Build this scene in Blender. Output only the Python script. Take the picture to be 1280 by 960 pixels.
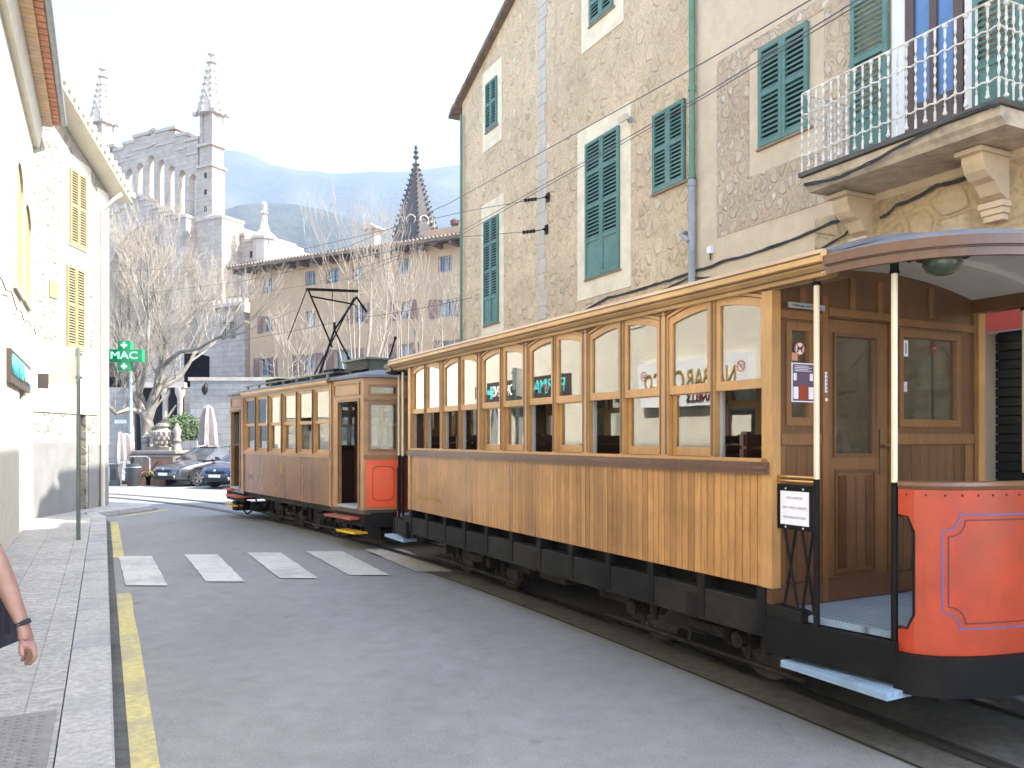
import bpy, bmesh, math, random
from mathutils import Vector, Matrix, geometry
R = math.radians
for o in list(bpy.data.objects): bpy.data.objects.remove(o)
SC = bpy.context.scene
COL = SC.collection
# ---------------------------------------------------------------- camera
EYE, F = 1.70, 1024.0
cd = bpy.data.cameras.new("camera"); cam = bpy.data.objects.new("camera", cd); COL.objects.link(cam)
cam.location = (0, 0, EYE); cam.rotation_euler = (R(90), 0, 0)
cd.sensor_width = 36; cd.lens = 36 * F / 1280; cd.shift_y = 68 / 1280; cd.clip_start = .05; cd.clip_end = 9000
SC.camera = cam
# ---------------------------------------------------------------- light
SUN_EL, SUN = R(46), Vector((.995, -.10))
w = bpy.data.worlds.new("World"); SC.world = w; w.use_nodes = True
nt = w.node_tree; nt.nodes.clear()
sky = nt.nodes.new('ShaderNodeTexSky'); sky.sky_type = 'NISHITA'; sky.sun_disc = False
sky.sun_elevation = SUN_EL; sky.sun_rotation = math.atan2(SUN.x, SUN.y); sky.dust_density = 2.5; sky.air_density = 1.0
sky.ozone_density = .8
bg = nt.nodes.new('ShaderNodeBackground'); bg.inputs[1].default_value = .15
wo = nt.nodes.new('ShaderNodeOutputWorld')
nt.links.new(sky.outputs[0], bg.inputs[0]); nt.links.new(bg.outputs[0], wo.inputs[0])
sl = bpy.data.lights.new("sun", 'SUN'); sl.energy = 4.0; sl.angle = R(.53); sl.color = (1, .94, .84)
so = bpy.data.objects.new("sun", sl); COL.objects.link(so); so.location = (30, 0, 60)
sd = Vector((SUN.x * math.cos(SUN_EL), SUN.y * math.cos(SUN_EL), math.sin(SUN_EL)))
so.rotation_euler = sd.to_track_quat('Z', 'Y').to_euler()
SC.view_settings.view_transform = 'Standard'; SC.view_settings.look = 'None'
SC.view_settings.exposure = 2.62; SC.view_settings.gamma = 1
SC.render.engine = 'CYCLES'
cy = SC.cycles
cy.max_bounces = 8; cy.diffuse_bounces = 4; cy.glossy_bounces = 4; cy.transmission_bounces = 4; cy.transparent_max_bounces = 24
cy.volume_bounces = 0; cy.use_denoising = True; cy.sample_clamp_indirect = 6
try: cy.denoiser = 'OPENIMAGEDENOISE'
except Exception: pass

# ---------------------------------------------------------------- materials
def nodes(name):
    m = bpy.data.materials.new(name); m.use_nodes = True
    t = m.node_tree; t.nodes.clear()
    out = t.nodes.new('ShaderNodeOutputMaterial'); b = t.nodes.new('ShaderNodeBsdfPrincipled')
    t.links.new(b.outputs[0], out.inputs[0])
    return m, t, b
class NT:
    def __init__(s, t): s.t = t
    def n(s, typ, **kw):
        x = s.t.nodes.new(typ)
        for k, v in kw.items():
            if k.startswith('i_'):
                key = k[2:]; key = int(key) if key.isdigit() else key.replace('_', ' ')
                if isinstance(v, bpy.types.NodeSocket): s.t.links.new(v, x.inputs[key])
                else: x.inputs[key].default_value = v
            else: setattr(x, k, v)
        return x
    def coord(s, sc=(1, 1, 1), kind='Object'):
        c = s.n('ShaderNodeTexCoord'); mp = s.n('ShaderNodeMapping', i_Scale=sc)
        s.t.links.new(c.outputs[kind], mp.inputs[0]); return mp.outputs[0]
    def noise(s, vec, scale, detail=4, rough=.6, dist=0):
        x = s.n('ShaderNodeTexNoise', i_Scale=scale, i_Detail=detail, i_Roughness=rough, i_Distortion=dist)
        s.t.links.new(vec, x.inputs['Vector']); return x.outputs['Fac']
    def ramp(s, fac, stops):
        x = s.n('ShaderNodeValToRGB'); s.t.links.new(fac, x.inputs[0]); e = x.color_ramp.elements
        while len(e) < len(stops): e.new(.5)
        for q, (p, c) in zip(e, stops):
            q.position = p; q.color = (*c, 1) if hasattr(c, '__len__') else (c, c, c, 1)
        return x.outputs[0]
    def mix(s, fac, a, b, mode='MIX'):
        x = s.n('ShaderNodeMix', data_type='RGBA', blend_type=mode)
        for k, v in ((0, fac), (6, a), (7, b)):
            if isinstance(v, bpy.types.NodeSocket): s.t.links.new(v, x.inputs[k])
            elif k == 0: x.inputs[0].default_value = v
            else: x.inputs[k].default_value = (*v, 1)
        return x.outputs[2]
    def math(s, op, a, b=0.0, c=None):
        x = s.n('ShaderNodeMath', operation=op)
        for k, v in ((0, a), (1, b), (2, c)):
            if v is None: continue
            if isinstance(v, bpy.types.NodeSocket): s.t.links.new(v, x.inputs[k])
            else: x.inputs[k].default_value = v
        return x.outputs[0]
    def bump(s, h, strength, dist=.01):
        x = s.n('ShaderNodeBump', i_Strength=strength, i_Distance=dist); s.t.links.new(h, x.inputs['Height'])
        return x.outputs[0]
    def link(s, a, b): s.t.links.new(a, b)
def sc3(c, k): return tuple(min(1, x * k) for x in c)
def mat(name, col, rough=.6, metal=0, var=.18, scale=4, bump=.0, stretch=(1, 1, 1), coat=0, dirt=None):
    m, t, b = nodes(name); q = NT(t)
    v = q.coord(stretch)
    f = q.noise(v, scale, 5, .65)
    c = q.ramp(f, [(.3, sc3(col, 1 - var)), (.7, sc3(col, 1 + var))])
    if dirt:
        d = q.ramp(q.noise(q.coord((1, 1, 1)), 1.3, 6, .7), [(.48, 0.0), (.68, 1.0)])
        c = q.mix(d, c, dirt)
    q.link(c, b.inputs['Base Color'])
    b.inputs['Roughness'].default_value = rough; b.inputs['Metallic'].default_value = metal
    b.inputs['Coat Weight'].default_value = coat; b.inputs['Coat Roughness'].default_value = .12
    if bump: q.link(q.bump(q.noise(v, scale * 6, 4), bump, .01), b.inputs['Normal'])
    return m
def mat_wood(name, col, plank=0.062, along='x', coat=.35, pv=.30, rough=.38, gv=.25):
    """varnished boards: vertical planks counted along one axis, grain along z"""
    m, t, b = nodes(name); q = NT(t)
    c0 = q.n('ShaderNodeTexCoord'); sp = q.n('ShaderNodeSeparateXYZ'); q.link(c0.outputs['Object'], sp.inputs[0])
    ax = sp.outputs[{'x': 0, 'y': 1, 'z': 2}[along]]
    base = q.coord((9, 9, 1.1) if along != 'z' else (1.2, 9, 9))
    g = q.noise(base, 5, 6, .65, .6)
    c = q.ramp(g, [(.28, sc3(col, 1 - gv)), (.72, sc3(col, 1 + gv))])
    big = q.noise(q.coord((.9, .9, 1.6)), 1.2, 3)
    c = q.mix(1.0, c, q.ramp(big, [(.35, .80), (.65, 1.15)]), 'MULTIPLY')
    if plank:
        u = q.math('DIVIDE', ax, plank); fl = q.math('FLOOR', u); fr = q.math('FRACT', u)
        wn = q.n('ShaderNodeTexWhiteNoise', noise_dimensions='1D'); q.link(fl, wn.inputs['W'])
        tone = q.ramp(wn.outputs[0], [(0, (1 - pv, 1 - pv * 1.15, 1 - pv * 1.3)), (1, (1 + pv * .6, 1 + pv * .55, 1 + pv * .4))])
        c = q.mix(1.0, c, tone, 'MULTIPLY')
        edge = q.math('MINIMUM', fr, q.math('SUBTRACT', 1.0, fr))
        gr = q.ramp(edge, [(.0, .25), (.06, 1.0)])
        c = q.mix(1.0, c, q.ramp(edge, [(.0, .25), (.085, 1.0)]), 'MULTIPLY')
        q.link(q.bump(gr, .6, .004), b.inputs['Normal'])
        q.link(q.ramp(wn.outputs[0], [(0, rough - .12), (1, rough + .12)]), b.inputs['Roughness'])
    else:
        b.inputs['Roughness'].default_value = rough
    q.link(c, b.inputs['Base Color'])
    b.inputs['Coat Weight'].default_value = coat; b.inputs['Coat Roughness'].default_value = .15
    return m
def mat_rubble(name, stones, mortar, scale=(2.6, 1, 3.6), edge=.045, bump=.5, soft=.0, stain=None):
    m, t, b = nodes(name); q = NT(t)
    v = q.coord(scale)
    dv = q.n('ShaderNodeTexNoise', i_Scale=1.8, i_Detail=3); q.link(v, dv.inputs['Vector'])
    v2 = q.n('ShaderNodeMixRGB', blend_type='ADD', i_Fac=.32); q.link(v, v2.inputs[1]); q.link(dv.outputs['Color'], v2.inputs[2])
    vo = q.n('ShaderNodeTexVoronoi', feature='DISTANCE_TO_EDGE', i_Scale=1.0); q.link(v2.outputs[0], vo.inputs['Vector'])
    vc = q.n('ShaderNodeTexVoronoi', feature='F1', i_Scale=1.0); q.link(v2.outputs[0], vc.inputs['Vector'])
    ch = q.n('ShaderNodeSeparateColor'); q.link(vc.outputs['Color'], ch.inputs[0])
    n = len(stones)
    st = q.ramp(ch.outputs[0], [(i / max(1, n - 1), s) for i, s in enumerate(stones)])
    st = q.mix(.6, st, q.ramp(q.noise(q.coord((1, 1, 1)), 14, 6, .7), [(.3, .62), (.7, 1.3)]), 'MULTIPLY')
    mo = q.mix(.6, mortar, q.ramp(q.noise(q.coord((1, 1, 1)), 22, 6, .75), [(.3, .7), (.7, 1.25)]), 'MULTIPLY')
    # some stones stay buried under mortar
    bury = q.ramp(ch.outputs[1], [(.35, 0.0), (.6, 1.0)])
    mask = q.ramp(vo.outputs['Distance'], [(edge, 0.0), (edge + .05 + soft, 1.0)])
    mask = q.math('MULTIPLY', mask, q.ramp(vc.outputs['Distance'], [(.40, 1.0), (.56, 0.0)]))
    mask2 = q.math('MULTIPLY', mask, q.math('ADD', q.math('MULTIPLY', bury, .7), .3))
    c = q.mix(mask2, mo, st)
    lg = q.ramp(q.noise(q.coord((.35, 1, .5)), 1.4, 5, .6), [(.3, .80), (.7, 1.12)])
    c = q.mix(1.0, c, lg, 'MULTIPLY')
    if stain: c = q.mix(q.ramp(q.noise(q.coord((2.5, 1, .35)), 1.1, 6, .7), [(.55, 0.0), (.75, .6)]), c, stain)
    rim = q.ramp(vo.outputs['Distance'], [(edge * .4, 1.0), (edge + .03, .80), (edge + .09, 1.0)])
    c = q.mix(1.0, c, rim, 'MULTIPLY'); q.link(c, b.inputs['Base Color']); b.inputs['Roughness'].default_value = .9
    h = q.math('ADD', q.math('MULTIPLY', mask, 1.0), q.noise(q.coord((1, 1, 1)), 30, 5, .7))
    q.link(q.bump(h, bump, .03), b.inputs['Normal'])
    return m
def mat_ashlar(name, c1, c2, mortar, bw=.7, bh=.32, bump=.4, vertical_axis='z'):
    m, t, b = nodes(name); q = NT(t)
    c0 = q.n('ShaderNodeTexCoord'); sp = q.n('ShaderNodeSeparateXYZ'); q.link(c0.outputs['Object'], sp.inputs[0])
    cb = q.n('ShaderNodeCombineXYZ'); q.link(q.math('ADD', sp.outputs[0], sp.outputs[1]), cb.inputs[0]); q.link(sp.outputs[2], cb.inputs[1])
    br = q.n('ShaderNodeTexBrick', i_Color1=(*c1, 1), i_Color2=(*c2, 1), i_Mortar=(*mortar, 1), i_Scale=1.0)
    br.inputs['Mortar Size'].default_value = .018; br.inputs['Brick Width'].default_value = bw; br.inputs['Row Height'].default_value = bh
    br.inputs['Bias'].default_value = 0
    q.link(cb.outputs[0], br.inputs['Vector'])
    c = q.mix(.8, br.outputs['Color'], q.ramp(q.noise(q.coord((1, 1, 1)), 1.1, 8, .7), [(.3, .70), (.7, 1.2)]), 'MULTIPLY')
    q.link(c, b.inputs['Base Color']); b.inputs['Roughness'].default_value = .9
    h = q.math('SUBTRACT', q.noise(q.coord((1, 1, 1)), 12, 5, .7), q.math('MULTIPLY', br.outputs['Fac'], .8))
    q.link(q.bump(h, bump, .03), b.inputs['Normal'])
    return m
def mat_glass(name, tint=(.82, .86, .84), k=1.5, ior=1.52, rough=.0):
    m = bpy.data.materials.new(name); m.use_nodes = True; t = m.node_tree; t.nodes.clear(); q = NT(t)
    out = q.n('ShaderNodeOutputMaterial'); tr = q.n('ShaderNodeBsdfTransparent', i_Color=(*tint, 1))
    gl = q.n('ShaderNodeBsdfGlossy', i_Color=(1, 1, 1, 1), i_Roughness=rough)
    wv = q.noise(q.coord((1, 1, 1)), 2.2, 2)
    q.link(q.bump(wv, .03, .02), gl.inputs['Normal'])
    fr = q.n('ShaderNodeFresnel', i_IOR=ior)
    f = q.math('MINIMUM', q.math('MULTIPLY', fr.outputs[0], k), .95)
    mx = q.n('ShaderNodeMixShader'); q.link(f, mx.inputs[0]); q.link(tr.outputs[0], mx.inputs[1]); q.link(gl.outputs[0], mx.inputs[2])
    q.link(mx.outputs[0], out.inputs[0]); return m
def mat_asphalt():
    m, t, b = nodes("asphalt"); q = NT(t)
    v = q.coord()
    fine = q.noise(v, 95, 5, .8); mid = q.noise(v, 5, 6, .7); big = q.noise(q.coord((.5, .22, 1)), .9, 5, .6)
    c = q.ramp(fine, [(.3, (.12, .124, .128)), (.7, (.295, .298, .298))])
    c = q.mix(1.0, c, q.ramp(mid, [(.3, .86), (.7, 1.10)]), 'MULTIPLY')
    c = q.mix(1.0, c, q.ramp(big, [(.3, .80), (.7, 1.14)]), 'MULTIPLY')
    # dark worn spots and hairline cracks
    sp = q.ramp(q.noise(v, 1.7, 7, .62), [(.64, 0.0), (.72, .5)])
    c = q.mix(sp, c, (.07, .07, .07))
    sp2 = q.ramp(q.noise(v, 22, 3, .6), [(.68, 0.0), (.74, .35)])
    c = q.mix(sp2, c, (.06, .06, .062))
    vo = q.n('ShaderNodeTexVoronoi', feature='DISTANCE_TO_EDGE', i_Scale=.42)
    dn = q.n('ShaderNodeTexNoise', i_Scale=2.2, i_Detail=7); q.link(v, dn.inputs['Vector'])
    vv = q.n('ShaderNodeMixRGB', blend_type='ADD', i_Fac=.6); q.link(v, vv.inputs[1]); q.link(dn.outputs['Color'], vv.inputs[2])
    q.link(vv.outputs[0], vo.inputs['Vector'])
    cr = q.ramp(vo.outputs['Distance'], [(.0, .55), (.006, 0.0)])
    c = q.mix(q.math('MULTIPLY', cr, .25), c, (.06, .06, .06))
    q.link(c, b.inputs['Base Color']); b.inputs['Roughness'].default_value = .78
    q.link(q.bump(fine, .5, .004), b.inputs['Normal'])
    return m
def mat_paving():
    m, t, b = nodes("pavement_stone"); q = NT(t)
    def rc(sc):
        c_ = q.n('ShaderNodeTexCoord'); m_ = q.n('ShaderNodeMapping', i_Rotation=(0, 0, -R(116.5)), i_Scale=sc); q.link(c_.outputs['Object'], m_.inputs[0]); r_ = q.n('ShaderNodeVectorMath', operation='MULTIPLY'); r_.inputs[1].default_value = sc; c2 = q.n('ShaderNodeMapping', i_Rotation=(0, 0, -R(116.5))); q.link(c_.outputs['Object'], c2.inputs[0]); q.link(c2.outputs[0], r_.inputs[0]); return r_.outputs[0]
    v = rc((7.0, 3.6, 1)); f = q.noise(v, 3.0, 7, .78, 1.4)
    c = q.ramp(f, [(.3, (.20, .20, .195)), (.5, (.33, .33, .315)), (.70, (.62, .60, .55))])
    br = q.n('ShaderNodeTexBrick', i_Color1=(1, 1, 1, 1), i_Color2=(.86, .87, .88, 1), i_Mortar=(.60, .60, .60, 1), i_Scale=1.0)
    br.inputs['Mortar Size'].default_value = .005; br.inputs['Brick Width'].default_value = .62; br.inputs['Row Height'].default_value = .41
    q.link(rc((1, 1, 1)), br.inputs['Vector'])
    c = q.mix(1.0, c, br.outputs['Color'], 'MULTIPLY')
    c = q.mix(1.0, c, q.ramp(q.noise(q.coord(), .8, 4), [(.3, .85), (.7, 1.12)]), 'MULTIPLY')
    q.link(c, b.inputs['Base Color']); q.link(q.ramp(f, [(.3, .75), (.7, .42)]), b.inputs['Roughness'])
    q.link(q.bump(q.math('SUBTRACT', f, q.math('MULTIPLY', br.outputs['Fac'], .4)), .9, .012), b.inputs['Normal'])
    return m
MT = {}
MT['asphalt'] = mat_asphalt(); MT['paving'] = mat_paving()
MT['kerb'] = mat('kerb_granite', (.335, .335, .33), .7, var=.3, scale=28, bump=.3, dirt=(.25, .255, .26))
MT['tactile'] = mat('tactile_metal', (.17, .17, .17), .6, var=.2, scale=8, bump=.2)
MT['white_paint'] = mat('road_white', (.46, .46, .44), .6, var=.18, scale=18, bump=.2, dirt=(.30, .30, .30))
MT['yellow_paint'] = mat('road_yellow', (.44, .385, .15), .65, var=.25, scale=22, bump=.2, dirt=(.25, .24, .17))
MT['bed'] = mat('track_concrete', (.095, .092, .084), .85, var=.35, scale=14, bump=.3, dirt=(.045, .042, .038))  # dark concrete, toned down further as contact shadow under the trams
MT['rail'] = mat('rail_steel', (.30, .28, .26), .35, .9, var=.3, scale=6)
MT['groove'] = mat('groove_dark', (.012, .011, .01), .9)
MT['wood'] = mat_wood('varnished_boards', (.405, .208, .066), .066, pv=.25)
MT['wood_plain'] = mat_wood('varnished_frame', (.42, .235, .088), 0, coat=.3, gv=.16)
MT['wood_cornice_lit'] = mat_wood('cornice_varnish_lit', (.52, .33, .14), 0, coat=.3, along='z', gv=.12)  # varnish tone lightened for sunlight bounced up from the street
MT['wood_dark'] = mat_wood('brown_varnish', (.115, .052, .021), 0, coat=.3, gv=.2)
MT['wood_dark_boards'] = mat_wood('brown_boards', (.125, .058, .024), .09, along='y')
MT['wood_red'] = mat_wood('red_brown_rail', (.105, .047, .028), 0, coat=.4, gv=.2)
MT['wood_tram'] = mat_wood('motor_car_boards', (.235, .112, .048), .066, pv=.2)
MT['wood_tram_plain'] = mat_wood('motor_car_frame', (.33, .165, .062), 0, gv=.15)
MT['slat_dark'] = mat('seat_brown', (.045, .018, .012), .35, coat=.3)
MT['black'] = mat('black_paint', (.005, .005, .006), .5, var=.35, scale=6, dirt=(.014, .012, .011))
MT['sole_grey'] = mat('grey_black_sill', (.0085, .009, .0095), .55, var=.3, scale=7, dirt=(.026, .024, .021))
MT['gear'] = mat('greasy_iron', (.022, .018, .015), .75, .2, var=.45, scale=9, bump=.3, dirt=(.055, .045, .034))
def worn_paint(k, chip):
    t = MT[k].node_tree; q = NT(t); b = [x for x in t.nodes if x.type == 'BSDF_PRINCIPLED'][0]; src = b.inputs['Base Color'].links[0].from_socket
    v = q.coord((1, 1, .6)); a = q.ramp(q.noise(v, 46, 3, .6), [(.69, 0.0), (.72, .8)]); c = q.mix(a, src, chip)
    s_ = q.ramp(q.noise(q.coord((14, 14, .8)), 4, 6, .75), [(.58, 0.0), (.80, .45)]); c = q.mix(s_, c, tuple(x * .45 for x in chip))
    q.link(c, b.inputs['Base Color']); q.link(q.ramp(q.noise(v, 3, 5, .7), [(.3, .28), (.7, .62)]), b.inputs['Roughness'])
MT['orange'] = mat('orange_enamel', (.345, .034, .006), .42, var=.20, scale=5, coat=.12, dirt=(.26, .036, .014), bump=.06)
MT['orange_hot'] = mat('orange_enamel_bright', (.80, .075, .002), .35, var=.06, scale=3, coat=.3)
worn_paint('orange', (.20, .05, .03)); worn_paint('orange_hot', (.45, .05, .01))
MT['wheel_iron'] = mat('wheel_iron', (.065, .052, .042), .6, .3, var=.4, scale=8, dirt=(.10, .085, .065))
MT['maroon'] = mat('maroon_line', (.10, .01, .02), .5)
MT['blue_line'] = mat('blue_line', (.09, .08, .22), .5)
MT['cream'] = mat('cream_paint', (.62, .56, .44), .45, var=.06)
MT['ceiling'] = mat('ceiling_white', (.50, .49, .46), .5, var=.08)
MT['roof_grey'] = mat('roof_grey', (.15, .165, .195), .6, var=.15, dirt=(.09, .09, .10))
MT['deck_blue'] = mat_wood('pale_blue_deck', (.22, .31, .42), .07, along='y', coat=0, pv=.06, rough=.6, gv=.12)
MT['step_blue'] = mat('step_blue', (.22, .33, .47), .55, var=.12, dirt=(.16, .2, .25))
MT['step_yellow'] = mat('step_yellow', (.70, .42, .02), .5, var=.1)
MT['brass'] = mat('brass', (.50, .30, .12), .3, .9, var=.1)
MT['gold'] = mat('gold_leaf', (.48, .34, .10), .4, .5, var=.1)
MT['glass'] = mat_glass('tram_glass', k=3.2, ior=1.55)
MT['glass_soft'] = mat_glass('bulkhead_glass', k=1.8, ior=1.5)
MT['glass_mid'] = mat_glass('motor_car_glass', (.8, .84, .8), k=1.9, ior=1.55)
MT['glass_house'] = mat_glass('house_glass', (.25, .3, .33), k=2.2, ior=1.6)
MT['dark_glass'] = mat('dark_glass', (.02, .025, .03), .08, coat=1, var=.1)
MT['white'] = mat('white_plastic', (.75, .75, .76), .4, var=.03)
MT['paper'] = mat('paper', (.72, .74, .86), .7, var=.02)
MT['ink'] = mat('ink', (.22, .23, .33), .7, var=.02)
MT['red_ink'] = mat('red_ink', (.45, .03, .03), .6)
MT['rubble'] = mat_rubble('rubble_wall', [(.52, .395, .24), (.70, .545, .345), (.80, .67, .475), (.60, .455, .28), (.74, .59, .385), (.52, .41, .28), (.68, .53, .36)], (.74, .565, .365), (4.3, 1, 3.9), .05, 1.0, soft=.06, stain=(.46, .38, .28))
MT['panel_stone'] = mat_rubble('panel_stones', [(.70, .62, .48), (.60, .49, .35), (.74, .69, .58), (.60, .47, .34)], (.56, .435, .30), (6.4, 1, 5.4), .10, .8, stain=(.42, .34, .26))
MT['plaster'] = mat('ochre_plaster', (.60, .485, .34), .9, var=.12, scale=3, bump=.3, dirt=(.50, .41, .29))
MT['plaster_light'] = mat('pale_surround', (.76, .67, .49), .9, var=.10, scale=5, bump=.25, dirt=(.62, .53, .38))
MT['ochre_rubble'] = mat_rubble('ochre_rubble', [(.58, .46, .29), (.46, .35, .21), (.70, .60, .44), (.54, .40, .24)], (.56, .43, .26), (2.4, 1, 3.2), .05, .9, stain=(.28, .22, .15))
MT['slab'] = mat('balcony_stone', (.55, .47, .36), .85, var=.25, scale=6, bump=.4, dirt=(.24, .20, .16))
MT['slab_edge'] = mat('slab_edge', (.09, .085, .078), .85, var=.2)
MT['green'] = mat('shutter_green', (.090, .190, .162), .65, var=.16, scale=6, dirt=(.14, .25, .215))
MT['green_pipe'] = mat('pipe_green', (.10, .21, .14), .6, var=.2, dirt=(.2, .25, .19))
MT['grey_pipe'] = mat('pipe_grey', (.30, .32, .34), .6)
MT['white_iron'] = mat('white_iron', (.68, .66, .61), .5, var=.12, scale=14, dirt=(.50, .44, .36))
MT['void'] = mat('dark_inside', (.012, .012, .014), .9)
MT['steel_shutter'] = mat('black_roller', (.012, .012, .014), .5, var=.2)
MT['awning'] = mat('red_awning', (.30, .035, .025), .8, var=.1)
MT['frame_brown'] = mat('door_brown', (.10, .065, .05), .5)
for k_ in ('black', 'gear', 'sole_grey'):
    b_ = MT[k_].node_tree.nodes['Principled BSDF'] if 'Principled BSDF' in MT[k_].node_tree.nodes else [x for x in MT[k_].node_tree.nodes if x.type == 'BSDF_PRINCIPLED'][0]
    b_.inputs['Specular IOR Level'].default_value = .18; b_.inputs['Roughness'].default_value = .62
MT['cable'] = mat('cable', (.035, .038, .042), .7)
MT['wire'] = mat('wire', (.085, .085, .085), .6)
MT['tile'] = mat('roof_tile', (.20, .14, .10), .9, var=.35, scale=6, bump=.4, dirt=(.14, .115, .10))
MT['left_wall'] = mat('left_wall', (.60, .56, .46), .9, var=.08, scale=3, bump=.2)
MT['left_stone'] = mat_rubble('left_stone', [(.30, .27, .22), (.22, .185, .14), (.36, .33, .28), (.25, .205, .155)], (.40, .37, .31), (4.4, 4.4, 4.8), .05, .8)
MT['marble'] = mat('grey_cladding', (.20, .20, .195), .5, var=.14, scale=3)
MT['soffit'] = mat_wood('soffit_wood', (.45, .27, .12), .16, along='x', coat=0)
MT['yellow_wood'] = mat('yellow_shutter', (.27, .225, .12), .6, var=.12)
MT['church'] = mat_ashlar('church_stone', (.44, .37, .305), (.385, .32, .265), (.29, .245, .20), .95, .42)
MT['church_trim'] = mat('church_trim', (.42, .36, .305), .85, var=.15, scale=2, bump=.3)
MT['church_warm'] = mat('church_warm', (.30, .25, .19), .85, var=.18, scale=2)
MT['slate'] = mat('spire_stone', (.050, .043, .042), .85, var=.25, scale=2.5, bump=.3)
MT['tan'] = mat('tan_plaster', (.44, .30, .18), .9, var=.06, scale=.6, dirt=(.40, .27, .165))
MT['timber'] = mat('eave_timber', (.11, .06, .045), .8)
MT['brown_shutter'] = mat('brown_shutter', (.20, .11, .085), .7)
MT['bark'] = mat('plane_bark', (.17, .15, .125), .9, var=.35, scale=5, bump=.4, dirt=(.27, .255, .22))
MT['twig'] = mat('pale_twig', (.27, .235, .19), .9, var=.25, scale=2)
MT['stone_f'] = mat('fountain_stone', (.25, .22, .19), .85, var=.2, scale=5, bump=.3)
MT['pink_f'] = mat('fountain_pink', (.30, .17, .11), .7, var=.2, scale=3)
MT['canvas'] = mat('umbrella_canvas', (.30, .255, .245), .9, var=.06)
MT['leaf'] = mat('leaf_green', (.06, .095, .03), .6, var=.5, scale=3)
MT['sky_reflection'] = mat('sky_reflection_pane', (.09, .19, .38), .15, coat=.5, var=.15)  # the blue stands in for sky reflected in the glass
MT['car_void'] = MT['void']
MT['flower'] = mat('flower_red', (.5, .04, .04), .6)
MT['flower2'] = mat('flower_yellow', (.6, .45, .04), .6)
MT['terra'] = mat('terracotta', (.30, .15, .10), .8)
MT['bin'] = mat('bin_dark', (.03, .032, .035), .5)
MT['teal_pole'] = mat('teal_pole', (.25, .36, .36), .5)
MT['cross'] = mat('cross_green', (.004, .22, .10), .35, var=.05)
MT['pole_green'] = mat('pole_grey_green', (.12, .15, .13), .5, dirt=(.2, .2, .18))
MT['sign_pale'] = mat('sign_pale', (.60, .60, .54), .5)
MT['tyre'] = mat('tyre', (.015, .015, .015), .8)
MT['rim'] = mat('rim', (.45, .46, .48), .3, .8)
MT['car_grey'] = mat('car_grey', (.085, .088, .10), .25, .6, var=.03, coat=1)
MT['car_blue'] = mat('car_blue', (.010, .028, .085), .25, .4, var=.03, coat=1)
MT['car_white'] = mat('car_white', (.60, .64, .68), .3, 0, var=.03, coat=1)
MT['lens'] = mat('headlamp', (.62, .65, .68), .12, .3, coat=1)
MT['skin'] = mat('skin', (.235, .145, .120), .55, var=.16, scale=14, bump=.25, dirt=(.215, .115, .098))
MT['navy'] = mat('navy_cloth', (.015, .015, .03), .9)
MT['shirt'] = mat('black_shirt', (.02, .022, .035), .9, bump=.3)
MT['hair'] = mat('brown_hair', (.05, .03, .02), .7)
MT['cyan'] = mat('sign_cyan', (.10, .58, .58), .5, var=.03)
MT['signband'] = mat('sign_band', (.055, .04, .035), .5, var=.05)
MT['wood_plain_mid'] = mat_wood('bulkhead_frame', (.185, .088, .031), 0, coat=.3, gv=.2)
MT['wood_door'] = mat_wood('door_wood', (.165, .078, .030), 0, coat=.3, gv=.2)
MT['brass_dull'] = mat('dull_brass', (.22, .16, .09), .4, .8)
MT['lamp_green'] = mat('lamp_glass_green', (.07, .10, .07), .15, coat=.6)
MT['ink_dark'] = mat('notice_dark', (.10, .06, .11), .5)
MT['blue_plug'] = mat('blue_plug', (.02, .08, .45), .4)
MT['step_orange'] = mat('step_orange', (.45, .10, .05), .6, var=.2, dirt=(.2, .08, .05))
MT['flesh_sticker'] = mat('orange_sticker', (.60, .28, .18), .6)
MT['arch_frame'] = mat('arch_frame', (.40, .34, .25), .8)
MT['sill_brown'] = mat('sill_brown', (.26, .21, .14), .8)
MT['slab_pale'] = mat('quoin_stone', (.50, .46, .38), .85, var=.15, scale=6, bump=.3)
MT['tile_red'] = mat('tile_red', (.46, .20, .12), .85, var=.2)
MT['house_pane'] = mat('house_pane', (.15, .165, .185), .25, coat=.6, var=.3, scale=3)
MT['church_grey'] = mat_ashlar('grey_ashlar', (.30, .285, .265), (.25, .24, .225), (.18, .17, .16), .8, .4)
MT['grey_pipe_dark'] = mat('grey_dark', (.09, .09, .095), .6)
MT['car_glass'] = mat('car_glass', (.03, .04, .05), .06, coat=1, var=.1)
MT['rim_dark'] = mat('rim_dark', (.05, .05, .055), .5)
HAZE_D = .00085
def mat_emit(name, col, s, base=None):
    m, t, b = nodes(name); b.inputs['Base Color'].default_value = (*(base or col), 1)
    b.inputs['Emission Color'].default_value = (*col, 1); b.inputs['Emission Strength'].default_value = s; return m
MT['led'] = mat_emit('green_leds', (.25, .9, .55), .35)
def mat_mount():
    m, t, b = nodes('mountain'); q = NT(t); v = q.coord((1, 1, 1.6))
    f = q.noise(v, .012, 10, .68)
    q.link(q.ramp(f, [(.35, (.018, .026, .022)), (.52, (.045, .052, .044)), (.70, (.085, .082, .078))]), b.inputs['Base Color'])
    b.inputs['Roughness'].default_value = .95
    q.link(q.bump(q.noise(v, .05, 8, .7), 1, 6), b.inputs['Normal']); return m
MT['mount'] = mat_mount()

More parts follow.
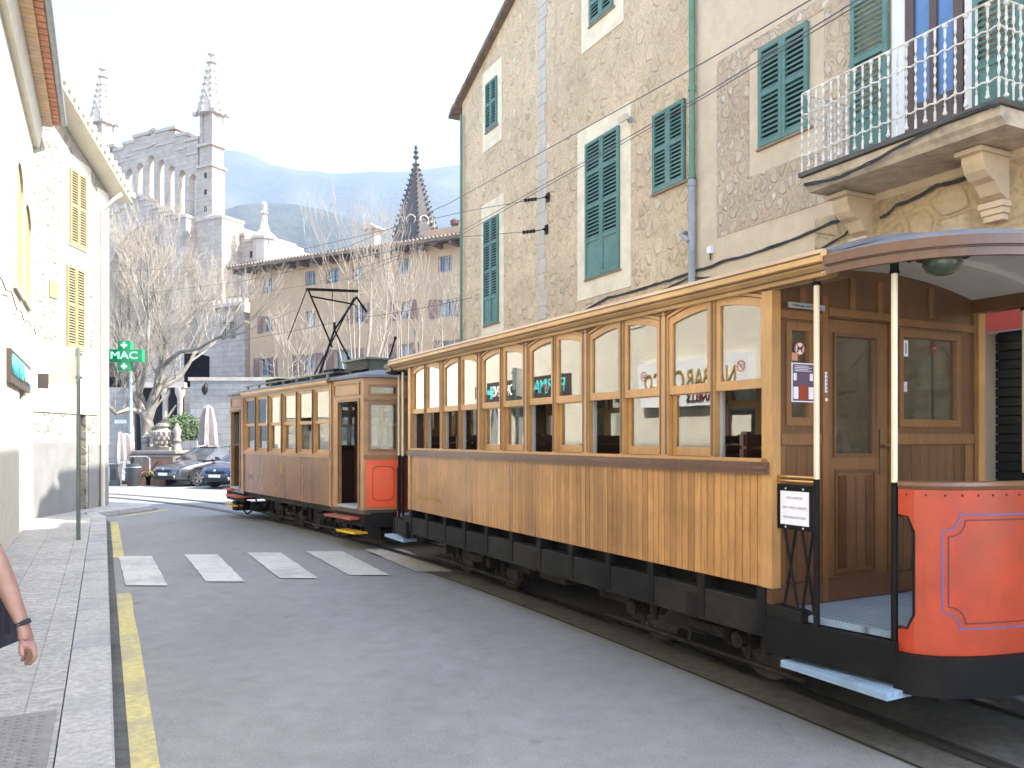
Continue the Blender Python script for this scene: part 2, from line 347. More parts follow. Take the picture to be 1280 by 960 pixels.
# ---------------------------------------------------------------- mesh helpers
class G:
    def __init__(s): s.v = []; s.f = []; s.m = []; s.mi = 0
    def add(s, vs, fs):
        o = len(s.v); s.v += [tuple(p) for p in vs]
        for f in fs: s.f.append([o + i for i in f]); s.m.append(s.mi)
        return s
    def box(s, x0, x1, y0, y1, z0, z1):
        return s.add([(x, y, z) for x in (x0, x1) for y in (y0, y1) for z in (z0, z1)],
                     [(0, 1, 3, 2), (4, 6, 7, 5), (0, 4, 5, 1), (2, 3, 7, 6), (0, 2, 6, 4), (1, 5, 7, 3)])
    def obox(s, c, ex, ey, ez):
        c = Vector(c); ex, ey, ez = Vector(ex), Vector(ey), Vector(ez)
        return s.add([c + a * ex + b * ey + d * ez for a in (-1, 1) for b in (-1, 1) for d in (-1, 1)],
                     [(0, 1, 3, 2), (4, 6, 7, 5), (0, 4, 5, 1), (2, 3, 7, 6), (0, 2, 6, 4), (1, 5, 7, 3)])
    def tube(s, pts, r, n=8, cap=True):
        pts = [Vector(p) for p in pts]; k = len(pts)
        rs = r if hasattr(r, '__len__') else [r] * k
        up = None; vs = []
        for i, p in enumerate(pts):
            d = (pts[min(k - 1, i + 1)] - pts[max(0, i - 1)])
            d = d.normalized() if d.length > 1e-9 else Vector((0, 0, 1))
            if up is None: up = d.orthogonal().normalized()
            else:
                up = up - d * up.dot(d); up = up.normalized() if up.length > 1e-6 else d.orthogonal().normalized()
            q = d.cross(up)
            for j in range(n):
                a = 2 * math.pi * j / n; vs.append(p + (up * math.cos(a) + q * math.sin(a)) * rs[i])
        fs = [(i * n + j, i * n + (j + 1) % n, (i + 1) * n + (j + 1) % n, (i + 1) * n + j) for i in range(k - 1) for j in range(n)]
        if cap: fs += [tuple(range(n)), tuple((k - 1) * n + j for j in range(n))]
        return s.add(vs, fs)
    def lathe(s, prof, c=(0, 0, 0), n=16, ax='z'):
        c = Vector(c); vs = []; k = len(prof)
        for r, h in prof:
            for j in range(n):
                a = 2 * math.pi * j / n; x, y = max(r, 1e-4) * math.cos(a), max(r, 1e-4) * math.sin(a)
                p = {'z': (x, y, h), 'y': (x, h, y), 'x': (h, x, y)}[ax]; vs.append(c + Vector(p))
        fs = [(i * n + j, i * n + (j + 1) % n, (i + 1) * n + (j + 1) % n, (i + 1) * n + j) for i in range(k - 1) for j in range(n)]
        fs += [tuple(range(n)), tuple((k - 1) * n + j for j in range(n))]
        return s.add(vs, fs)
    def prism(s, loops, T, d0, d1):
        """loops[0] outline, the rest holes, in 2-D; T(u, v, d) -> point; extruded d0..d1"""
        flat = [p for l in loops for p in l]
        tris = geometry.tessellate_polygon([[Vector((u, v, 0)) for u, v in l] for l in loops])
        n = len(flat); vs = [T(u, v, d0) for u, v in flat] + [T(u, v, d1) for u, v in flat]
        fs = [tuple(t) for t in tris] + [tuple(i + n for i in reversed(t)) for t in tris]
        o = 0
        for l in loops:
            k = len(l)
            for i in range(k):
                a, b = o + i, o + (i + 1) % k; fs.append((a, b, b + n, a + n))
            o += k
        return s.add(vs, fs)
    def build(s, name, m, parent=None, smooth=False, bevel=0, loc=None, weld=True):
        me = bpy.data.meshes.new(name); me.from_pydata([tuple(p) for p in s.v], [], s.f)
        ms = m if isinstance(m, (list, tuple)) else [m]
        for x in ms: me.materials.append(MT[x] if isinstance(x, str) else x)
        if len(ms) > 1:
            for p, i in zip(me.polygons, s.m): p.material_index = i
        bm = bmesh.new(); bm.from_mesh(me); bmesh.ops.recalc_face_normals(bm, faces=bm.faces)
        if smooth:
            for f in bm.faces: f.smooth = True
        bm.to_mesh(me); bm.free()
        o = bpy.data.objects.new(name, me); COL.objects.link(o)
        if parent is not None: o.parent = parent
        if loc is not None: o.location = loc
        if smooth:
            md = o.modifiers.new('es', 'EDGE_SPLIT'); md.split_angle = R(40)
        if bevel:
            b = o.modifiers.new('bv', 'BEVEL'); b.width = bevel; b.segments = 2; b.limit_method = 'ANGLE'
        return o
def thing(name, label, cat, loc=(0, 0, 0), rz=0, group=None):
    o = bpy.data.objects.new(name, None); COL.objects.link(o); o.empty_display_size = .2
    o.location = loc; o.rotation_euler = (0, 0, rz); o['label'] = label; o['category'] = cat
    if group: o['group'] = group
    return o
def tag(o, label, cat, group=None):
    o['label'] = label; o['category'] = cat
    if group: o['group'] = group
    return o
def struct(o, kind='structure', label=None):
    o['kind'] = kind
    if label: o['label'] = label
    return o
def XZ(y=0, s=1): return lambda u, v, d: (u, y + s * d, v)
def YZ(x=0, s=1): return lambda u, v, d: (x + s * d, u, v)
def XY(z=0): return lambda u, v, d: (u, v, z + d)
def rect(a, b, c, d): return [(a, c), (b, c), (b, d), (a, d)]
def arch(a, b, c, d, rise, n=8, pointed=False):
    pts = [(a, c), (b, c), (b, d - rise)]
    for i in range(1, n):
        t = math.pi * i / n
        u = (a + b) / 2 + (b - a) / 2 * math.cos(t)
        s_ = math.sin(t) if not pointed else 1 - abs(math.cos(t)) ** 1.6
        pts.append((u, d - rise + rise * s_))
    pts.append((a, d - rise)); return pts
_FONT = {}
def text(name, s, size, m, parent, M4, depth=.002, align='CENTER', sx=1.0):
    cu = bpy.data.curves.new(name, 'FONT'); cu.body = s; cu.size = size; cu.extrude = depth; cu.align_x = align; cu.align_y = 'CENTER'
    cu.resolution_u = 3
    tmp = bpy.data.objects.new('tmp', cu); COL.objects.link(tmp)
    dg = bpy.context.evaluated_depsgraph_get(); me = bpy.data.meshes.new_from_object(tmp.evaluated_get(dg))
    bpy.data.objects.remove(tmp); bpy.data.curves.remove(cu)
    me.transform(M4 @ Matrix.Diagonal((sx, 1, 1, 1))); me.name = name
    me.materials.clear(); me.materials.append(MT[m])
    o = bpy.data.objects.new(name, me); COL.objects.link(o); o.parent = parent; return o
def frame_m(origin, ex, ey):
    ex, ey = Vector(ex).normalized(), Vector(ey).normalized(); ez = ex.cross(ey)
    return Matrix(((ex.x, ey.x, ez.x, origin[0]), (ex.y, ey.y, ez.y, origin[1]), (ex.z, ey.z, ez.z, origin[2]), (0, 0, 0, 1)))
# street frame: a = metres along the street (away), n = metres across (to the right)
SA = R(26.5); AD = Vector((-math.sin(SA), math.cos(SA))); ND = Vector((math.cos(SA), math.sin(SA)))
SROT = R(90) + SA                                  # local x runs along the street, local y to its left
def SW(a, n, z=0): p = AD * a + ND * n; return Vector((p.x, p.y, z))
def fac(px, py, n=7.6):                            # a place on the plane at distance n -> (a, z)
    u = (px - 640) / F; Y = n / (ND.x * u + ND.y); X = u * Y
    return AD.x * X + AD.y * Y, EYE + (548 - py) / F * Y
def gpt(px, py, h=0.0):                            # a place on the ground
    Y = F * (EYE - h) / (py - 548); return Vector(((px - 640) / F * Y, Y, h))
def at(px, py, Y): return Vector(((px - 640) / F * Y, Y, EYE + (548 - py) / F * Y))
# ================================================================ ground
g = G(); g.add([(-3000, -600, -.06), (3000, -600, -.06), (3000, 3000, -.06), (-3000, 3000, -.06)], [(0, 1, 2, 3)])
struct(g.build('ground', 'asphalt'))
g = G(); g.add([(-70, -30, 0), (60, -30, 0), (60, 62, 0), (-70, 62, 0)], [(0, 1, 2, 3)])
struct(g.build('road', 'asphalt'))
# left pavement: its kerb follows the street, then turns to the right at the corner
edge = [SW(-6, .05), SW(6, .05), SW(12, .05), SW(18.6, .05)] + [Vector((-8.90, 17.55, 0)), Vector((-8.86, 17.9, 0)), Vector((-8.70, 18.5, 0)), Vector((-8.53, 19.4, 0)), Vector((-8.58, 19.75, 0)), Vector((-8.9, 20.0, 0)), Vector((-10.5, 20.6, 0)), Vector((-13, 21.2, 0))]
inner = []
for i, p in enumerate(edge):
    d = (edge[min(i + 1, len(edge) - 1)] - edge[max(i - 1, 0)]); d.normalize(); inner.append(p + Vector((-d.y, d.x, 0)) * .27)
back = [Vector((-16, 20, 0)), SW(16, -5), SW(-6, -5)]
g = G(); g.prism([[(p.x, p.y) for p in inner + back]], XY(0), -.03, .115)
struct(g.build('pavement', 'paving'))
rnd = random.Random(3)
g = G()
def along(pl, step, rndj=0):
    out = []; acc = 0; nxt = 0
    for a, b in zip(pl, pl[1:]):
        L = (b - a).length
        while nxt <= acc + L: out.append((a.lerp(b, (nxt - acc) / L), (b - a).normalized())); nxt += step + rndj * rnd.uniform(-1, 1)
        acc += L
    return out
st = along(edge, .52, .12)
for (p, d), (q_, d2) in zip(st, st[1:]):
    nn = Vector((-d.y, d.x, 0)); n2 = Vector((-d2.y, d2.x, 0)); e = .006; h = .118 + rnd.uniform(-.003, .004)
    vs = []
    for z in (-.03, h - .012):
        vs += [(p + d * e).to_tuple()[:2] + (z,), (q_ - d2 * e).to_tuple()[:2] + (z,), (q_ - d2 * e + n2 * .265).to_tuple()[:2] + (z,), (p + d * e + nn * .265).to_tuple()[:2] + (z,)]
    vs += [((p + d * (e + .01) + nn * .012)).to_tuple()[:2] + (h,), (q_ - d2 * (e + .01) + n2 * .012).to_tuple()[:2] + (h,), (q_ - d2 * (e + .004) + n2 * .261).to_tuple()[:2] + (h,), (p + d * (e + .004) + nn * .261).to_tuple()[:2] + (h,)]
    g.add(vs, [(0, 1, 5, 4), (1, 2, 6, 5), (2, 3, 7, 6), (3, 0, 4, 7), (4, 5, 9, 8), (5, 6, 10, 9), (6, 7, 11, 10), (7, 4, 8, 11), (8, 9, 10, 11), (0, 3, 2, 1)])
struct(g.build('kerb', 'kerb'))
# gutter strip beside the kerb, yellow line, crossing stripes
def strip(pl, off0, off1, z, step=.4):
    vs, fs = [], []
    for i, p in enumerate(pl):
        d = (pl[min(i + 1, len(pl) - 1)] - pl[max(i - 1, 0)]).normalized(); n = Vector((d.y, -d.x, 0))
        a, b = p + n * off0, p + n * off1; vs += [(a.x, a.y, z), (b.x, b.y, z)]
        if i: k = 2 * i; fs.append((k - 2, k - 1, k + 1, k))
    return vs, fs
g = G(); g.add(*strip(edge[:10], 0.0, .072, .004)); struct(g.build('road_edge', 'bed'))
dens = [SW(a / 2, .05) for a in range(-8, 38)]
def yl(a0, a1, name='road_marking'):
    rr = random.Random(a0); pl = [SW(a0 + (a1 - a0) * i / 24, .05) for i in range(25)]
    g = G(); vs, fs = strip(pl, .075, .215, .008)
    vs = [(x + rr.uniform(-.006, .006), y + rr.uniform(-.006, .006), z) for x, y, z in vs]
    g.add(vs, fs); return struct(g.build(name, 'yellow_paint'))
yl(-4.0, 9.9); yl(12.9, 18.4)
g = G(); pl = [SW(18.4, .05), SW(18.9, .10), Vector((-8.62, 17.7, 0)) + Vector((.05, 0, 0)), Vector((-8.5, 18.3, 0)), Vector((-8.32, 19.1, 0)), Vector((-8.26, 19.5, 0))]
g.add(*strip(pl[2:], .06, .19, .008)); struct(g.build('road_marking', 'yellow_paint'))
for i, (xa, xb, yf, xc, xd, yn) in enumerate([(148, 190, 696, 157, 209, 733), (230, 272, 694, 258, 306, 728), (308, 351, 691.5, 350, 398, 724), (382, 428, 690, 436, 487, 720), (455, 503, 687, 520, 567, 715.5)]):
    P = [gpt(xa, yf), gpt(xb, yf), gpt(xd, yn), gpt(xc, yn)]
    g = G(); n = 14; vs, fs = [], []; rr = random.Random(i)
    for k in range(n + 1):
        t = k / n; a, b = P[0].lerp(P[3], t), P[1].lerp(P[2], t); j = lambda: rr.uniform(-.008, .008)
        vs += [(a.x + j(), a.y, .0125), (b.x + j(), b.y, .0125)]
        if k: fs.append((2 * k - 2, 2 * k - 1, 2 * k + 1, 2 * k))
    g.add(vs, fs); struct(g.build('road_marking', 'white_paint'))
# metal tactile plate set in the pavement, with raised dots
def tac():
    g = G(); a0, a1, n0, n1 = 3.3, 5.45, -1.2, -.245
    g.prism([rect(a0, a1, n0, n1)], lambda u, v, d: tuple(SW(u, v, .115 + d)), 0, .006)
    k = 0
    for i in range(39):
        for j in range(18):
            u = a0 + .05 + i * .056; v = n0 + .05 + j * .056
            if u > a1 - .03 or v > n1 - .03: continue
            c = SW(u, v, .121); g.lathe([(.018, 0), (.015, .005), (0.004, .007)], c, 7)
    o = g.build('tactile_plate', 'tactile'); struct(o); return o
tac()
# ---------------------------------------------------------------- track: one arc that bends to the left
def track_center():
    pts = []; th0 = R(27.46); p0 = Vector((1.04, 8.26, 0))
    def walk(sgn):
        p = p0.copy(); th = th0; out = []
        s = 0
        while (s < 46 if sgn > 0 else s < 14):
            Rr = 63 if s < 13 else 26
            if sgn < 0: Rr = 85
            th += sgn * .25 / Rr; d = Vector((-math.sin(th), math.cos(th), 0)); p = p + d * .25 * sgn; s += .25; out.append((p.copy(), d))
            if th > R(80): th = R(80)
        return out
    b = walk(-1)[::-1]; return b + [(p0, Vector((-math.sin(th0), math.cos(th0), 0)))] + walk(1)
TC = track_center()
def tstrip(o0, o1, z, name, m, pts=TC):
    g = G(); vs, fs = [], []
    for i, (p, d) in enumerate(pts):
        n = Vector((d.y, -d.x, 0)); a, b = p + n * o0, p + n * o1; vs += [(a.x, a.y, z), (b.x, b.y, z)]
        if i: k = 2 * i; fs.append((k - 2, k - 1, k + 1, k))
    g.add(vs, fs); return g.build(name, m, track)
track = thing('tram_track', 'tram track with two grooved steel rails curving away under both tram cars', 'tram track', (1.04, 8.26, 0))
track.location = (0, 0, 0)
near = [t for t in TC if t[0].y < 12.6]
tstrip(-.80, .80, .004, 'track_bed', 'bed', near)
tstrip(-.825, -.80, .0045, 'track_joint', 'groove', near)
for sgn in (-1, 1):
    c = sgn * .457; tstrip(c - .05, c + .05, .016, 'rail', 'rail'); tstrip(c - sgn * .055 - .024, c - sgn * .055 + .02, .020, 'rail_groove', 'groove')
# right pavement
g = G(); g.prism([rect(-6, 18.2, 6.35, 7.7)], lambda u, v, d: tuple(SW(u, v, d)), -.02, .11); struct(g.build('pavement', 'paving'))

# ================================================================ houses on the right
def shutter_leaf(wd, ht, rails, solid=0, name='shutter', m='green', parent=None, T=None, th=.045):
    """one louvred leaf in (u 0..wd, v 0..ht); rails = number of louvre fields above the solid panel"""
    g = G(); s = .055 if wd > .3 else .04
    def b(u0, u1, v0, v1, d0=0, d1=th): g.prism([rect(u0, u1, v0, v1)], T, d0, d1)
    b(0, s, 0, ht); b(wd - s, wd, 0, ht)
    v = 0
    if solid: b(s, wd - s, .07, solid, .010, .028); b(s, wd - s, 0, .07, .002, th - .002); v = solid
    fh = (ht - v) / rails
    for i in range(rails):
        v0 = v + i * fh; b(s, wd - s, v0, v0 + .06, .002, th - .002)
        n = max(3, int((fh - .06) / .058)); st = (fh - .06) / n
        for k in range(n):
            z = v0 + .06 + k * st
            pts = [T(s, z + .004, th - .008), T(wd - s, z + .004, th - .008), T(wd - s, z + st * .62, .012), T(s, z + st * .62, .012),
                   T(s, z + .012, th - .004), T(wd - s, z + .012, th - .004), T(wd - s, z + st * .62 + .008, .016), T(s, z + st * .62 + .008, .016)]
            g.add(pts, [(0, 1, 2, 3), (4, 7, 6, 5), (0, 4, 5, 1), (3, 2, 6, 7)])
    b(s, wd - s, ht - .05, ht, .002, th - .002)
    return g.build(name, m, parent)
def facade_T(x0, y0=0.0, z0=0.0, sgn=1):     # local facade plane: u along x, v up, d out of the wall
    return lambda u, v, d: (x0 + u, y0 + sgn * d, z0 + v)
def window_with_shutters(root, x0, x1, z0, z1, rails=2, solid=0, sgn=1, surround=None, m='green', sur_m='plaster_light', sill=True):
    if surround:
        a, b, c, d = surround; g = G()
        g.prism([rect(a, b, c, d), rect(x0, x1, z0, z1)], facade_T(0, 0, 0, sgn), -.01, .014)
        s = g.build('surround', sur_m, root)
    g = G(); g.prism([rect(x0 + .01, x1 - .01, z0 + .01, z1 - .01)], facade_T(0, 0, 0, sgn), .0, .008)
    wnd = g.build('window', 'void', root)
    h = (x1 - x0) / 2
    for i in (0, 1):
        shutter_leaf(h - .006, z1 - z0, rails, solid, 'shutter', m, wnd, facade_T(x0 + i * h + .003, sgn * .012, z0, sgn))
    if sill:
        g = G(); g.prism([rect(x0 - .05, x1 + .05, z0 - .03, z0)], facade_T(0, 0, 0, sgn), -.01, .045); g.build('sill', 'sill_brown' if m == 'green' else 'church_trim', wnd)
    return wnd
# --- rubble house (far one): its street wall ends in a gable at the corner
A1 = fac(578, 548)[0]; A2 = fac(871, 548)[0]
r1 = thing('rubble_house', 'tall rubble stone house with green shutters and a tiled gable above its far corner', 'house', SW(A1, 7.6), SROT)
def L1(px, py): a, z = fac(px, py); return a - A1, z
zc = fac(578, 129)[1]; x640, z640 = L1(640, 8)
slope = (z640 - zc) / (-x640)
prof = [(0, 0), (0, zc), (-3.4, zc + slope * 3.4), (-4.4, zc + slope * 3.9), (-5.3, 9.75), (-7.7, 9.75), (-7.7, 12.4), (A2 - A1, 12.4), (A2 - A1, 0)]  # dip beyond the ridge is out of view, shaped to let sun onto the pavement
g = G(); g.prism([prof], facade_T(0, 0, 0, 1), -7.0, 0); g.build('wall', 'rubble', r1)
# tiled verge along the gable
g = G()
for i in range(26):
    t = i / 25; x = .42 - t * 3.85; z = zc - .18 + (.42 - x) * slope - .05
    g.obox((x, -.0, z + .10), (.095, 0, -.095 * slope), (0, .15 + .02 * (i % 2), 0), (0, 0, .045))
g.build('roof_verge', 'tile', r1)
g = G(); g.add([(.35, .14, zc - .12), (-3.45, .14, zc + slope * 3.85 - .1), (-3.45, -7, zc + slope * 3.85 - .1), (.35, -7, zc - .12), (.35, .14, zc - .02), (-3.45, .14, zc + slope * 3.85), (-3.45, -7, zc + slope * 3.85), (.35, -7, zc - .02)],
      [(0, 3, 2, 1), (4, 5, 6, 7), (0, 1, 5, 4), (2, 3, 7, 6), (1, 2, 6, 5), (3, 0, 4, 7)]); g.build('roof', 'tile', r1)
# pale quoin strip where the old corner was
rq = random.Random(4); g = G()
xq = L1(676, 300)[0]; z = 1.2
while z < 11:
    h = rq.uniform(.22, .34); wq = rq.uniform(.16, .30); g.prism([rect(xq - wq, xq + .12, z + .012, z + h)], facade_T(0), -.02, .012); z += h
g.build('quoin', 'slab_pale' if 'slab_pale' in MT else 'kerb', r1)
def Lw(pxa, pxb, pyt, pyb, ref):      # rectangle from two columns and the heights read on one of them
    xa, xb = L1(pxa, 0)[0], L1(pxb, 0)[0]; lo, hi = min(xa, xb), max(xa, xb)
    return lo, hi, L1(ref, pyb)[1], L1(ref, pyt)[1]
def win1(pl, pr, yt, yb, ref, rails, solid, sur, label=None):
    x0, x1, z0, z1 = Lw(pl, pr, yt, yb, ref)
    s = Lw(*sur) if sur else None
    o = window_with_shutters(r1, x0, x1, z0, z1, rails, solid, 1, s)
    if label: o['label'] = label
    return o
win1(609, 622.7, 107, 166, 609.2, 2, 0, (604, 627.5, 93, 192, 604))
win1(606.5, 624.6, 278, 408, 606.5, 3, .55, (602.5, 630, 258, 425, 602.5))
win1(734, 776, 182, 350, 734, 3, .62, (722.5, 789, 168, 377, 722.5))
win1(818.5, 858, 146, 243, 818.5, 2, 0, None)
win1(739, 768, -12, 33, 739, 2, 0, (727.5, 780, -60, 68.5, 727.5))
# --- plastered house with stone panels (near one)
A3 = fac(1500, 548)[0]
r2 = thing('plastered_house', 'near ochre plaster house with framed stone panels and a balcony with white railing', 'house', SW(A2, 7.6), SROT)
def L2(px, py): a, z = fac(px, py); return a - A2, z
xE = -11.5
gx0, gx1 = L2(1300, 0)[0], L2(1222, 0)[0]
g = G(); g.prism([[(0, 0), (0, 12.4), (xE, 12.4), (xE, 0)], rect(gx0, gx1, .02, 2.75)], facade_T(0, 0, 0, 1), -7.0, 0.006); g.build('wall', 'plaster', r2)
bx0, bx1 = L2(1223, 0)[0], L2(1118, 0)[0]                     # balcony door opening
def r2rect(pl, pr, zt, zb): xa, xb = L2(pl, 0)[0], L2(pr, 0)[0]; return rect(min(xa, xb), max(xa, xb), zb, zt)
zpb = L2(897, 297)[1]; zpt = 11.5
wx0, wx1 = L2(1031, 0)[0], L2(937, 0)[0]; wz = L2(937, 222)[1]
xl = L2(897, 0)[0]; xr = L2(1067, 0)[0]
g = G(); g.prism([[(xr, zpb), (xl, zpb), (xl, zpt - 4.6), (xr, zpt - 4.6)], rect(wx0, wx1, wz, zpt - 4.75)], facade_T(0), -.02, .016)
g.build('stone_panel', 'panel_stone', r2)
g = G(); g.prism([[(xE, 0.3), (xE, 4.3), (L2(1020, 0)[0], 4.3), (L2(1020, 0)[0], .3)], rect(gx0 - .25, gx1 + .2, .2, 3.4)], facade_T(0), -.02, .016)
g.build('lower_stonework', 'ochre_rubble', r2)
x0, x1, z0, z1 = min(L2(951, 0)[0], L2(1013, 0)[0]), max(L2(951, 0)[0], L2(1013, 0)[0]), L2(951, 186)[1], L2(951, 63)[1]
window_with_shutters(r2, x0, x1, z0, z1, 2, 0, 1, None)
# balcony door: dark frame, pane painted in reflected sky blue, white jamb, two opened leaves
dz0 = 4.62; dz1 = 7.2
dxl, dxr = L2(1135, 0)[0], L2(1207, 0)[0]
g = G(); g.prism([rect(dxr, dxl, dz0, dz1), rect(dxr + .10, (dxl + dxr) / 2 - .04, dz0 + .55, dz1 - .1), rect((dxl + dxr) / 2 + .04, dxl - .10, dz0 + .55, dz1 - .1)], facade_T(0), .006, .05)
dr = g.build('balcony_door', 'frame_brown', r2)
g = G(); g.prism([rect(dxr + .05, dxl - .05, dz0 + .3, dz1 - .05)], facade_T(0), .010, .022); g.build('pane', 'sky_reflection' if 'sky_reflection' in MT else 'dark_glass', dr)
g = G(); g.prism([rect(dxl + .01, L2(1116, 0)[0] - .01, dz0, dz1)], facade_T(0), .006, .03); g.prism([rect(L2(1221, 0)[0], dxr - .01, dz0, dz1)], facade_T(0), .006, .03); g.build('door_jamb', 'white', r2)
lw = L2(1068, 0)[0] - L2(1114, 0)[0]
o = shutter_leaf(lw, dz1 - dz0, 3, .62, 'shutter', 'green', r2, facade_T(L2(1114, 0)[0], .03, dz0)); o['label'] = 'open green shutter left of the balcony door'
o = shutter_leaf(lw, dz1 - dz0, 3, .62, 'shutter', 'green', r2, facade_T(L2(1221, 0)[0] - lw, .03, dz0)); o['label'] = 'open green shutter right of the balcony door'
# balcony
BZ = 4.585
ba = AD.dot(Vector((3.17, 8.92))) - A2; bb = AD.dot(Vector((4.14, 6.956))) - A2; bd = .80
g = G()
g.box(bb - .03, ba + .03, -.02, bd + .03, BZ - .045, BZ)
bs = g.build('balcony', 'slab_edge', r2)
g = G()
g.prism([[(.0, BZ - .20), (bd - .10, BZ - .20), (bd - .07, BZ - .16), (bd - .03, BZ - .13), (bd - .02, BZ - .05), (0, BZ - .05)]], lambda u, v, d: (d, u, v), bb, ba)
g.build('balcony_slab', 'slab', bs)
for pxl, pxr in ((1060, 1106), (1222, 1278)):
    xa, xb = L2(pxr, 0)[0], L2(pxl, 0)[0]; xc = (xa + xb) / 2; g = G(); wv = .105
    cp = [(0, BZ - .20), (.44, BZ - .20), (.44, BZ - .26), (.41, BZ - .27), (.41, BZ - .33), (.37, BZ - .41), (.30, BZ - .47), (.22, BZ - .50), (.14, BZ - .60), (0, BZ - .66)]
    g.prism([cp], lambda u, v, d: (xc + d, u, v), -wv, wv)
    g.box(xc - wv - .03, xc + wv + .03, 0, .47, BZ - .26, BZ - .215)
    for kk in range(3): g.box(xc - wv + .015 * kk - .02, xc + wv - .015 * kk + .02, 0, .14 - .02 * kk, BZ - .72 - .06 * kk, BZ - .66 - .06 * kk)
    g.build('corbel', 'plaster', r2, bevel=.008)
# railing: twisted bars and hanging bars with balls
def railing():
    root = None; zt = BZ + .86; runs = [((ba, 0), (ba, bd)), ((ba, bd), (bb, bd)), ((bb, bd), (bb, 0))]
    g = G()
    for (xa, ya), (xb, yb) in runs:
        for z in (zt, ): g.tube([(xa, ya, z), (xb, yb, z)], .010, 6)
        for z in (BZ + .62, BZ + .18):   # wavy horizontal rods
            L = math.hypot(xb - xa, yb - ya); n = int(L / .03)
            pts = [(xa + (xb - xa) * i / n, ya + (yb - ya) * i / n, z + .008 * math.sin(i * 1.5)) for i in range(n + 1)]
            g.tube(pts, .009, 5)
    root = g.build('railing', 'white_iron', bs)
    for (xa, ya), (xb, yb) in runs:
        L = math.hypot(xb - xa, yb - ya); n = max(2, round(L / .10)); dx, dy = (xb - xa) / L, (yb - ya) / L
        for i in range(n):
            t = i / n; x, y = xa + (xb - xa) * t, ya + (yb - ya) * t; g = G()
            full = i % 2 == 0
            z0, z1 = (BZ, zt) if full else (BZ + .07, zt - .04); m_ = 26; vs, fs = [], []
            for k in range(m_ + 1):
                z = z0 + (z1 - z0) * k / m_; tw = (z - BZ) * 34 if .12 < (z - BZ) < .74 else 0
                for j, (hw, ht_) in enumerate(((.0115, .0035), (-.0115, .0035), (-.0115, -.0035), (.0115, -.0035))):
                    vs.append((x + dx * hw * math.cos(tw) - dy * hw * math.sin(tw) - dy * ht_, y + dy * hw * math.cos(tw) + dx * hw * math.sin(tw) + dx * ht_, z))
                if k: fs += [(4 * k - 4 + j, 4 * k - 4 + (j + 1) % 4, 4 * k + (j + 1) % 4, 4 * k + j) for j in range(4)]
            g.add(vs, fs + [(0, 1, 2, 3)])
            if not full:
                for zz, rr in ((z0 - .02, .022), (z1 + .02, .026)): g.lathe([(.001, -rr), (rr * .7, -rr * .7), (rr, 0), (rr * .7, rr * .7), (.001, rr)], (x, y, zz), 8)
            g.build('baluster', 'white_iron', root)
railing()
# ground floor opening: black roller shutter
g = G()
for k in range(30): g.prism([[(gx0, .04 + k * .09), (gx1, .04 + k * .09), (gx1, .115 + k * .09), (gx0, .115 + k * .09)]], facade_T(0), -.30 - .0, -.275)
g.prism([rect(gx0, gx1, 0, 2.75)], facade_T(0), -.34, -.315)
g.build('roller_shutter', 'steel_shutter', r2)
# red awning with a white arm in front of the roller shutter
aw = thing('awning', 'faded red shop awning with a white arm above the black roller shutter', 'awning', SW(A2 + (gx0 + gx1) / 2, 7.6), SROT)
hx = (gx1 - gx0) / 2
g = G(); g.prism([[(0.01, 3.35), (.75, 2.85), (.75, 2.62), (.74, 2.62), (.73, 2.84), (0.01, 3.32)]], lambda u, v, d: (d, u, v), -hx - .5, hx - .03); g.build('canvas', 'awning', aw)
g = G(); g.tube([(-hx - .5, .55, 2.66), (hx + .02, .55, 2.66)], .028, 8); g.tube([(hx, .0, 2.58), (hx, .55, 2.66)], .022, 8); g.lathe([(.05, -.03), (.05, .03)], (hx, .55, 2.66), 10, 'x'); g.build('arm', 'white', aw)
# facade fittings
def pipe_obj(name, pts, r, m, label, cat, n=10, extra=None):
    g = G(); g.tube(pts, r, n)
    if extra: extra(g)
    return tag(g.build(name, m, smooth=True), label, cat)
ap = fac(870.5, 548)[0]; z225 = fac(870.5, 226)[1]
dp = thing('downpipe', 'round downpipe between rubble and plaster house fronts, green above and grey below', 'drainpipe', SW(ap, 7.52))
g = G(); g.tube([(0, 0, z225), (0, 0, 12.2)], .045, 12)
for zz in (z225 + .05, z225 + 1.3, z225 + 2.9): g.lathe([(.056, -.03), (.056, .03)], (0, 0, zz), 12)
g.build('upper_pipe', 'green_pipe', dp, smooth=True)
g = G(); g.tube([(0, 0, .11), (0, 0, z225 - .03)], .052, 12); g.lathe([(.062, -.05), (.062, .04)], (0, 0, z225 - .04), 12); g.build('lower_pipe', 'grey_pipe', dp, smooth=True)
ae = fac(577.5, 548)[0] - .14
tag(G().tube([tuple(SW(ae, 7.52, .1)), tuple(SW(ae, 7.52, 9.3))], .032, 8).build('downpipe', 'green_pipe', smooth=True), 'thin green downpipe on the corner of the rubble house next to the gable foot', 'drainpipe')
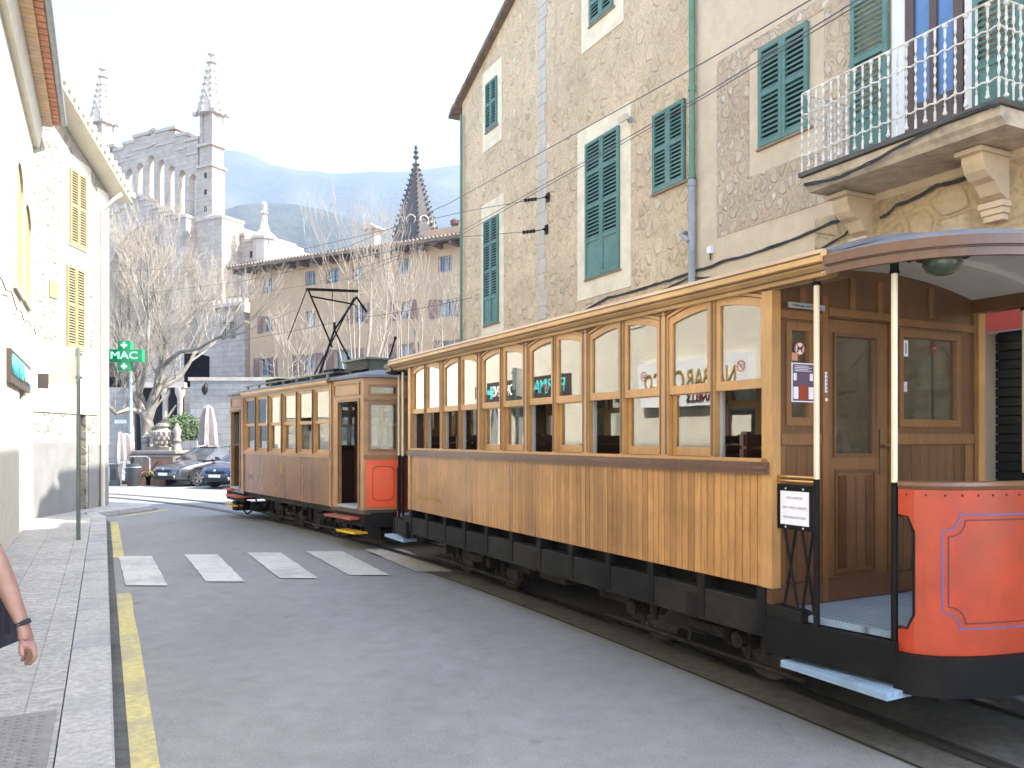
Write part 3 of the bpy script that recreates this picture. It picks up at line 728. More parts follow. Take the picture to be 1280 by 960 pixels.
# stone spout and small spotlight on the rubble wall
def wall_pt(px, py, out=0.0): a, z = fac(px, py); return SW(a, 7.6 - out, z)
lt = thing('wall_lamp', 'small grey floodlight on the rubble wall above the tall shuttered window', 'lamp', wall_pt(789, 150), SROT)
G().box(-.03, .03, 0, .05, -.04, .04).box(-.015, .015, .04, .13, -.01, .01).build('bracket', 'grey_pipe', lt)
G().obox((0, .16, .0), (.10, .0, .0), (0, .045, -.02), (0, .02, .045)).build('lamp_head', 'cream', lt, bevel=.008)
lt = thing('vent_spout', 'grey pipe stub slanting out of the wall beside the grey downpipe', 'pipe', wall_pt(858, 290), SROT)
G().tube([(0, 0, 0), (-.03, .12, -.06), (-.22, .14, -.20)], .028, 8).build('stub', 'grey_pipe', lt, smooth=True)
mb_ = thing('meter_box', 'small white junction box on the plaster beside the downpipe', 'junction box', wall_pt(890, 313), SROT)
G().box(-.045, .045, 0, .06, -.05, .05).build('box', 'white', mb_, bevel=.006); G().tube([(0, .03, -.05), (0, .03, -.14)], .010, 6).build('outlet', 'cable', mb_)
def wall_cable(pxs, label, r=.018, n=7.6, sag=.0, strands=2, out=.03):
    g = G(); rr = random.Random(len(pxs) + int(pxs[0][0]))
    P = [SW(*((fac(px, py, n - o)[0]), n - o, fac(px, py, n - o)[1])) for px, py, o in pxs]
    for k in range(strands):
        pts = []
        for a, b in zip(P, P[1:]):
            m_ = 8
            for i in range(m_):
                t = i / m_; q_ = a.lerp(b, t); q_.z -= sag * 4 * t * (1 - t); q_ += Vector((0, 0, (k - .5) * r * 1.5 + rr.uniform(-.006, .006))); pts.append(q_)
        pts.append(P[-1] + Vector((0, 0, (k - .5) * r * 1.5))); g.tube(pts, r, 6)
    return tag(g.build('facade_cable', 'cable', smooth=True), label, 'cable')
wall_cable([(640, 428, .03), (700, 403, .03), (760, 372, .03), (820, 355, .03), (870, 338, .03), (905, 326, .03), (960, 310, .03), (1040, 278, .03), (1063, 268, .03)], 'thick cable sagging along both facades, upper of the two runs', .011, sag=.015)
wall_cable([(725, 401, .04), (790, 376, .04), (862, 347, .04), (935, 343, .04), (1000, 322, .04), (1056, 293, .04), (1066, 276, .04)], 'thinner cable below the thick one, joining it at the first corbel', .008, sag=.02)
wall_cable([(1100, 272, .05), (1120, 256, .05), (1170, 232, .05), (1225, 214, .05)], 'cable looping under the balcony slab between the corbels', .010, sag=.02)
wall_cable([(1005, 231, .78), (1050, 222, .82), (1120, 186, .82), (1180, 152, .82), (1235, 133, .84), (1250, 130, .84)], 'bundle of wires strapped along the front edge of the balcony', .007, sag=.01, strands=3)
# ================================================================ houses on the left
AB = 18.75; NB = -1.25
l1 = thing('cream_house', 'sunlit cream house with wooden eaves, a gutter and a cyan lettered pharmacy fascia', 'house', SW(AB, NB), SROT)
T1 = facade_T(0, 0, 0, -1)
def LB(px, py, n=NB): a, z = fac(px, py, n); return a - AB, z
def facl(px, py, n=NB):
    u = (px - 640) / F; Y = n / (ND.x * u + ND.y); X = u * Y
    return AD.x * X + AD.y * Y - AB, EYE + (548 - py) / F * Y
EZ = 7.95
xs = [facl(p, 500)[0] for p in (24, 29.5, 32, 36.5)]
openings = [rect(xs[0], xs[1], .12, 3.0), rect(xs[2], xs[3], .12, 2.75)]
hy = lambda x0, x1: rect(x0, x1, 3.6, 5.6)
ar1 = arch(facl(17, 300)[0], facl(25.5, 300)[0], facl(20, 350)[1] - .1, facl(20, 200)[1], .45, 10)
ar2 = arch(facl(27.5, 300)[0], facl(35.5, 300)[0], facl(30, 365)[1] - .1, facl(31, 255)[1], .40, 10)
g = G(); g.prism([[(0, 0), (0, EZ), (-26, EZ), (-26, 0)]] + openings, T1, -.45, 0); g.build('wall', 'left_wall', l1)
g = G(); g.prism([[(0, 0), (0, EZ), (-26, EZ), (-26, 0)]], T1, -8.0, -.55); g.build('inner_wall', 'left_wall', l1)
for (oo, mm) in ((openings[0], 'marble'), (openings[1], 'marble')):
    g = G(); g.prism([oo], T1, -.25, -.22); g.build('door', mm, l1)
for oo in (ar1, ar2):
    ring = [(x + (.10 if x > (oo[0][0] + oo[1][0]) / 2 else -.10), z + (.1 if z > oo[0][1] + .1 else -.1)) for x, z in oo]
    g = G(); g.prism([oo], T1, .0, .012); aw_ = g.build('arched_window', 'yellow_wood', l1)
    g = G(); g.prism([ring, oo], T1, .0, .05); g.build('window_frame', 'arch_frame', aw_)
# more windows and balconies further along, seen only in the tram's glass
for x0 in (-13.4, -17.6, -21.4):
    g = G(); g.prism([rect(x0, x0 + 1.0, 3.9, 5.9)], T1, .0, .02); wv = g.build('window', 'void', l1)
    for i in (0, 1): shutter_leaf(.49, 2.0, 2, 0, 'shutter', 'yellow_wood', wv, facade_T(x0 + .5 * i, -.02, 3.9, -1))
g = G(); g.prism([rect(-26, -5.5, .12, .8)], T1, 0, .02); g.build('plinth', 'left_wall', l1)
for x0 in (-11.4, -16.2):
    g = G(); g.prism([rect(x0, x0 + 1.3, .2, 2.35)], T1, .0, .03); wv = g.build('shop_door', 'void', l1); G().prism([rect(x0 + .1, x0 + 1.2, .3, 2.2)], T1, .031, .05).build('pane', 'dark_glass', wv)
# eaves: pale moulding, boards, tile course, gutter
g = G(); g.prism([[(0, EZ - .45), (.10, EZ - .45), (.16, EZ - .12), (.16, EZ), (0, EZ)]], lambda u, v, d: (d, -u, v), -26, .1); g.build('eave_moulding', 'left_wall', l1)
g = G(); g.prism([rect(.10, .34, EZ, EZ + .05)], lambda u, v, d: (d, -u, v), -26, .12); g.build('eave_boards', 'soffit', l1)
g = G()
for i in range(120):
    x = .12 - i * .22; g.lathe([(.07, 0), (.07, .16)], (x - .1, -.36, EZ + .09), 8, 'y'); g.box(x - .2, x - .01, -.47, -.26, EZ + .045, EZ + .085)
g.build('tile_course', 'tile_red' if 'tile_red' in MT else 'tile', l1)
g = G(); g.tube([(-26, -.52, EZ + .13), (.16, -.52, EZ + .13)], .065, 10); g.build('gutter', 'grey_pipe', l1, smooth=True)
g = G(); g.add([(-26, -.5, EZ + .15), (.15, -.5, EZ + .15), (.15, 4.5, EZ + 2.2), (-26, 4.5, EZ + 2.2), (-26, -.5, EZ + .11), (.15, -.5, EZ + .11), (.15, 4.5, EZ + 2.1), (-26, 4.5, EZ + 2.1)], [(0, 1, 2, 3), (7, 6, 5, 4), (0, 4, 5, 1), (1, 5, 6, 2), (2, 6, 7, 3), (3, 7, 4, 0)]); g.build('roof', 'tile', l1)
# pharmacy fascia sign
sa0, sa1 = 13.75, 17.35
fs = thing('pharmacy_sign', 'long dark pharmacy fascia with cyan lettering low on the sunlit cream house', 'shop sign', SW((sa0 + sa1) / 2, NB), SROT)
hl = (sa1 - sa0) / 2
g = G(); g.box(-hl, hl, -.06, 0, 2.52, 3.00); g.build('board', 'signband', fs)
g = G(); g.box(hl + .05, hl + .10, -.34, -.16, 2.62, 2.90); g.build('end_box', 'signband', fs); G().prism([[(-.15, -.05), (-.05, -.05), (-.05, -.15), (.05, -.15), (.05, -.05), (.15, -.05), (.15, .05), (.05, .05), (.05, .15), (-.05, .15), (-.05, .05), (-.15, .05)]], lambda u, v, d: (hl - .22 + u * .9, -.062 - d, 2.76 + v), 0, .02).build('end_cross', 'cyan', fs)
def txt_street(s, size, x, z, y, m, parent, sx=1.0, align='CENTER'):     # reads from the street: street lies at -y
    return text('lettering', s, size, m, parent, frame_m((x, y, z), (1, 0, 0), (0, 0, 1)), .012, align, sx)
txt_street('FARMACIA', .42, -.72, 2.76, -.075, 'cyan', fs, .95)
txt_street('TORRENS', .36, .86, 2.76, -.075, 'white', fs, .82)
s2 = thing('shop_board', 'white shop board with raised golden capitals on the cream house across the street', 'shop sign', SW(10.2, NB), SROT)
g = G(); g.box(-1.35, 1.25, -.14, 0, 2.22, 2.95); g.build('board', 'white', s2)
txt_street("NA BARCA CO", .40, -.05, 2.62, -.15, 'gold', s2, .82); txt_street("GRANELLS   TAPAS", .16, -.05, 2.33, -.15, 'maroon', s2, 1.1)
# cable and bulbs along the cream facade
g = G(); pts = []
for i in range(60):
    x = -i * .4; pts.append((x, -.05, 3.75 + .05 * math.sin(i * 1.7) + .04 * math.sin(i * .6)))
g.tube(pts, .009, 6); o = g.build('facade_cable', 'cable', smooth=True); o.location = SW(AB, NB); o.rotation_euler = (0, 0, SROT); tag(o, 'dark cable running along the sunlit cream house above its shop signs', 'cable')
# --- second left house with yellow shutters, turned more to the camera
C2 = Vector((-9.62, 19.5, 0)); rz2 = R(90 + 2.2)
l2 = thing('yellow_shutter_house', 'sunlit pale stone house with yellow shutters, grey cladding and a green pharmacy cross', 'house', C2, rz2)
d2 = Vector((-math.sin(R(2.2)), math.cos(R(2.2)))); n2 = Vector((math.cos(R(2.2)), math.sin(R(2.2))))
def L3(px, py):
    u = (px - 640) / F; c = Vector((C2.x, C2.y)).dot(n2); Y = c / (n2.x * u + n2.y); X = u * Y
    return (Vector((X, Y)) - Vector((C2.x, C2.y))).dot(d2), EYE + (548 - py) / F * Y
T3 = facade_T(0, 0, 0, -1)
zf = L3(135, 243)[1]; xn, zn = L3(72, 142); sl = (zn - zf) / xn
xw = -7.0
doorx = (L3(96, 600)[0], L3(107.5, 600)[0]); dzt = L3(100, 517)[1]
g = G(); g.prism([[(0, 0), (0, zf), (xw, zf + sl * xw), (xw, 0)], rect(doorx[0], doorx[1], .1, dzt)], T3, -7, 0); g.build('wall', 'left_stone', l2)
G().prism([rect(doorx[0], doorx[1], .1, dzt)], T3, -.35, -.3).build('door', 'marble', l2)
g = G(); vx0 = L3(83, 600)[0]
g.prism([rect(vx0 - 3, doorx[0] - .08, .12, L3(60, 553)[1]), ], T3, 0, .02); g.prism([rect(doorx[1] + .1, 0, .12, 1.55)], T3, 0, .02); g.build('cladding', 'marble', l2)
# smooth bands: corner strip, window surrounds, string course
g = G(); g.prism([rect(-.55, .0, 1.55, zf)], T3, 0, .025); g.prism([rect(-4.5, -.55, L3(90, 517)[1], L3(90, 440)[1])], T3, 0, .025); g.build('plaster_band', 'left_wall', l2)
for (pl, pr, yt, yb) in ((85.5, 105.7, 209, 304), (81.5, 103.5, 330, 433)):
    x0, z1 = L3(pl, yt); x1, _ = L3(pr, yt); z0 = L3(pl, yb)[1]
    window_with_shutters(l2, x0, x1, z0, z1, 2, 0, -1, (x0 - .28, x1 + .28, z0 - .3, z1 + .3), 'yellow_wood', 'left_wall')
x0, z1 = L3(61, 350); x1, z0 = L3(71, 374)
G().prism([rect(x0, x1, z0, z1)], T3, 0, .02).build('vent_grille', 'yellow_wood', l2)
# roof verge and cornice
g = G(); P = [(.35, zf - .10), (xw, zf + sl * (xw) - .02), (xw, zf + sl * xw + .28), (.35, zf + .10)]
g.prism([P], T3, -7, .42); g.build('roof', 'left_wall', l2)
g = G()
for i in range(34): x = .30 - i * .2; g.lathe([(.07, 0), (.075, .5)], (x, -.5, zf + sl * x + .20), 7, 'y')
g.build('roof_tiles', 'left_wall', l2, smooth=True)
tag(G().tube([(C2.x + .09, C2.y - .42, .1), (C2.x + .09, C2.y - .42, zf - .5), (C2.x + .35, C2.y - .42, zf - .25), (C2.x + .5, C2.y - .35, zf - .1)], .05, 8).build('downpipe', 'left_wall', smooth=True), 'pale downpipe on the sunlit corner just above the green pharmacy cross', 'drainpipe')
# green pharmacy cross on its bracket
pc = thing('pharmacy_cross', 'lit green pharmacy cross sticking out from the yellow shuttered house', 'illuminated cross', at(157, 445, 19.9), 0)
k = .44; q4 = .155
g = G(); g.prism([[(-k, -q4), (-q4, -q4), (-q4, -k * .82), (q4, -k * .82), (q4, -q4), (k, -q4), (k, q4), (q4, q4), (q4, k * .82), (-q4, k * .82), (-q4, q4), (-k, q4)]], lambda u, v, d: (u, d, v), -.08, .08); g.build('cross_body', 'cross', pc, bevel=.01)
g = G(); g.box(-.85, -k, -.03, .03, .05, .10); g.box(-.85, -k, -.03, .03, -.10, -.05); g.build('bracket', 'grey_pipe', pc)
text('led_text', 'MAC', .25, 'led', pc, frame_m((.0, -.09, 0), (1, 0, 0), (0, 0, 1)), .004, 'CENTER', 1.25)
for zz in (.255, -.255):
    g = G(); g.box(-.07, .07, -.092, -.082, zz - .022, zz + .022); g.box(-.022, .022, -.0915, -.0825, zz - .07, zz + .07); g.build('led_plus', 'led', pc)
# sign pole on the pavement
b = gpt(98, 675, .115)
sp = thing('sign_pole', 'grey green steel pole on the pavement carrying a blank faded sign', 'signpost', b)
ph = (675 - 435) / F * b.y
g = G(); g.tube([(0, 0, 0), (0, 0, ph)], .032, 10); g.build('pole', 'pole_green', sp, smooth=True)
g = G(); g.box(-.46, -.045, -.012, .012, ph - .56, ph); g.build('sign_plate', 'sign_pale', sp, bevel=.004)
g = G(); g.box(-.40, .05, .012, .03, ph - .12, ph - .08); g.box(-.40, .05, .012, .03, ph - .48, ph - .44); g.build('bracket', 'pole_green', sp)
# ================================================================ near tram car (trailer)
def sup(y, hw, c, p): return c * max(0.0, 1 - abs(y / hw) ** p) ** (1 / p)
def end_curve(hw, x0, c, p, n=20, sgn=-1):         # points from y=+hw to y=-hw bulging outwards from x0
    out = []
    for i in range(n + 1):
        th = math.pi * i / n; y = hw * math.cos(th); yy = hw * (1 if y > 0 else -1) * abs(math.cos(th)) ** .75
        out.append((sgn * (x0 + sup(yy, hw, c, p)), yy))
    return out
def band(pts, th, z0, z1, g):                       # a vertical sheet of thickness th following plan points
    n = len(pts); vs = []
    for i, (x, y) in enumerate(pts):
        a = Vector(pts[max(0, i - 1)]); b = Vector(pts[min(n - 1, i + 1)]); d = (b - a).normalized(); nn = Vector((-d.y, d.x))
        for s in (0, 1):
            q = Vector((x, y)) + nn * th * s
            for z in (z0, z1): vs.append((q.x, q.y, z))
    fs = []
    for i in range(n - 1):
        o = 4 * i; p = o + 4
        fs += [(o, o + 1, p + 1, p), (o + 2, p + 2, p + 3, o + 3), (o + 1, o + 3, p + 3, p + 1), (o, p, p + 2, o + 2)]
    fs += [(0, 2, 3, 1), (4 * n - 4, 4 * n - 3, 4 * n - 1, 4 * n - 2)]
    g.add(vs, fs)
def bogie(parent, xc, wb=1.22, r=.30, zf=.36, hw=.62):
    g = G()
    for s in (-1, 1):
        g.box(xc - wb / 2 - .32, xc + wb / 2 + .32, s * (hw + .02) - .025, s * (hw + .02) + .025, zf + .05, zf + .16)
        g.box(xc - .22, xc + .22, s * (hw + .05) - .05, s * (hw + .05) + .05, zf - .10, zf + .10)
        for dx in (-wb / 2, wb / 2):
            g.box(xc + dx - .065, xc + dx + .065, s * (hw + .05) - .04, s * (hw + .05) + .04, zf - .10, zf + .12)
            g.lathe([(.055, -.05), (.055, .05), (.03, .06)], (xc + dx, s * (hw + .11), zf - .04), 12, 'y')
            for e in (-.16, .16): g.tube([(xc + dx + e, s * (hw + .05), zf - .12), (xc + dx + e, s * (hw + .05), zf + .1)], .035, 8)
        g.tube([(xc - wb / 2 - .5, s * (hw + .06), .16), (xc + wb / 2 + .5, s * (hw + .06), .16)], .022, 6)
        for e in (-.62, .0, .58): g.tube([(xc + e, s * (hw + .06), .16), (xc + e, s * (hw + .04), zf + .08)], .018, 6)
        g.tube([(xc - .5, s * (hw + .13), zf - .02), (xc - .12, s * (hw + .13), zf - .02)], .05, 10)
        g.box(xc - wb / 2 - .34, xc - wb / 2 - .2, s * .45 - .07, s * .45 + .07, .14, .40)
        g.box(xc + wb / 2 + .2, xc + wb / 2 + .34, s * .45 - .07, s * .45 + .07, .14, .40)
    g.box(xc - .15, xc + .15, -hw, hw, zf - .02, zf + .14)
    b = g.build('bogie', 'gear', parent)
    for dx in (-wb / 2, wb / 2):
        g = G(); g.tube([(xc + dx, -.55, r), (xc + dx, .55, r)], .05, 8); g.build('axle', 'gear', b)
        for s in (-1, 1):
            g = G(); g.lathe([(.05, -.07), (.10, -.06), (.10, -.03), (r - .07, -.02), (r - .06, -.045), (r, -.045), (r, .035), (r - .03, .05), (r - .06, .045), (r - .07, .02), (.09, .02), (.08, .06), (.0, .06)], (xc + dx, s * .457, r + .016), 26, 'y')
            g.build('wheel', 'wheel_iron', b, smooth=True)
t1 = thing('tram_trailer', 'near wooden tram car with arched window pairs and an open orange ended platform', 'tram car', (1.04, 8.26, 0), R(90 + 27.46))
HL, HW = 3.138, 1.03
ZB, ZS, ZBR, ZH = .787, 1.48, 1.555, 2.66          # body bottom, belt bottom, belt top, header top
PITCH = 2 * HL / 6
def bx(name, m, parent, *boxes, bevel=0, smooth=False):
    g = G()
    for b in boxes: g.box(*b)
    return g.build(name, m, parent, bevel=bevel, smooth=smooth)
def SIDE(s): return lambda u, v, d: (s * u, s * (HW - .035 + d), v)       # u along, d outwards; same wall turned round
open_lower = {0: (1, 0), 1: (0, 1), 2: (0, 1), 3: (0, 0), 4: (1, 1), 5: (1, 1)}   # pair from the near end -> (left open, right open)
def top_z(t): return 2.562 + .072 * (1 - t * t)
def no_smoking(parent, M4, r):
    t = geometry
    g = G(); n = 22
    vs = []; fs = []
    for i in range(n):
        a = 2 * math.pi * i / n
        for rr in (r, r * .84): vs.append(M4 @ Vector((rr * math.cos(a), rr * math.sin(a), .002)))
    for i in range(n): j = (i + 1) % n; fs.append((2 * i, 2 * j, 2 * j + 1, 2 * i + 1))
    g.add(vs, fs)
    c, s = math.cos(R(135)), math.sin(R(135)); e = r * .06
    g.add([M4 @ Vector(p) for p in ((c * r * .9 - s * e, s * r * .9 + c * e, .0025), (c * r * .9 + s * e, s * r * .9 - c * e, .0025), (-c * r * .9 + s * e, -s * r * .9 - c * e, .0025), (-c * r * .9 - s * e, -s * r * .9 + c * e, .0025))], [(0, 1, 2, 3)])
    o = g.build('prohibition_ring', 'red_ink', parent)
    g = G(); g.add([M4 @ Vector(p) for p in ((-r * .55, -.0, .001), (r * .45, -.0, .001), (r * .45, -r * .2, .001), (-r * .55, -r * .2, .001), )], [(0, 1, 2, 3)])
    g.add([M4 @ Vector((r * .2 * math.cos(a * .8) + r * .3, r * .13 * math.sin(a * .8) + r * .22, .001)) for a in range(8)], [tuple(range(8))])
    g.build('pictogram', 'ink', parent)
for s in (1, -1):
    # s=+1 is the side towards the street. u runs so that local x = s*u
    bx('side_boards', 'wood', t1, (-HL, HL, s * (HW - .03) if s > 0 else -HW, HW if s > 0 else -HW + .03, ZB, ZS))
    g = G()
    for (z0, z1, o) in ((ZS, ZS + .03, .035), (ZS + .03, ZS + .055, .05), (ZS + .055, ZBR, .025)):
        a, b = s * (HW - .03), s * (HW + o); g.box(-HL - .01, HL + .01, min(a, b), max(a, b), z0, z1)
    for i in range(26):
        g.lathe([(.006, 0), (.004, .004)], (-HL + .1 + i * .245, s * (HW + .05), ZS + .042), 6, 'y')
    g.build('belt_rail', 'wood_red', t1)
    bx('sill_trim', 'wood_plain', t1, (-HL, HL, min(s * (HW - .03), s * (HW + .012)), max(s * (HW - .03), s * (HW + .012)), ZBR, ZBR + .022))
    for xx in ((-HL - .03, -HL + .055), (HL - .055, HL + .03)): bx('corner_post', 'wood_plain', t1, (*xx, *sorted((s * (HW - .06), s * (HW + .012))), ZB, 2.60))
    T = SIDE(s); holes = []; sashes = []
    for k in range(6):
        u0 = -HL + k * PITCH + .05; u1 = -HL + (k + 1) * PITCH - .05; um = (u0 + u1) / 2; hw = (u1 - u0) / 2
        for half in (0, 1):
            a, b = (u0, um - .022) if half == 0 else (um + .022, u1)
            n = 6; arc = [(b + (a - b) * i / n) for i in range(n + 1)]
            holes.append([(a, ZBR + .022), (b, ZBR + .022)] + [(x, top_z((x - um) / hw)) for x in arc]); sashes.append((k, half, a, b, um, hw))
    g = G(); g.prism([[(-HL, ZBR), (HL, ZBR), (HL, ZH), (-HL, ZH)]] + holes, T, -.035, .030); g.build('window_posts', 'wood_plain', t1)
    # arched bead over every pair and a slim fillet between pairs
    g = G()
    for k in range(6):
        u0 = -HL + k * PITCH + .02; u1 = -HL + (k + 1) * PITCH - .02; um = (u0 + u1) / 2; hw = (u1 - u0) / 2; n = 14
        for off, rr in ((.018, .009), (.040, .006)):
            g.tube([T(u0 + (u1 - u0) * i / n, top_z((2 * i / n - 1)) + off + .004, .034) for i in range(n + 1)], rr, 5)
        for uu in (u0 + .012, u1 - .012): g.tube([T(uu, ZBR + .03, .032), T(uu, 2.60, .032)], .007, 5)
        g.tube([T(um, ZBR + .03, .034), T(um, 2.63, .034)], .009, 5)
    g.build('arch_beads', 'wood_dark', t1)
    for (k, half, a, b, um, hw) in sashes:
        fr = .042; zt = lambda x, d=0: top_z((x - um) / hw) - .004 - d
        n = 6; ar = lambda a_, b_, d: [(b_ + (a_ - b_) * i / n, zt(b_ + (a_ - b_) * i / n, d)) for i in range(n + 1)]
        zm = 2.012
        out = [(a + .003, zm), (b - .003, zm)] + ar(a + .003, b - .003, .0)
        inn = [(a + fr, zm + .062), (b - fr, zm + .062)] + ar(a + fr, b - fr, .055)
        g = G(); g.prism([out, inn], T, -.012, .020); f = g.build('upper_sash', 'wood_plain', t1, bevel=.003)
        g = G(); g.prism([[(a + fr - .01, zm + .05), (b - fr + .01, zm + .05)] + ar(a + fr - .01, b - fr + .01, .05)], T, .0, .005); p = g.build('pane', 'glass', f)
        is_open = open_lower[k][half] if s > 0 else (k + half) % 3 == 0
        if not is_open:
            g = G(); g.prism([rect(a + .003, b - .003, ZBR + .024, zm + .03), rect(a + fr, b - fr, ZBR + .085, zm - .005)], T, -.035, -.014); f2 = g.build('lower_sash', 'wood_plain', t1)
            g = G(); g.prism([rect(a + fr - .01, b - fr + .01, ZBR + .075, zm + .005)], T, -.027, -.022); g.build('pane', 'glass', f2)
        else:
            g = G(); g.prism([rect(a + .003, a + .03, ZBR + .022, zm)], T, -.035, -.012); g.prism([rect(b - .03, b - .003, ZBR + .022, zm)], T, -.035, -.012); g.build('sash_guide', 'grey_pipe', t1)
    # stickers on two upper panes
    if s > 0:
        for (k, x) in ((0, -HL + .05 + .23), (1, -HL + PITCH + .05 + .22), (2, -HL + PITCH * 2 + .7)):
            M4 = frame_m(T(x, 2.165, .007), (s * -1, 0, 0), (0, 0, 1)); no_smoking(t1, M4, .036)
    # underframe sill beam with brackets
    y0, y1 = sorted((s * .95, s * (HW + .005)))
    g = G(); g.box(-HL - .25, HL + .25, y0, y1, .475, .69)
    g.build('sill_beam', 'sole_grey', t1, bevel=.006)
    g = G(); i = 0; x = -HL + .06
    while x < HL:
        g.box(x - .035, x + .035, *sorted((s * .90, s * (HW + .012))), .50, ZB - .002)
        if i % 2: g.box(x + .04, x + .15, *sorted((s * .90, s * (HW + .010))), .47, .64)
        x += .56; i += 1
    g.box(-HL, HL, *sorted((s * .845, s * .885)), .5, ZB + .02); g.build('sill_bracket', 'black', t1)  # long black sheet behind the brackets paints in the gap's shade
    # cornice
    g = G(); pf = [(HW - .03, ZH - .045), (HW + .03, ZH - .045), (HW + .045, ZH - .02), (HW + .09, ZH + .0), (HW + .095, ZH + .012), (HW + .12, ZH + .018), (HW + .125, ZH + .06), (HW + .11, ZH + .085), (HW - .03, ZH + .085)]
    g.prism([[(s * y, z) for y, z in pf]], lambda u, v, d: (d, u, v), -HL - .50, HL + .50); g.build('cornice', 'wood_cornice_lit', t1)
    g = G()
    for yy, zz in ((HW + .098, ZH + .010), (HW + .128, ZH + .055), (HW + .05, ZH - .022)): g.tube([(-HL - .5, s * yy, zz), (HL + .5, s * yy, zz)], .005, 5)
    g.build('cornice_bead', 'wood_dark', t1)
# lettering and crest on the street side, low near the far end
for (s_, sz, x, z) in (("FERROCARRIL DE SÓLLER S.A.", .075, HL - .62, .965),):
    text('lettering', s_, sz, 'gold', t1, frame_m((x, HW + .001, z), (-1, 0, 0), (0, 0, 1)), .002, 'CENTER', .95)
# roof
def roof_z(y, hw, z0, h): return z0 + h * (1 - (y / hw) ** 2)
def roof_sheet(g, xa, xb, hw, z0, h, th, n=16):
    vs = []
    for x in (xa, xb):
        for t in (0, th):
            for i in range(n + 1): y = -hw + 2 * hw * i / n; vs.append((x, y, roof_z(y, hw, z0, h) + t))
    m = n + 1; fs = []
    for i in range(n): fs += [(i, i + 1, 2 * m + i + 1, 2 * m + i), (m + i, 3 * m + i, 3 * m + i + 1, m + i + 1), (i, m + i, m + i + 1, i + 1), (2 * m + i, 2 * m + i + 1, 3 * m + i + 1, 3 * m + i)]
    fs += [(0, 2 * m, 3 * m, m), (n, m + n, 3 * m + n, 2 * m + n)]; g.add(vs, fs)
g = G(); roof_sheet(g, -HL - .5, HL + .5, HW + .075, ZH + .055, .20, .03); g.build('roof', 'roof_grey', t1)
g = G(); roof_sheet(g, -HL, HL, HW - .03, ZH + .03, .20, .02); g.build('ceiling', 'cream', t1)
bx('floor', 'black', t1, (-HL, HL, -.84, .84, ZB - .09, ZB - .01))  # coloured black so the gap below the body looks shaded
g = G()
for s in (1, -1):
    g.box(-HL + .05, HL - .05, *sorted((s * (HW - .075), s * (HW - .040))), ZB, ZBR - .01)
g.build('inner_lining', 'wood_dark', t1)
# benches
for i in range(7):
    x = -HL + .35 + i * (2 * HL - .7) / 6
    for sy in (-1, 1):
        g = G(); y0, y1 = sorted((sy * .24, sy * .93))
        g.box(x - .22, x + .22, y0, y1, 1.17, 1.21)
        for k in range(5): g.box(x - .018, x + .018, y0, y1, 1.27 + k * .095, 1.345 + k * .095)
        for yy in (y0 + .02, y1 - .06): g.box(x - .025, x + .025, yy, yy + .04, ZB, 1.745)
        g.build('bench', 'slat_dark', t1)
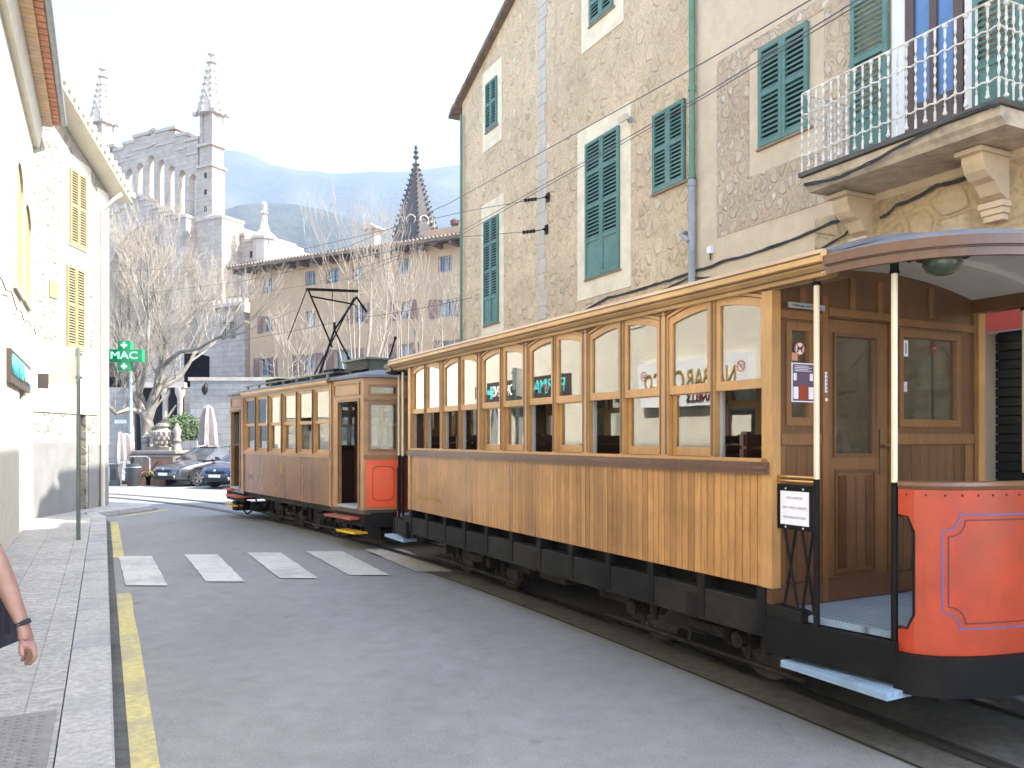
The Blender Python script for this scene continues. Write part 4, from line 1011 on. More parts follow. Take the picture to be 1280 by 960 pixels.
# bulkheads at both ends, their browns darkened for the canopy's shade
def bulkhead(e):
    X = lambda d: e * (HL - .05 + d)                 # d outwards
    T = lambda u, v, d: (X(d), HW - u, v)
    # u measured across from the street side corner (near end) to the far corner
    lwn = rect(.15, .345, 1.80, 2.40); dor = rect(.475, 1.075, .72, 2.47); rwn = rect(1.19, 1.80, 1.80, 2.42)
    g = G(); g.prism([[(0.0, .60), (2.06, .60), (2.06, 2.62), (1.9, 2.78), (1.03, 2.86), (.16, 2.78), (0, 2.62)], lwn, dor, rwn], T, 0, .05); b = g.build('bulkhead', 'wood_dark', t1)
    # applied mouldings
    def bar(u0, u1, v0, v1, d=.068): g.prism([rect(u0, u1, v0, v1)], T, .05, d)
    g = G()
    bar(.0, .07, .66, 2.58); bar(1.97, 2.06, .66, 2.62)
    bar(.075, .43, 2.44, 2.49); bar(.43, .475, .66, 2.60, .075); bar(1.075, 1.12, .66, 2.60, .075)
    bar(1.12, 1.965, 2.46, 2.51); bar(.08, .425, 1.66, 1.73); bar(1.125, 1.965, 1.66, 1.73)
    bar(.08, .12, .8, 1.655, .062); bar(.385, .425, .8, 1.655, .062); bar(1.87, 1.96, .8, 1.655, .062); bar(.48, 1.07, 2.48, 2.53, .08)
    for u in (.27, .72, .98, 1.5): bar(u - .025, u + .025, 2.535, 2.74, .062)
    g.build('bulkhead_moulding', 'wood_plain_mid', b)
    g = G(); bar(0.0, 2.06, .665, .80, .072); g.build('kick_board', 'wood_dark', b)
    for uu in ((.125, .38), (1.13, 1.86)): G().prism([rect(*uu, .81, 1.65)], T, .05, .056).build('bulkhead_panel', 'wood_dark_boards', b)
    for wn in (lwn, rwn):
        a, c_, v0, v1 = wn[0][0], wn[1][0], wn[0][1], wn[2][1]
        g = G(); g.prism([rect(a - .02, c_ + .02, v0 - .02, v1 + .02), rect(a + .022, c_ - .022, v0 + .03, v1 - .03)], T, .02, .062)
        f = g.build('window', 'wood_plain_mid', t1); g = G(); g.prism([rect(a + .01, c_ - .01, v0 + .02, v1 - .02)], T, .03, .036); g.build('pane', 'glass_soft', f)
    g = G(); g.prism([rect(.48, 1.07, .725, 2.465), rect(.57, .945, 1.60, 2.36)], T, .008, .045)
    d = g.build('door', 'wood_door', t1)
    g = G(); g.prism([rect(.56, .955, 1.59, 2.37)], T, .022, .028); g.build('pane', 'glass_soft', d)
    g = G(); g.prism([rect(.565, .95, .82, 1.50), rect(.585, .93, .84, 1.48)], T, .045, .056); g.prism([rect(.55, .965, 1.58, 2.38), rect(.57, .945, 1.60, 2.36)], T, .045, .058); g.build('door_moulding', 'wood_dark', d)
    g = G(); g.prism([rect(.60, .915, .86, 1.46)], T, .045, .05); g.build('door_panel', 'wood_dark_boards', d)
    g = G(); g.prism([rect(.985, 1.02, 1.46, 1.76)], T, .045, .054); q = T(1.0, 1.65, .09); q0 = T(1.0, 1.65, .05); q2 = T(1.09 if e < 0 else 1.09, 1.65, .09)
    g.tube([q0, q], .010, 8); g.tube([q, q2], .010, 8); g.build('handle', 'brass_dull', d)
    return T, b
TN, bk = bulkhead(-1); bulkhead(1)
# notices on the near bulkhead
def flat(name, m, parent, T, u0, u1, v0, v1, d0, d1): return G().prism([rect(u0, u1, v0, v1)], T, d0, d1).build(name, m, parent)
nt_ = flat('notice', 'ink_dark', t1, TN, .168, .36, 1.93, 2.165, .064, .068)
g = G(); g.prism([rect(.165, .363, 1.926, 2.169), rect(.172, .356, 1.933, 2.162)], TN, .064, .070)
for (a, b_, c_, d_) in ((.18, .205, 2.06, 2.105), (.32, .345, 2.06, 2.105), (.18, .22, 1.945, 2.02), (.31, .35, 1.945, 2.02)): g.prism([rect(a, b_, c_, d_)], TN, .068, .0705)
for k in range(4): g.prism([rect(.19, .335 - .03 * (k % 2), 2.118 + k * .010, 2.122 + k * .010)], TN, .068, .0705)
g.build('notice_print', 'paper', nt_)
g = G(); g.prism([rect(.228, .30, 1.935, 2.03)], TN, .068, .0706); g.build('notice_block', 'orange', nt_)
disc = [( .262 + .042 * math.cos(2 * math.pi * i / 20), 2.262 + .042 * math.sin(2 * math.pi * i / 20)) for i in range(20)]
ns = G().prism([disc], TN, .038, .041).build('no_dogs_sticker', 'white', t1)
no_smoking(ns, frame_m(TN(.262, 2.262, .0415), (0, -1, 0), (0, 0, 1)), .043)
g = G(); g.prism([[(.24, 2.24), (.25, 2.24), (.253, 2.256), (.272, 2.256), (.274, 2.24), (.284, 2.24), (.284, 2.262), (.293, 2.282), (.283, 2.286), (.275, 2.27), (.25, 2.27), (.243, 2.282)]], TN, .0415, .0425); g.build('dog_figure', 'navy', ns)
flat('orange_sticker', 'flesh_sticker', t1, TN, .175, .245, 2.185, 2.235, .037, .040) 
p = flat('plate', 'grey_pipe', t1, TN, .125, .44, 2.505, 2.54, .075, .082)
text('lettering', 'Prohibit pujar i baixar en marxa', .019, 'navy', p, frame_m(TN(.28, 2.522, .083), (0, -1, 0), (0, 0, 1)), .0005)
p = flat('small_plate', 'paper', t1, TN, .445, .462, 1.99, 2.12, .075, .079); 
g = G()
for k in range(5): g.prism([rect(.450, .458, 2.0 + k * .024, 2.015 + k * .024)], TN, .079, .0805)
g.build('print', 'ink', p)
flat('call_button', 'white', t1, TN, .447, .46, 1.935, 1.955, .075, .085)
p = flat('notice', 'paper', t1, TN, 1.205, 1.285, 2.26, 2.37, .037, .040); g = G(); g.prism([rect(1.22, 1.235, 2.28, 2.35)], TN, .040, .0415); g.prism([rect(1.255, 1.27, 2.28, 2.35)], TN, .040, .0415); g.build('print', 'ink', p)
p = flat('no_smoking_sticker', 'paper', t1, TN, 1.215, 1.275, 2.02, 2.085, .037, .040); no_smoking(p, frame_m(TN(1.245, 2.052, .0405), (0, -1, 0), (0, 0, 1)), .024)
no_smoking(t1, frame_m(TN(1.56, 2.33, .039), (0, -1, 0), (0, 0, 1)), .036)
# platforms
def platform(e):
    s = e
    # deck: side edges then the curved end
    oc = end_curve(.875, HL + .79, .32, 2.2, 20, s)
    poly = [(s * HL, 1.02)] + oc + [(s * HL, -1.02)]
    g = G(); g.prism([poly], XY(.622), 0, .036); g.build('platform_deck', 'deck_blue', t1)
    for sy in (1, -1):
        g = G(); [g.lathe([(.006, 0), (.004, .004)], (s * (HL + .05 + i * .022), sy * (1.0 - (.05 + i * .022) * .165), .658), 5) for i in range(32)]
        g.build('deck_studs', 'grey_pipe', t1)
    oc2 = end_curve(.93, HL + .80, .36, 2.2, 24, s)
    hc = end_curve(.90, HL + .80, .335, 2.2, 24, s); g = G(); band([(s * HL, 1.03)] + hc[:1], .05 * s, .41, .618, g); band(hc[-1:] + [(s * HL, -1.03)], .05 * s, .41, .618, g); band(hc, .06 * s, .37, .573, g)
    g.build('headstock', 'black', t1, smooth=True)
    # dash: orange curved sheet with a notch beside the post
    dc = end_curve(.89, HL + .80, .33, 2.2, 40, s); L = [0]
    for a, b in zip(dc, dc[1:]): L.append(L[-1] + math.dist(a, b))
    LT = L[-1]
    def pt(l, off=0.0):
        l = max(0, min(LT, l)); i = max(j for j in range(len(L)) if L[j] <= l + 1e-9); i = min(i, len(L) - 2)
        t = (l - L[i]) / (L[i + 1] - L[i]); a, b = Vector(dc[i]), Vector(dc[i + 1]); d = (b - a).normalized(); n = Vector((d.y, -d.x)) * (1 if s > 0 else -1)
        n = n if n.x * s > 0 or abs(n.x) < .2 else -n
        if abs(n.x) < .2: n = Vector((n.x, abs(n.y) * (1 if a.y > 0 else -1)))
        return a.lerp(b, t) + n * off
    def TD(u, v, d): p = pt(u, d); return (p.x, p.y, v)
    z0, z1 = .575, 1.435; nz0, nz1, nd = .70, 1.29, .075
    us = sorted(set([0, .02, .04, nd * .6, nd] + [nd + (LT - 2 * nd) * i / 44 for i in range(45)] + [LT - nd, LT - nd * .6, LT - .04, LT - .02, LT]))
    def cut(u):                                     # notch depth profile with round corners
        e_ = min(u, LT - u)
        if e_ >= nd: return None
        r = nd; q = max(0.0, 1 - (e_ / r) ** 2) ** .5; return (nz0 + r * (1 - q), nz1 - r * (1 - q))
    g = G()
    for a, b in zip(us, us[1:]):
        ca, cb = cut(a), cut(b)
        segs = [((z0, z1), (z0, z1))] if ca is None or cb is None and min(a, LT - a) >= nd - 1e-6 else None
        if ca is None and cb is None: segs = [((z0, z1), (z0, z1))]
        else:
            mid = (nz0 + nz1) / 2; ca = ca or (mid, mid); cb = cb or (mid, mid)
            ca2 = ca if cut(a) else (nz0 + nd, nz1 - nd); cb2 = cb if cut(b) else (nz0 + nd, nz1 - nd)
            segs = [((z0, ca2[0]), (z0, cb2[0])), ((ca2[1], z1), (cb2[1], z1))]
        for (a0, a1), (b0, b1) in segs:
            vs = [TD(a, a0, 0), TD(b, b0, 0), TD(b, b1, 0), TD(a, a1, 0), TD(a, a0, .018), TD(b, b0, .018), TD(b, b1, .018), TD(a, a1, .018)]
            g.add(vs, [(0, 1, 2, 3), (4, 7, 6, 5), (0, 4, 5, 1), (3, 2, 6, 7)])
    dash = g.build('dash', 'orange', t1); dash.data.shade_smooth(); ew = dash.modifiers.new('w', 'WELD'); ew.merge_threshold = .0005; es = dash.modifiers.new('es', 'EDGE_SPLIT'); es.split_angle = R(35)
    g = G()
    for m_ in (0, 1):
        f = (lambda u: u) if m_ == 0 else (lambda u: LT - u)
        g.tube([TD(f(.0), nz0 - .004, .01), TD(f(.045), nz0 + .002, .01), TD(f(nd), nz0 + nd, .01), TD(f(nd), nz1 - nd, .01), TD(f(.045), nz1 - .002, .01), TD(f(0), nz1 + .004, .01)], .011, 6)
    g.build('notch_trim', 'black', dash)
    # painted double line with notched corners
    def line(off, m, wd):
        g = G(); a, b, c, d = .20 + off, LT - .20 - off, .715 + off, 1.305 - off; k = .085
        P = [(a + k, c), (b - k, c)] + [(b - k + k * math.sin(t) if False else b - k * math.cos(t), c + k * (1 - 0) * math.sin(t)) for t in (R(90) * i / 6 for i in range(6, -1, -1))]
        def corner(cx, cy, a0): return [(cx + k * math.cos(R(a0 - 90 * i / 6)), cy + k * math.sin(R(a0 - 90 * i / 6))) for i in range(7)]
        P = [(a + k, c), (b - k, c)] + corner(b, c, 180) + corner(b, d, 270) + [(b - k, d), (a + k, d)] + corner(a, d, 0) + corner(a, c, 90)
        Q = []
        for p, q in zip(P, P[1:] + P[:1]):
            n = max(1, int(math.dist(p, q) / .06)); Q += [(p[0] + (q[0] - p[0]) * i / n, p[1] + (q[1] - p[1]) * i / n) for i in range(n)]
        Q.append(Q[0]); vs, fs = [], []
        for i, p in enumerate(Q):
            pa, pb = Vector(Q[i - 1 if i else -2]), Vector(Q[(i + 1) % len(Q)] if i < len(Q) - 1 else Q[1]); d_ = (pb - pa).normalized(); n_ = Vector((-d_.y, d_.x)) * wd / 2
            vs += [TD(p[0] - n_.x, p[1] - n_.y, .0195), TD(p[0] + n_.x, p[1] + n_.y, .0195)]
            if i: fs.append((2 * i - 2, 2 * i - 1, 2 * i + 1, 2 * i))
        g.add(vs, fs); g.build('painted_line', m, dash)
    line(0, 'blue_line', .009); line(.028, 'maroon', .007)
    g = G(); n = 60; rail = [TD(LT * i / n, 1.452, .004) for i in range(n + 1)]; g.tube(rail, .026, 8); g.build('dash_rail', 'wood_dark', t1, smooth=True)
    g = G()
    for i in range(24): q = TD(.04 + (LT - .08) * i / 23, 1.405, .02); g.lathe([(.006, -.003), (.006, .003)], q, 6, 'y')
    g.build('rivets', 'maroon', dash)
    # posts
    for sy in (1, -1):
        for (px_, py_, name) in ((HL + .335, 1.0, 'a'), (HL + .77, .90, 'b')):
            g = G(); g.tube([(s * px_, sy * py_, 1.46), (s * px_, sy * py_, 2.60)], .0165, 10); pl = g.build('post', 'cream', t1, smooth=True)
            g = G(); g.tube([(s * px_, sy * py_, .60), (s * px_, sy * py_, 1.465)], .018, 10); g.lathe([(.028, 2.58), (.022, 2.60), (.022, 2.68), (.03, 2.70)], (s * px_, sy * py_, 0), 10); g.build('post_foot', 'black', pl, smooth=True)
        # end window posts at the far corners of the dash
        g = G(); g.tube([(s * (HL + 1.10), sy * .30, 1.46), (s * (HL + 1.10), sy * .30, 2.68)], .013, 8) if False else None
    # canopy
    cc = end_curve(1.135, HL + .5, .92, 2.5, 36, s)
    def off(cv, k): return [(s * (HL + .5) + (x - s * (HL + .5)) * (1 - k / .92), y * (1 - k / 1.135)) for x, y in cv]
    for (o0, z0_, z1_, m, nm) in ((.0, 2.655, 2.705, 'wood_red', 'canopy_fascia'), (.022, 2.605, 2.654, 'wood_red', 'canopy_fascia')):
        g = G(); band(off(cc, o0), .03 * (1 if s < 0 else -1), z0_, z1_, g); g.build(nm, m, t1, smooth=True)
    g = G(); band(off(cc, .012), .02 * (1 if s < 0 else -1), 2.648, 2.662, g); g.build('canopy_bead', 'slat_dark', t1)
    def dome(scale_, zb, h, name, m, th):
        g = G(); rings = 7; n = len(cc); vs = []
        for r_ in range(rings + 1):
            k = 1 - r_ / rings
            for (x, y) in cc:
                xx = s * (HL + .5) + (x - s * (HL + .5)) * k * scale_; yy = y * (k if True else 1) * scale_
                yy = y * scale_ * (1 - (1 - k) * 1.0)
                vs.append((xx, yy, zb + h * (1 - k * k)))
        fs = [(r_ * n + i, r_ * n + i + 1, (r_ + 1) * n + i + 1, (r_ + 1) * n + i) for r_ in range(rings) for i in range(n - 1)]
        g.add(vs, fs); g.build(name, m, t1, smooth=True)
    dome(.995, 2.705, .20, 'canopy_roof', 'roof_grey', .02); dome(.965, 2.66, .15, 'canopy_ceiling', 'ceiling', .02)
    g = G()
    roof_sheet(g, *sorted((s * HL, s * (HL + .505))), 1.09, 2.655, .15, .02); g.build('canopy_ceiling', 'ceiling', t1)
    for sy in (1, -1):
        bx('canopy_bracket', 'wood_dark', t1, (*sorted((s * HL, s * (HL + .5))), *sorted((sy * .93, sy * 1.02)), 2.60, 2.735))
    g = G()
    roof_sheet(g, *sorted((s * (HL + .44), s * (HL + .50))), 1.08, 2.625, .15, .03); g.build('canopy_rib', 'ceiling', t1)
    # domed ceiling lamp
    lx, ly = s * (HL + .70), .40 * (1 if s < 0 else -1)
    g = G(); g.lathe([(.13, 2.76), (.15, 2.735), (.14, 2.725)], (lx, ly, 0), 20); lamp = g.build('ceiling_lamp', 'gear', t1, smooth=True)
    g = G(); g.lathe([(.105, 2.73), (.105, 2.69), (.085, 2.655), (.05, 2.635), (.002, 2.63)], (lx, ly, 0), 20); g.build('lamp_glass', 'lamp_green', lamp, smooth=True)
    g = G(); g.tube([(lx - s * .0, ly + .12 , 2.74), (lx - s * .05, ly + .22, 2.70), (lx - s * .1, ly + .30, 2.73), (lx - s * .12, ly + .42, 2.69)], .012, 6); g.lathe([(.035, -.02), (.035, .02)], (lx - s * .03, ly + .25, 2.72), 8); g.build('cord', 'gear', lamp)
    # hanging step boards
    for sy in (1, -1):
        g = G(); xa, xb = sorted((s * (HL + .13), s * (HL + .86)))
        for k in range(4): y0_, y1_ = sorted((sy * (.88 + k * .050), sy * (.88 + k * .050 + .044))); g.box(xa, xb, y0_, y1_, .36, .385)
        g.box(xa, xb, *sorted((sy * .88, sy * 1.076)), .345, .360); st_ = g.build('step_board', 'step_blue', t1, bevel=.003)
        g = G()
        for xx in (xa + .16, xb - .16): g = G(); g.box(xx - .012, xx + .012, *sorted((sy * .84, sy * .86)), .36, .62); g.box(xx - .012, xx + .012, *sorted((sy * .84, sy * 1.0)), .33, .344); g.build('step_hanger', 'black', st_)
    # coupling gear under the end
    g = G(); g.tube([(s * (HL + .6), 0, .40), (s * (HL + 1.38), 0, .40)], .045, 8); g.box(*sorted((s * (HL + .4), s * (HL + 1.1))), -.35, .35, .42, .58)
    g.lathe([(.10, -.03), (.10, .03)], (s * (HL + 1.36), 0, .40), 14, 'x')
    g.box(*sorted((s * (HL + .55), s * (HL + .95))), -.75, -.25, .24, .42); g.box(*sorted((s * (HL + .30), s * (HL + .9))), .25, .72, .30, .42)
    g.build('coupling', 'gear', t1)
platform(-1); platform(1)
# brake hose and plug at the near end
g = G(); X = -(HL + 1.0)
g.tube([(X, .62, .40), (X - .05, .50, .385), (X - .10, .42, .36)], .028, 8); g.tube([(X - .10, .42, .36), (X - .16, .30, .30), (X - .2, .18, .20), (X - .2, .02, .17), (X - .2, -.12, .22)], .020, 8)
g.lathe([(.034, -.02), (.034, .02)], (X - .07, .47, .375), 10, 'y'); g.build('brake_hose', 'cable', t1, smooth=True)
pl = bx('plug_socket', 'white', t1, (X - .20, X - .12, -.06, .06, .36, .48), bevel=.006); g = G(); g.lathe([(.05, -.0), (.05, .03)], (X - .16, -.08, .42), 12, 'y'); g.build('plug_ring', 'blue_plug', pl)
# boarding gate with its notice board on the street side of the near platform
gx0_, gx1_ = -(HL + .03), -(HL + .325)
gt = bx('boarding_gate', 'black', t1, (gx1_, gx0_, .985, 1.0, 1.155, 1.425), bevel=.004)
G().tube([(gx0_, .992, 1.47), (gx1_, .992, 1.47)], .010, 8).tube([(gx0_, .992, 1.445), (gx1_, .992, 1.445)], .010, 8).build('brass_bar', 'brass', gt, smooth=True)
g = G()
for a, b in ((.05, .16), (.14, .05), (.19, .28), (.27, .19)):
    g.tube([(gx0_ - a, .99, 1.155), (gx0_ - b, .99, .68)], .009, 6)
g.tube([(gx0_ - .03, .99, .70), (gx0_ - .10, .99, .675), (gx0_ - .2, .99, .70), (gx0_ - .29, .99, .675)], .007, 6)
g.build('scissor_bars', 'black', gt)
pp = bx('notice_sheet', 'paper', gt, (gx1_ + .045, gx0_ - .03, 1.0, 1.003, 1.185, 1.385))
for k, tt in enumerate(("SOLO AGENCIAS", "ONLY TRAVEL AGENCIES", "NUR REISEAGENTUREN")):
    text('lettering', tt, .020, 'ink', pp, frame_m(((gx0_ + gx1_) / 2 + .007, 1.0035, 1.345 - k * .058), (-1, 0, 0), (0, 0, 1)), .0006, 'CENTER', .82)
g = G()
for xx in (gx0_ - .07, gx1_ + .09):
    for zz in (1.40, 1.17): g.lathe([(.006, 0), (.004, .004)], (xx, 1.0, zz), 6, 'y')
g.build('screws', 'white', gt)
# running gear
bogie(t1, -HL + 1.17); bogie(t1, HL - 1.20)
g = G(); g.box(-HL + .1, HL - .1, -.5, .5, .50, .62); g.tube([(-1.2, .55, .42), (1.3, .55, .42)], .03, 8)
for x in (-.9, .2, .9): g.box(x - .25, x + .25, .2, .62, .28, .5)
g.build('underframe', 'gear', t1)

# ================================================================ front tram car (motor car)
t2 = thing('motor_tram', 'front wooden tram car further away with a pantograph and an enclosed orange end', 'tram car', (-3.41, 15.73, 0), R(90 + 35.1))
H2 = 2.285; W2 = 1.03; S0, S1, S2, S3 = .60, 1.39, 1.44, 2.60
for s in (1, -1):
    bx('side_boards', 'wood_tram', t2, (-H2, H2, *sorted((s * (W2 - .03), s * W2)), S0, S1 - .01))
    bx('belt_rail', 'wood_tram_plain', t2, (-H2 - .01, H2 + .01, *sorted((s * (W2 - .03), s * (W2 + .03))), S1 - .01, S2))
    T = lambda u, v, d, s=s: (s * u, s * (W2 - .035 + d), v)
    holes = []; ps = 2 * H2 / 6
    for k in range(6):
        holes.append(rect(-H2 + k * ps + .055, -H2 + (k + 1) * ps - .055, S2 + .02, 2.50))
    g = G(); g.prism([[(-H2, S2), (H2, S2), (H2, S3), (-H2, S3)]] + holes, T, -.03, .03); g.build('window_posts', 'wood_tram_light', t2) if 'wood_tram_light' in MT else g.build('window_posts', 'wood_plain', t2)
    g = G()
    for k in range(7): g.box(*sorted((s * (-H2 + k * ps - .012), s * (-H2 + k * ps + .012))), *sorted((s * (W2 - .01), s * (W2 + .02))), S2, 2.54)
    g.box(-H2, H2, *sorted((s * (W2 - .01), s * (W2 + .014))), 2.52, 2.56); g.build('post_fillet', 'wood_dark', t2)
    for k in range(6):
        a, b = -H2 + k * ps + .055, -H2 + (k + 1) * ps - .055
        for (z0, z1, d, nm) in ((1.95, 2.50, .0, 'upper_sash'), (S2 + .02, 1.97, -.02, 'lower_sash')):
            if nm == 'lower_sash' and k in (1, 2) and s > 0 and False: continue
            g = G(); g.prism([rect(a, b, z0, z1), rect(a + .035, b - .035, z0 + .05, z1 - .03)], T, d - .01, d + .012); f = g.build(nm, 'wood_plain', t2)
            g = G(); g.prism([rect(a + .03, b - .03, z0 + .045, z1 - .025)], T, d, d + .004); g.build('pane', 'glass_mid', f)
    g = G(); g.prism([[(s * y, z) for y, z in ((W2 - .03, 2.55), (W2 + .03, 2.56), (W2 + .07, 2.60), (W2 + .08, 2.64), (W2 - .03, 2.64))]], lambda u, v, d: (d, u, v), -H2, H2); g.build('cornice', 'wood_cornice_lit', t2)
    bx('sill_beam', 'gear', t2, (-H2 - .1, H2 + .2, *sorted((s * .88, s * .96)), .50, .60))
    for xx in ((-H2 - .06, -H2 + .02), (H2 - .02, H2 + .06)): bx('corner_post', 'wood_tram_plain', t2, (*xx, *sorted((s * (W2 - .07), s * (W2 + .02))), S0, S3))
bx('floor', 'slat_dark', t2, (-H2, H2, -1.0, 1.0, .60, .68)); g = G(); roof_sheet(g, -H2 - .1, H2 + .1, W2 + .09, 2.64, .14, .03); g.build('roof', 'roof_grey', t2)
g = G(); roof_sheet(g, -H2, H2, W2 - .04, 2.58, .12, .02); g.build('ceiling', 'cream', t2)
for i in range(5):
    x = -H2 + .4 + i * .95
    for sy in (-1, 1): bx('bench', 'slat_dark', t2, (x - .2, x + .2, *sorted((sy * .25, sy * .93)), 1.02, 1.06), (x - .02, x + .02, *sorted((sy * .25, sy * .93)), 1.06, 1.55))
# bulkheads with open doorway
for e in (-1, 1):
    T = lambda u, v, d, e=e: (e * (H2 + d), u, v)
    g = G(); g.prism([[(-1, .6), (1, .6), (1, 2.6), (-1, 2.6)], rect(-.85, -.42, 1.5, 2.4), rect(-.3, .3, .68, 2.4), rect(.42, .85, 1.5, 2.4)], T, -.04, 0); g.build('bulkhead', 'slat_dark', t2)
# vestibules: door on the side, three facets at the end
def vest(e):
    cn = [(H2, 1.03), (H2 + 1.15, .98), (H2 + 1.40, .45), (H2 + 1.40, -.45), (H2 + 1.15, -.98), (H2, -1.03)]
    for i in range(5):
        a, b = Vector(cn[i]), Vector(cn[i + 1]); L = (b - a).length; d = (b - a) / L; n = Vector((-d.y, d.x)); n = n if n.dot((a + b) / 2 - Vector((H2 + .5, 0))) > 0 else -n
        def T(u, v, w_, a=a, d=d, n=n): p = a + d * u + n * w_; return (e * p.x, p.y * (1 if e < 0 else 1), v)
        side = i in (0, 4)
        if side:
            flip = (lambda u: u) if i == 0 else (lambda u: L - u)
            def TT(u, v, w_): return T(u if i == 0 else L - u, v, w_)
            dx0, dx1 = .30, .98
            g = G(); g.prism([[(0, .6), (dx0, .6), (dx0, 2.27), (dx1, 2.27), (dx1, .6), (L, .6), (L, 2.62), (0, 2.62)]], TT, -.05, 0); f = g.build('vestibule_side', 'wood_tram_plain', t2)
            g = G(); g.prism([rect(.12, L - .12, 2.36, 2.56), rect(.15, L - .15, 2.385, 2.535)], TT, 0, .014); g.prism([rect(dx0 - .04, dx0, .66, 2.27)], TT, 0, .015); g.prism([rect(dx1, dx1 + .04, .66, 2.27)], TT, 0, .015); g.prism([rect(dx0 - .04, dx1 + .04, 2.27, 2.31)], TT, 0, .018); g.build('moulding', 'wood_plain_mid', f)
            # folded inner door leaf
            g = G(); g.prism([rect(dx0 + .02, dx1 - .14, .68, 2.25), rect(dx0 + .10, dx1 - .22, 1.52, 2.12)], TT, -.30, -.26); dd = g.build('door', 'slat_dark', t2)
            g = G(); g.prism([rect(dx0 + .09, dx1 - .21, 1.51, 2.13)], TT, -.285, -.280); g.build('pane', 'glass_mid', dd)
            g = G(); g.prism([rect(dx0 + .12, dx1 - .24, .80, 1.38), rect(dx0 + .14, dx1 - .26, .82, 1.36)], TT, -.26, -.25); g.build('door_moulding', 'wood_dark', dd)
            g = G(); g.prism([rect(dx0, dx1, .62, .665)], TT, -.30, .02); g.build('threshold', 'grey_pipe', t2)
            g = G()
            for (zz, mm, oo) in ((.50, 'step_orange', .05), (.30, 'step_yellow', .12)): pass
            g = G(); g.prism([rect(dx0 - .25, dx1, .46, .495)], TT, -.20, .14); g.build('step_board', 'step_orange', t2)
            g = G(); g.prism([rect(dx0 + .15, dx1 + .1, .25, .28)], TT, -.10, .12); g.build('step_board', 'step_yellow', t2)
            g = G(); g.prism([rect(dx0 + .12, dx0 + .16, .28, .6)], TT, -.10, -.07); g.prism([rect(dx1 - .05, dx1 - .01, .28, .6)], TT, -.10, -.07); g.tube([TT(dx0 + .15, .28, .0), TT(dx0 - .2, .12, -.1), TT(dx0 - .5, .2, -.1)], .02, 6); g.build('step_hanger', 'black', t2)
        else:
            m0 = .05
            g = G(); g.prism([[(0, .62), (L, .62), (L, 2.62), (0, 2.62)], rect(m0 + .04, L - m0 - .04, 1.53, 2.22), rect(m0 + .05, L - m0 - .05, 2.37, 2.49)], T, -.05, 0); f = g.build('end_wall', 'wood_tram_plain', t2)
            for (z0, z1) in ((1.53, 2.22), (2.37, 2.49)):
                g = G(); g.prism([rect(m0 + .015, L - m0 - .015, z0 - .03, z1 + .03), rect(m0 + .055, L - m0 - .055, z0 + .012, z1 - .012)], T, -.01, .014); w_ = g.build('window', 'wood_plain_mid', t2)
                g = G(); g.prism([rect(m0 + .04, L - m0 - .04, z0, z1)], T, -.03, -.025); g.build('pane', 'glass_soft', w_)
            g = G(); g.prism([rect(.03, L - .03, .66, 1.385)], T, 0, .014); o = g.build('orange_panel', 'orange_hot', t2)
            g = G(); k = .07; a_, b_, c_, d_ = .13, L - .13, .76, 1.28
            ol = lambda q: [(a_ + q + k, c_ + q), (b_ - q - k, c_ + q), (b_ - q - .3 * k, c_ + q + .3 * k), (b_ - q, c_ + q + k), (b_ - q, d_ - q - k), (b_ - q - .3 * k, d_ - q - .3 * k), (b_ - q - k, d_ - q), (a_ + q + k, d_ - q), (a_ + q + .3 * k, d_ - q - .3 * k), (a_ + q, d_ - q - k), (a_ + q, c_ + q + k), (a_ + q + .3 * k, c_ + q + .3 * k)]
            g.prism([ol(0), ol(.008)], T, .014, .016); g.build('painted_line', 'maroon', o)
            G().prism([rect(0, L, 1.39, 1.45)], T, 0, .035).build('band_moulding', 'wood_plain_mid', t2); G().prism([rect(0, L, 2.27, 2.31)], T, 0, .03).build('band_moulding', 'wood_plain_mid', t2)
    pl = [(e * x, y) for x, y in cn]
    g = G(); g.prism([pl], XY(.55), 0, .06); g.build('vestibule_floor', 'slat_dark', t2)
    out = [(e * (H2 - .05), 1.10), (e * (H2 + 1.2), 1.04), (e * (H2 + 1.48), .5), (e * (H2 + 1.48), -.5), (e * (H2 + 1.2), -1.04), (e * (H2 - .05), -1.10)]
    g = G(); n = 6; cxm = e * (H2 + .3)
    vs = [(x, y, 2.62) for x, y in out] + [(x, y, 2.66) for x, y in out] + [(cxm + (x - cxm) * .55, y * .55, 2.78) for x, y in out]
    g.add(vs, [tuple(range(6))] + [(i, (i + 1) % 6, 6 + (i + 1) % 6, 6 + i) for i in range(6)] + [(6 + i, 6 + (i + 1) % 6, 12 + (i + 1) % 6, 12 + i) for i in range(6)] + [tuple(range(12, 18))])
    g.build('vestibule_roof', 'roof_grey', t2)
    g = G(); band([(e * (H2 + .1), .99), (e * (H2 + 1.15), .97), (e * (H2 + 1.42), .46), (e * (H2 + 1.42), -.46), (e * (H2 + 1.15), -.97), (e * (H2 + .1), -.99)], .05 * (-e), .36, .58, g); g.build('headstock', 'black', t2)
    g = G(); g.box(*sorted((e * (H2 + .3), e * (H2 + 1.0))), -.62, .62, .12, .30); g.build('lifeguard', 'gear', t2)
    g = G(); g.tube([(e * (H2 + 1.4), .3, .45), (e * (H2 + 1.55), .3, .42), (e * (H2 + 1.62), .25, .25), (e * (H2 + 1.6), .15, .2)], .02, 6); g.lathe([(.09, -.04), (.09, .04)], (e * (H2 + 1.5), 0, .42), 12, 'x'); g.tube([(e * (H2 + .6), 0, .42), (e * (H2 + 1.5), 0, .42)], .04, 6); g.build('coupling', 'gear', t2)
vest(-1); vest(1)
g = G()
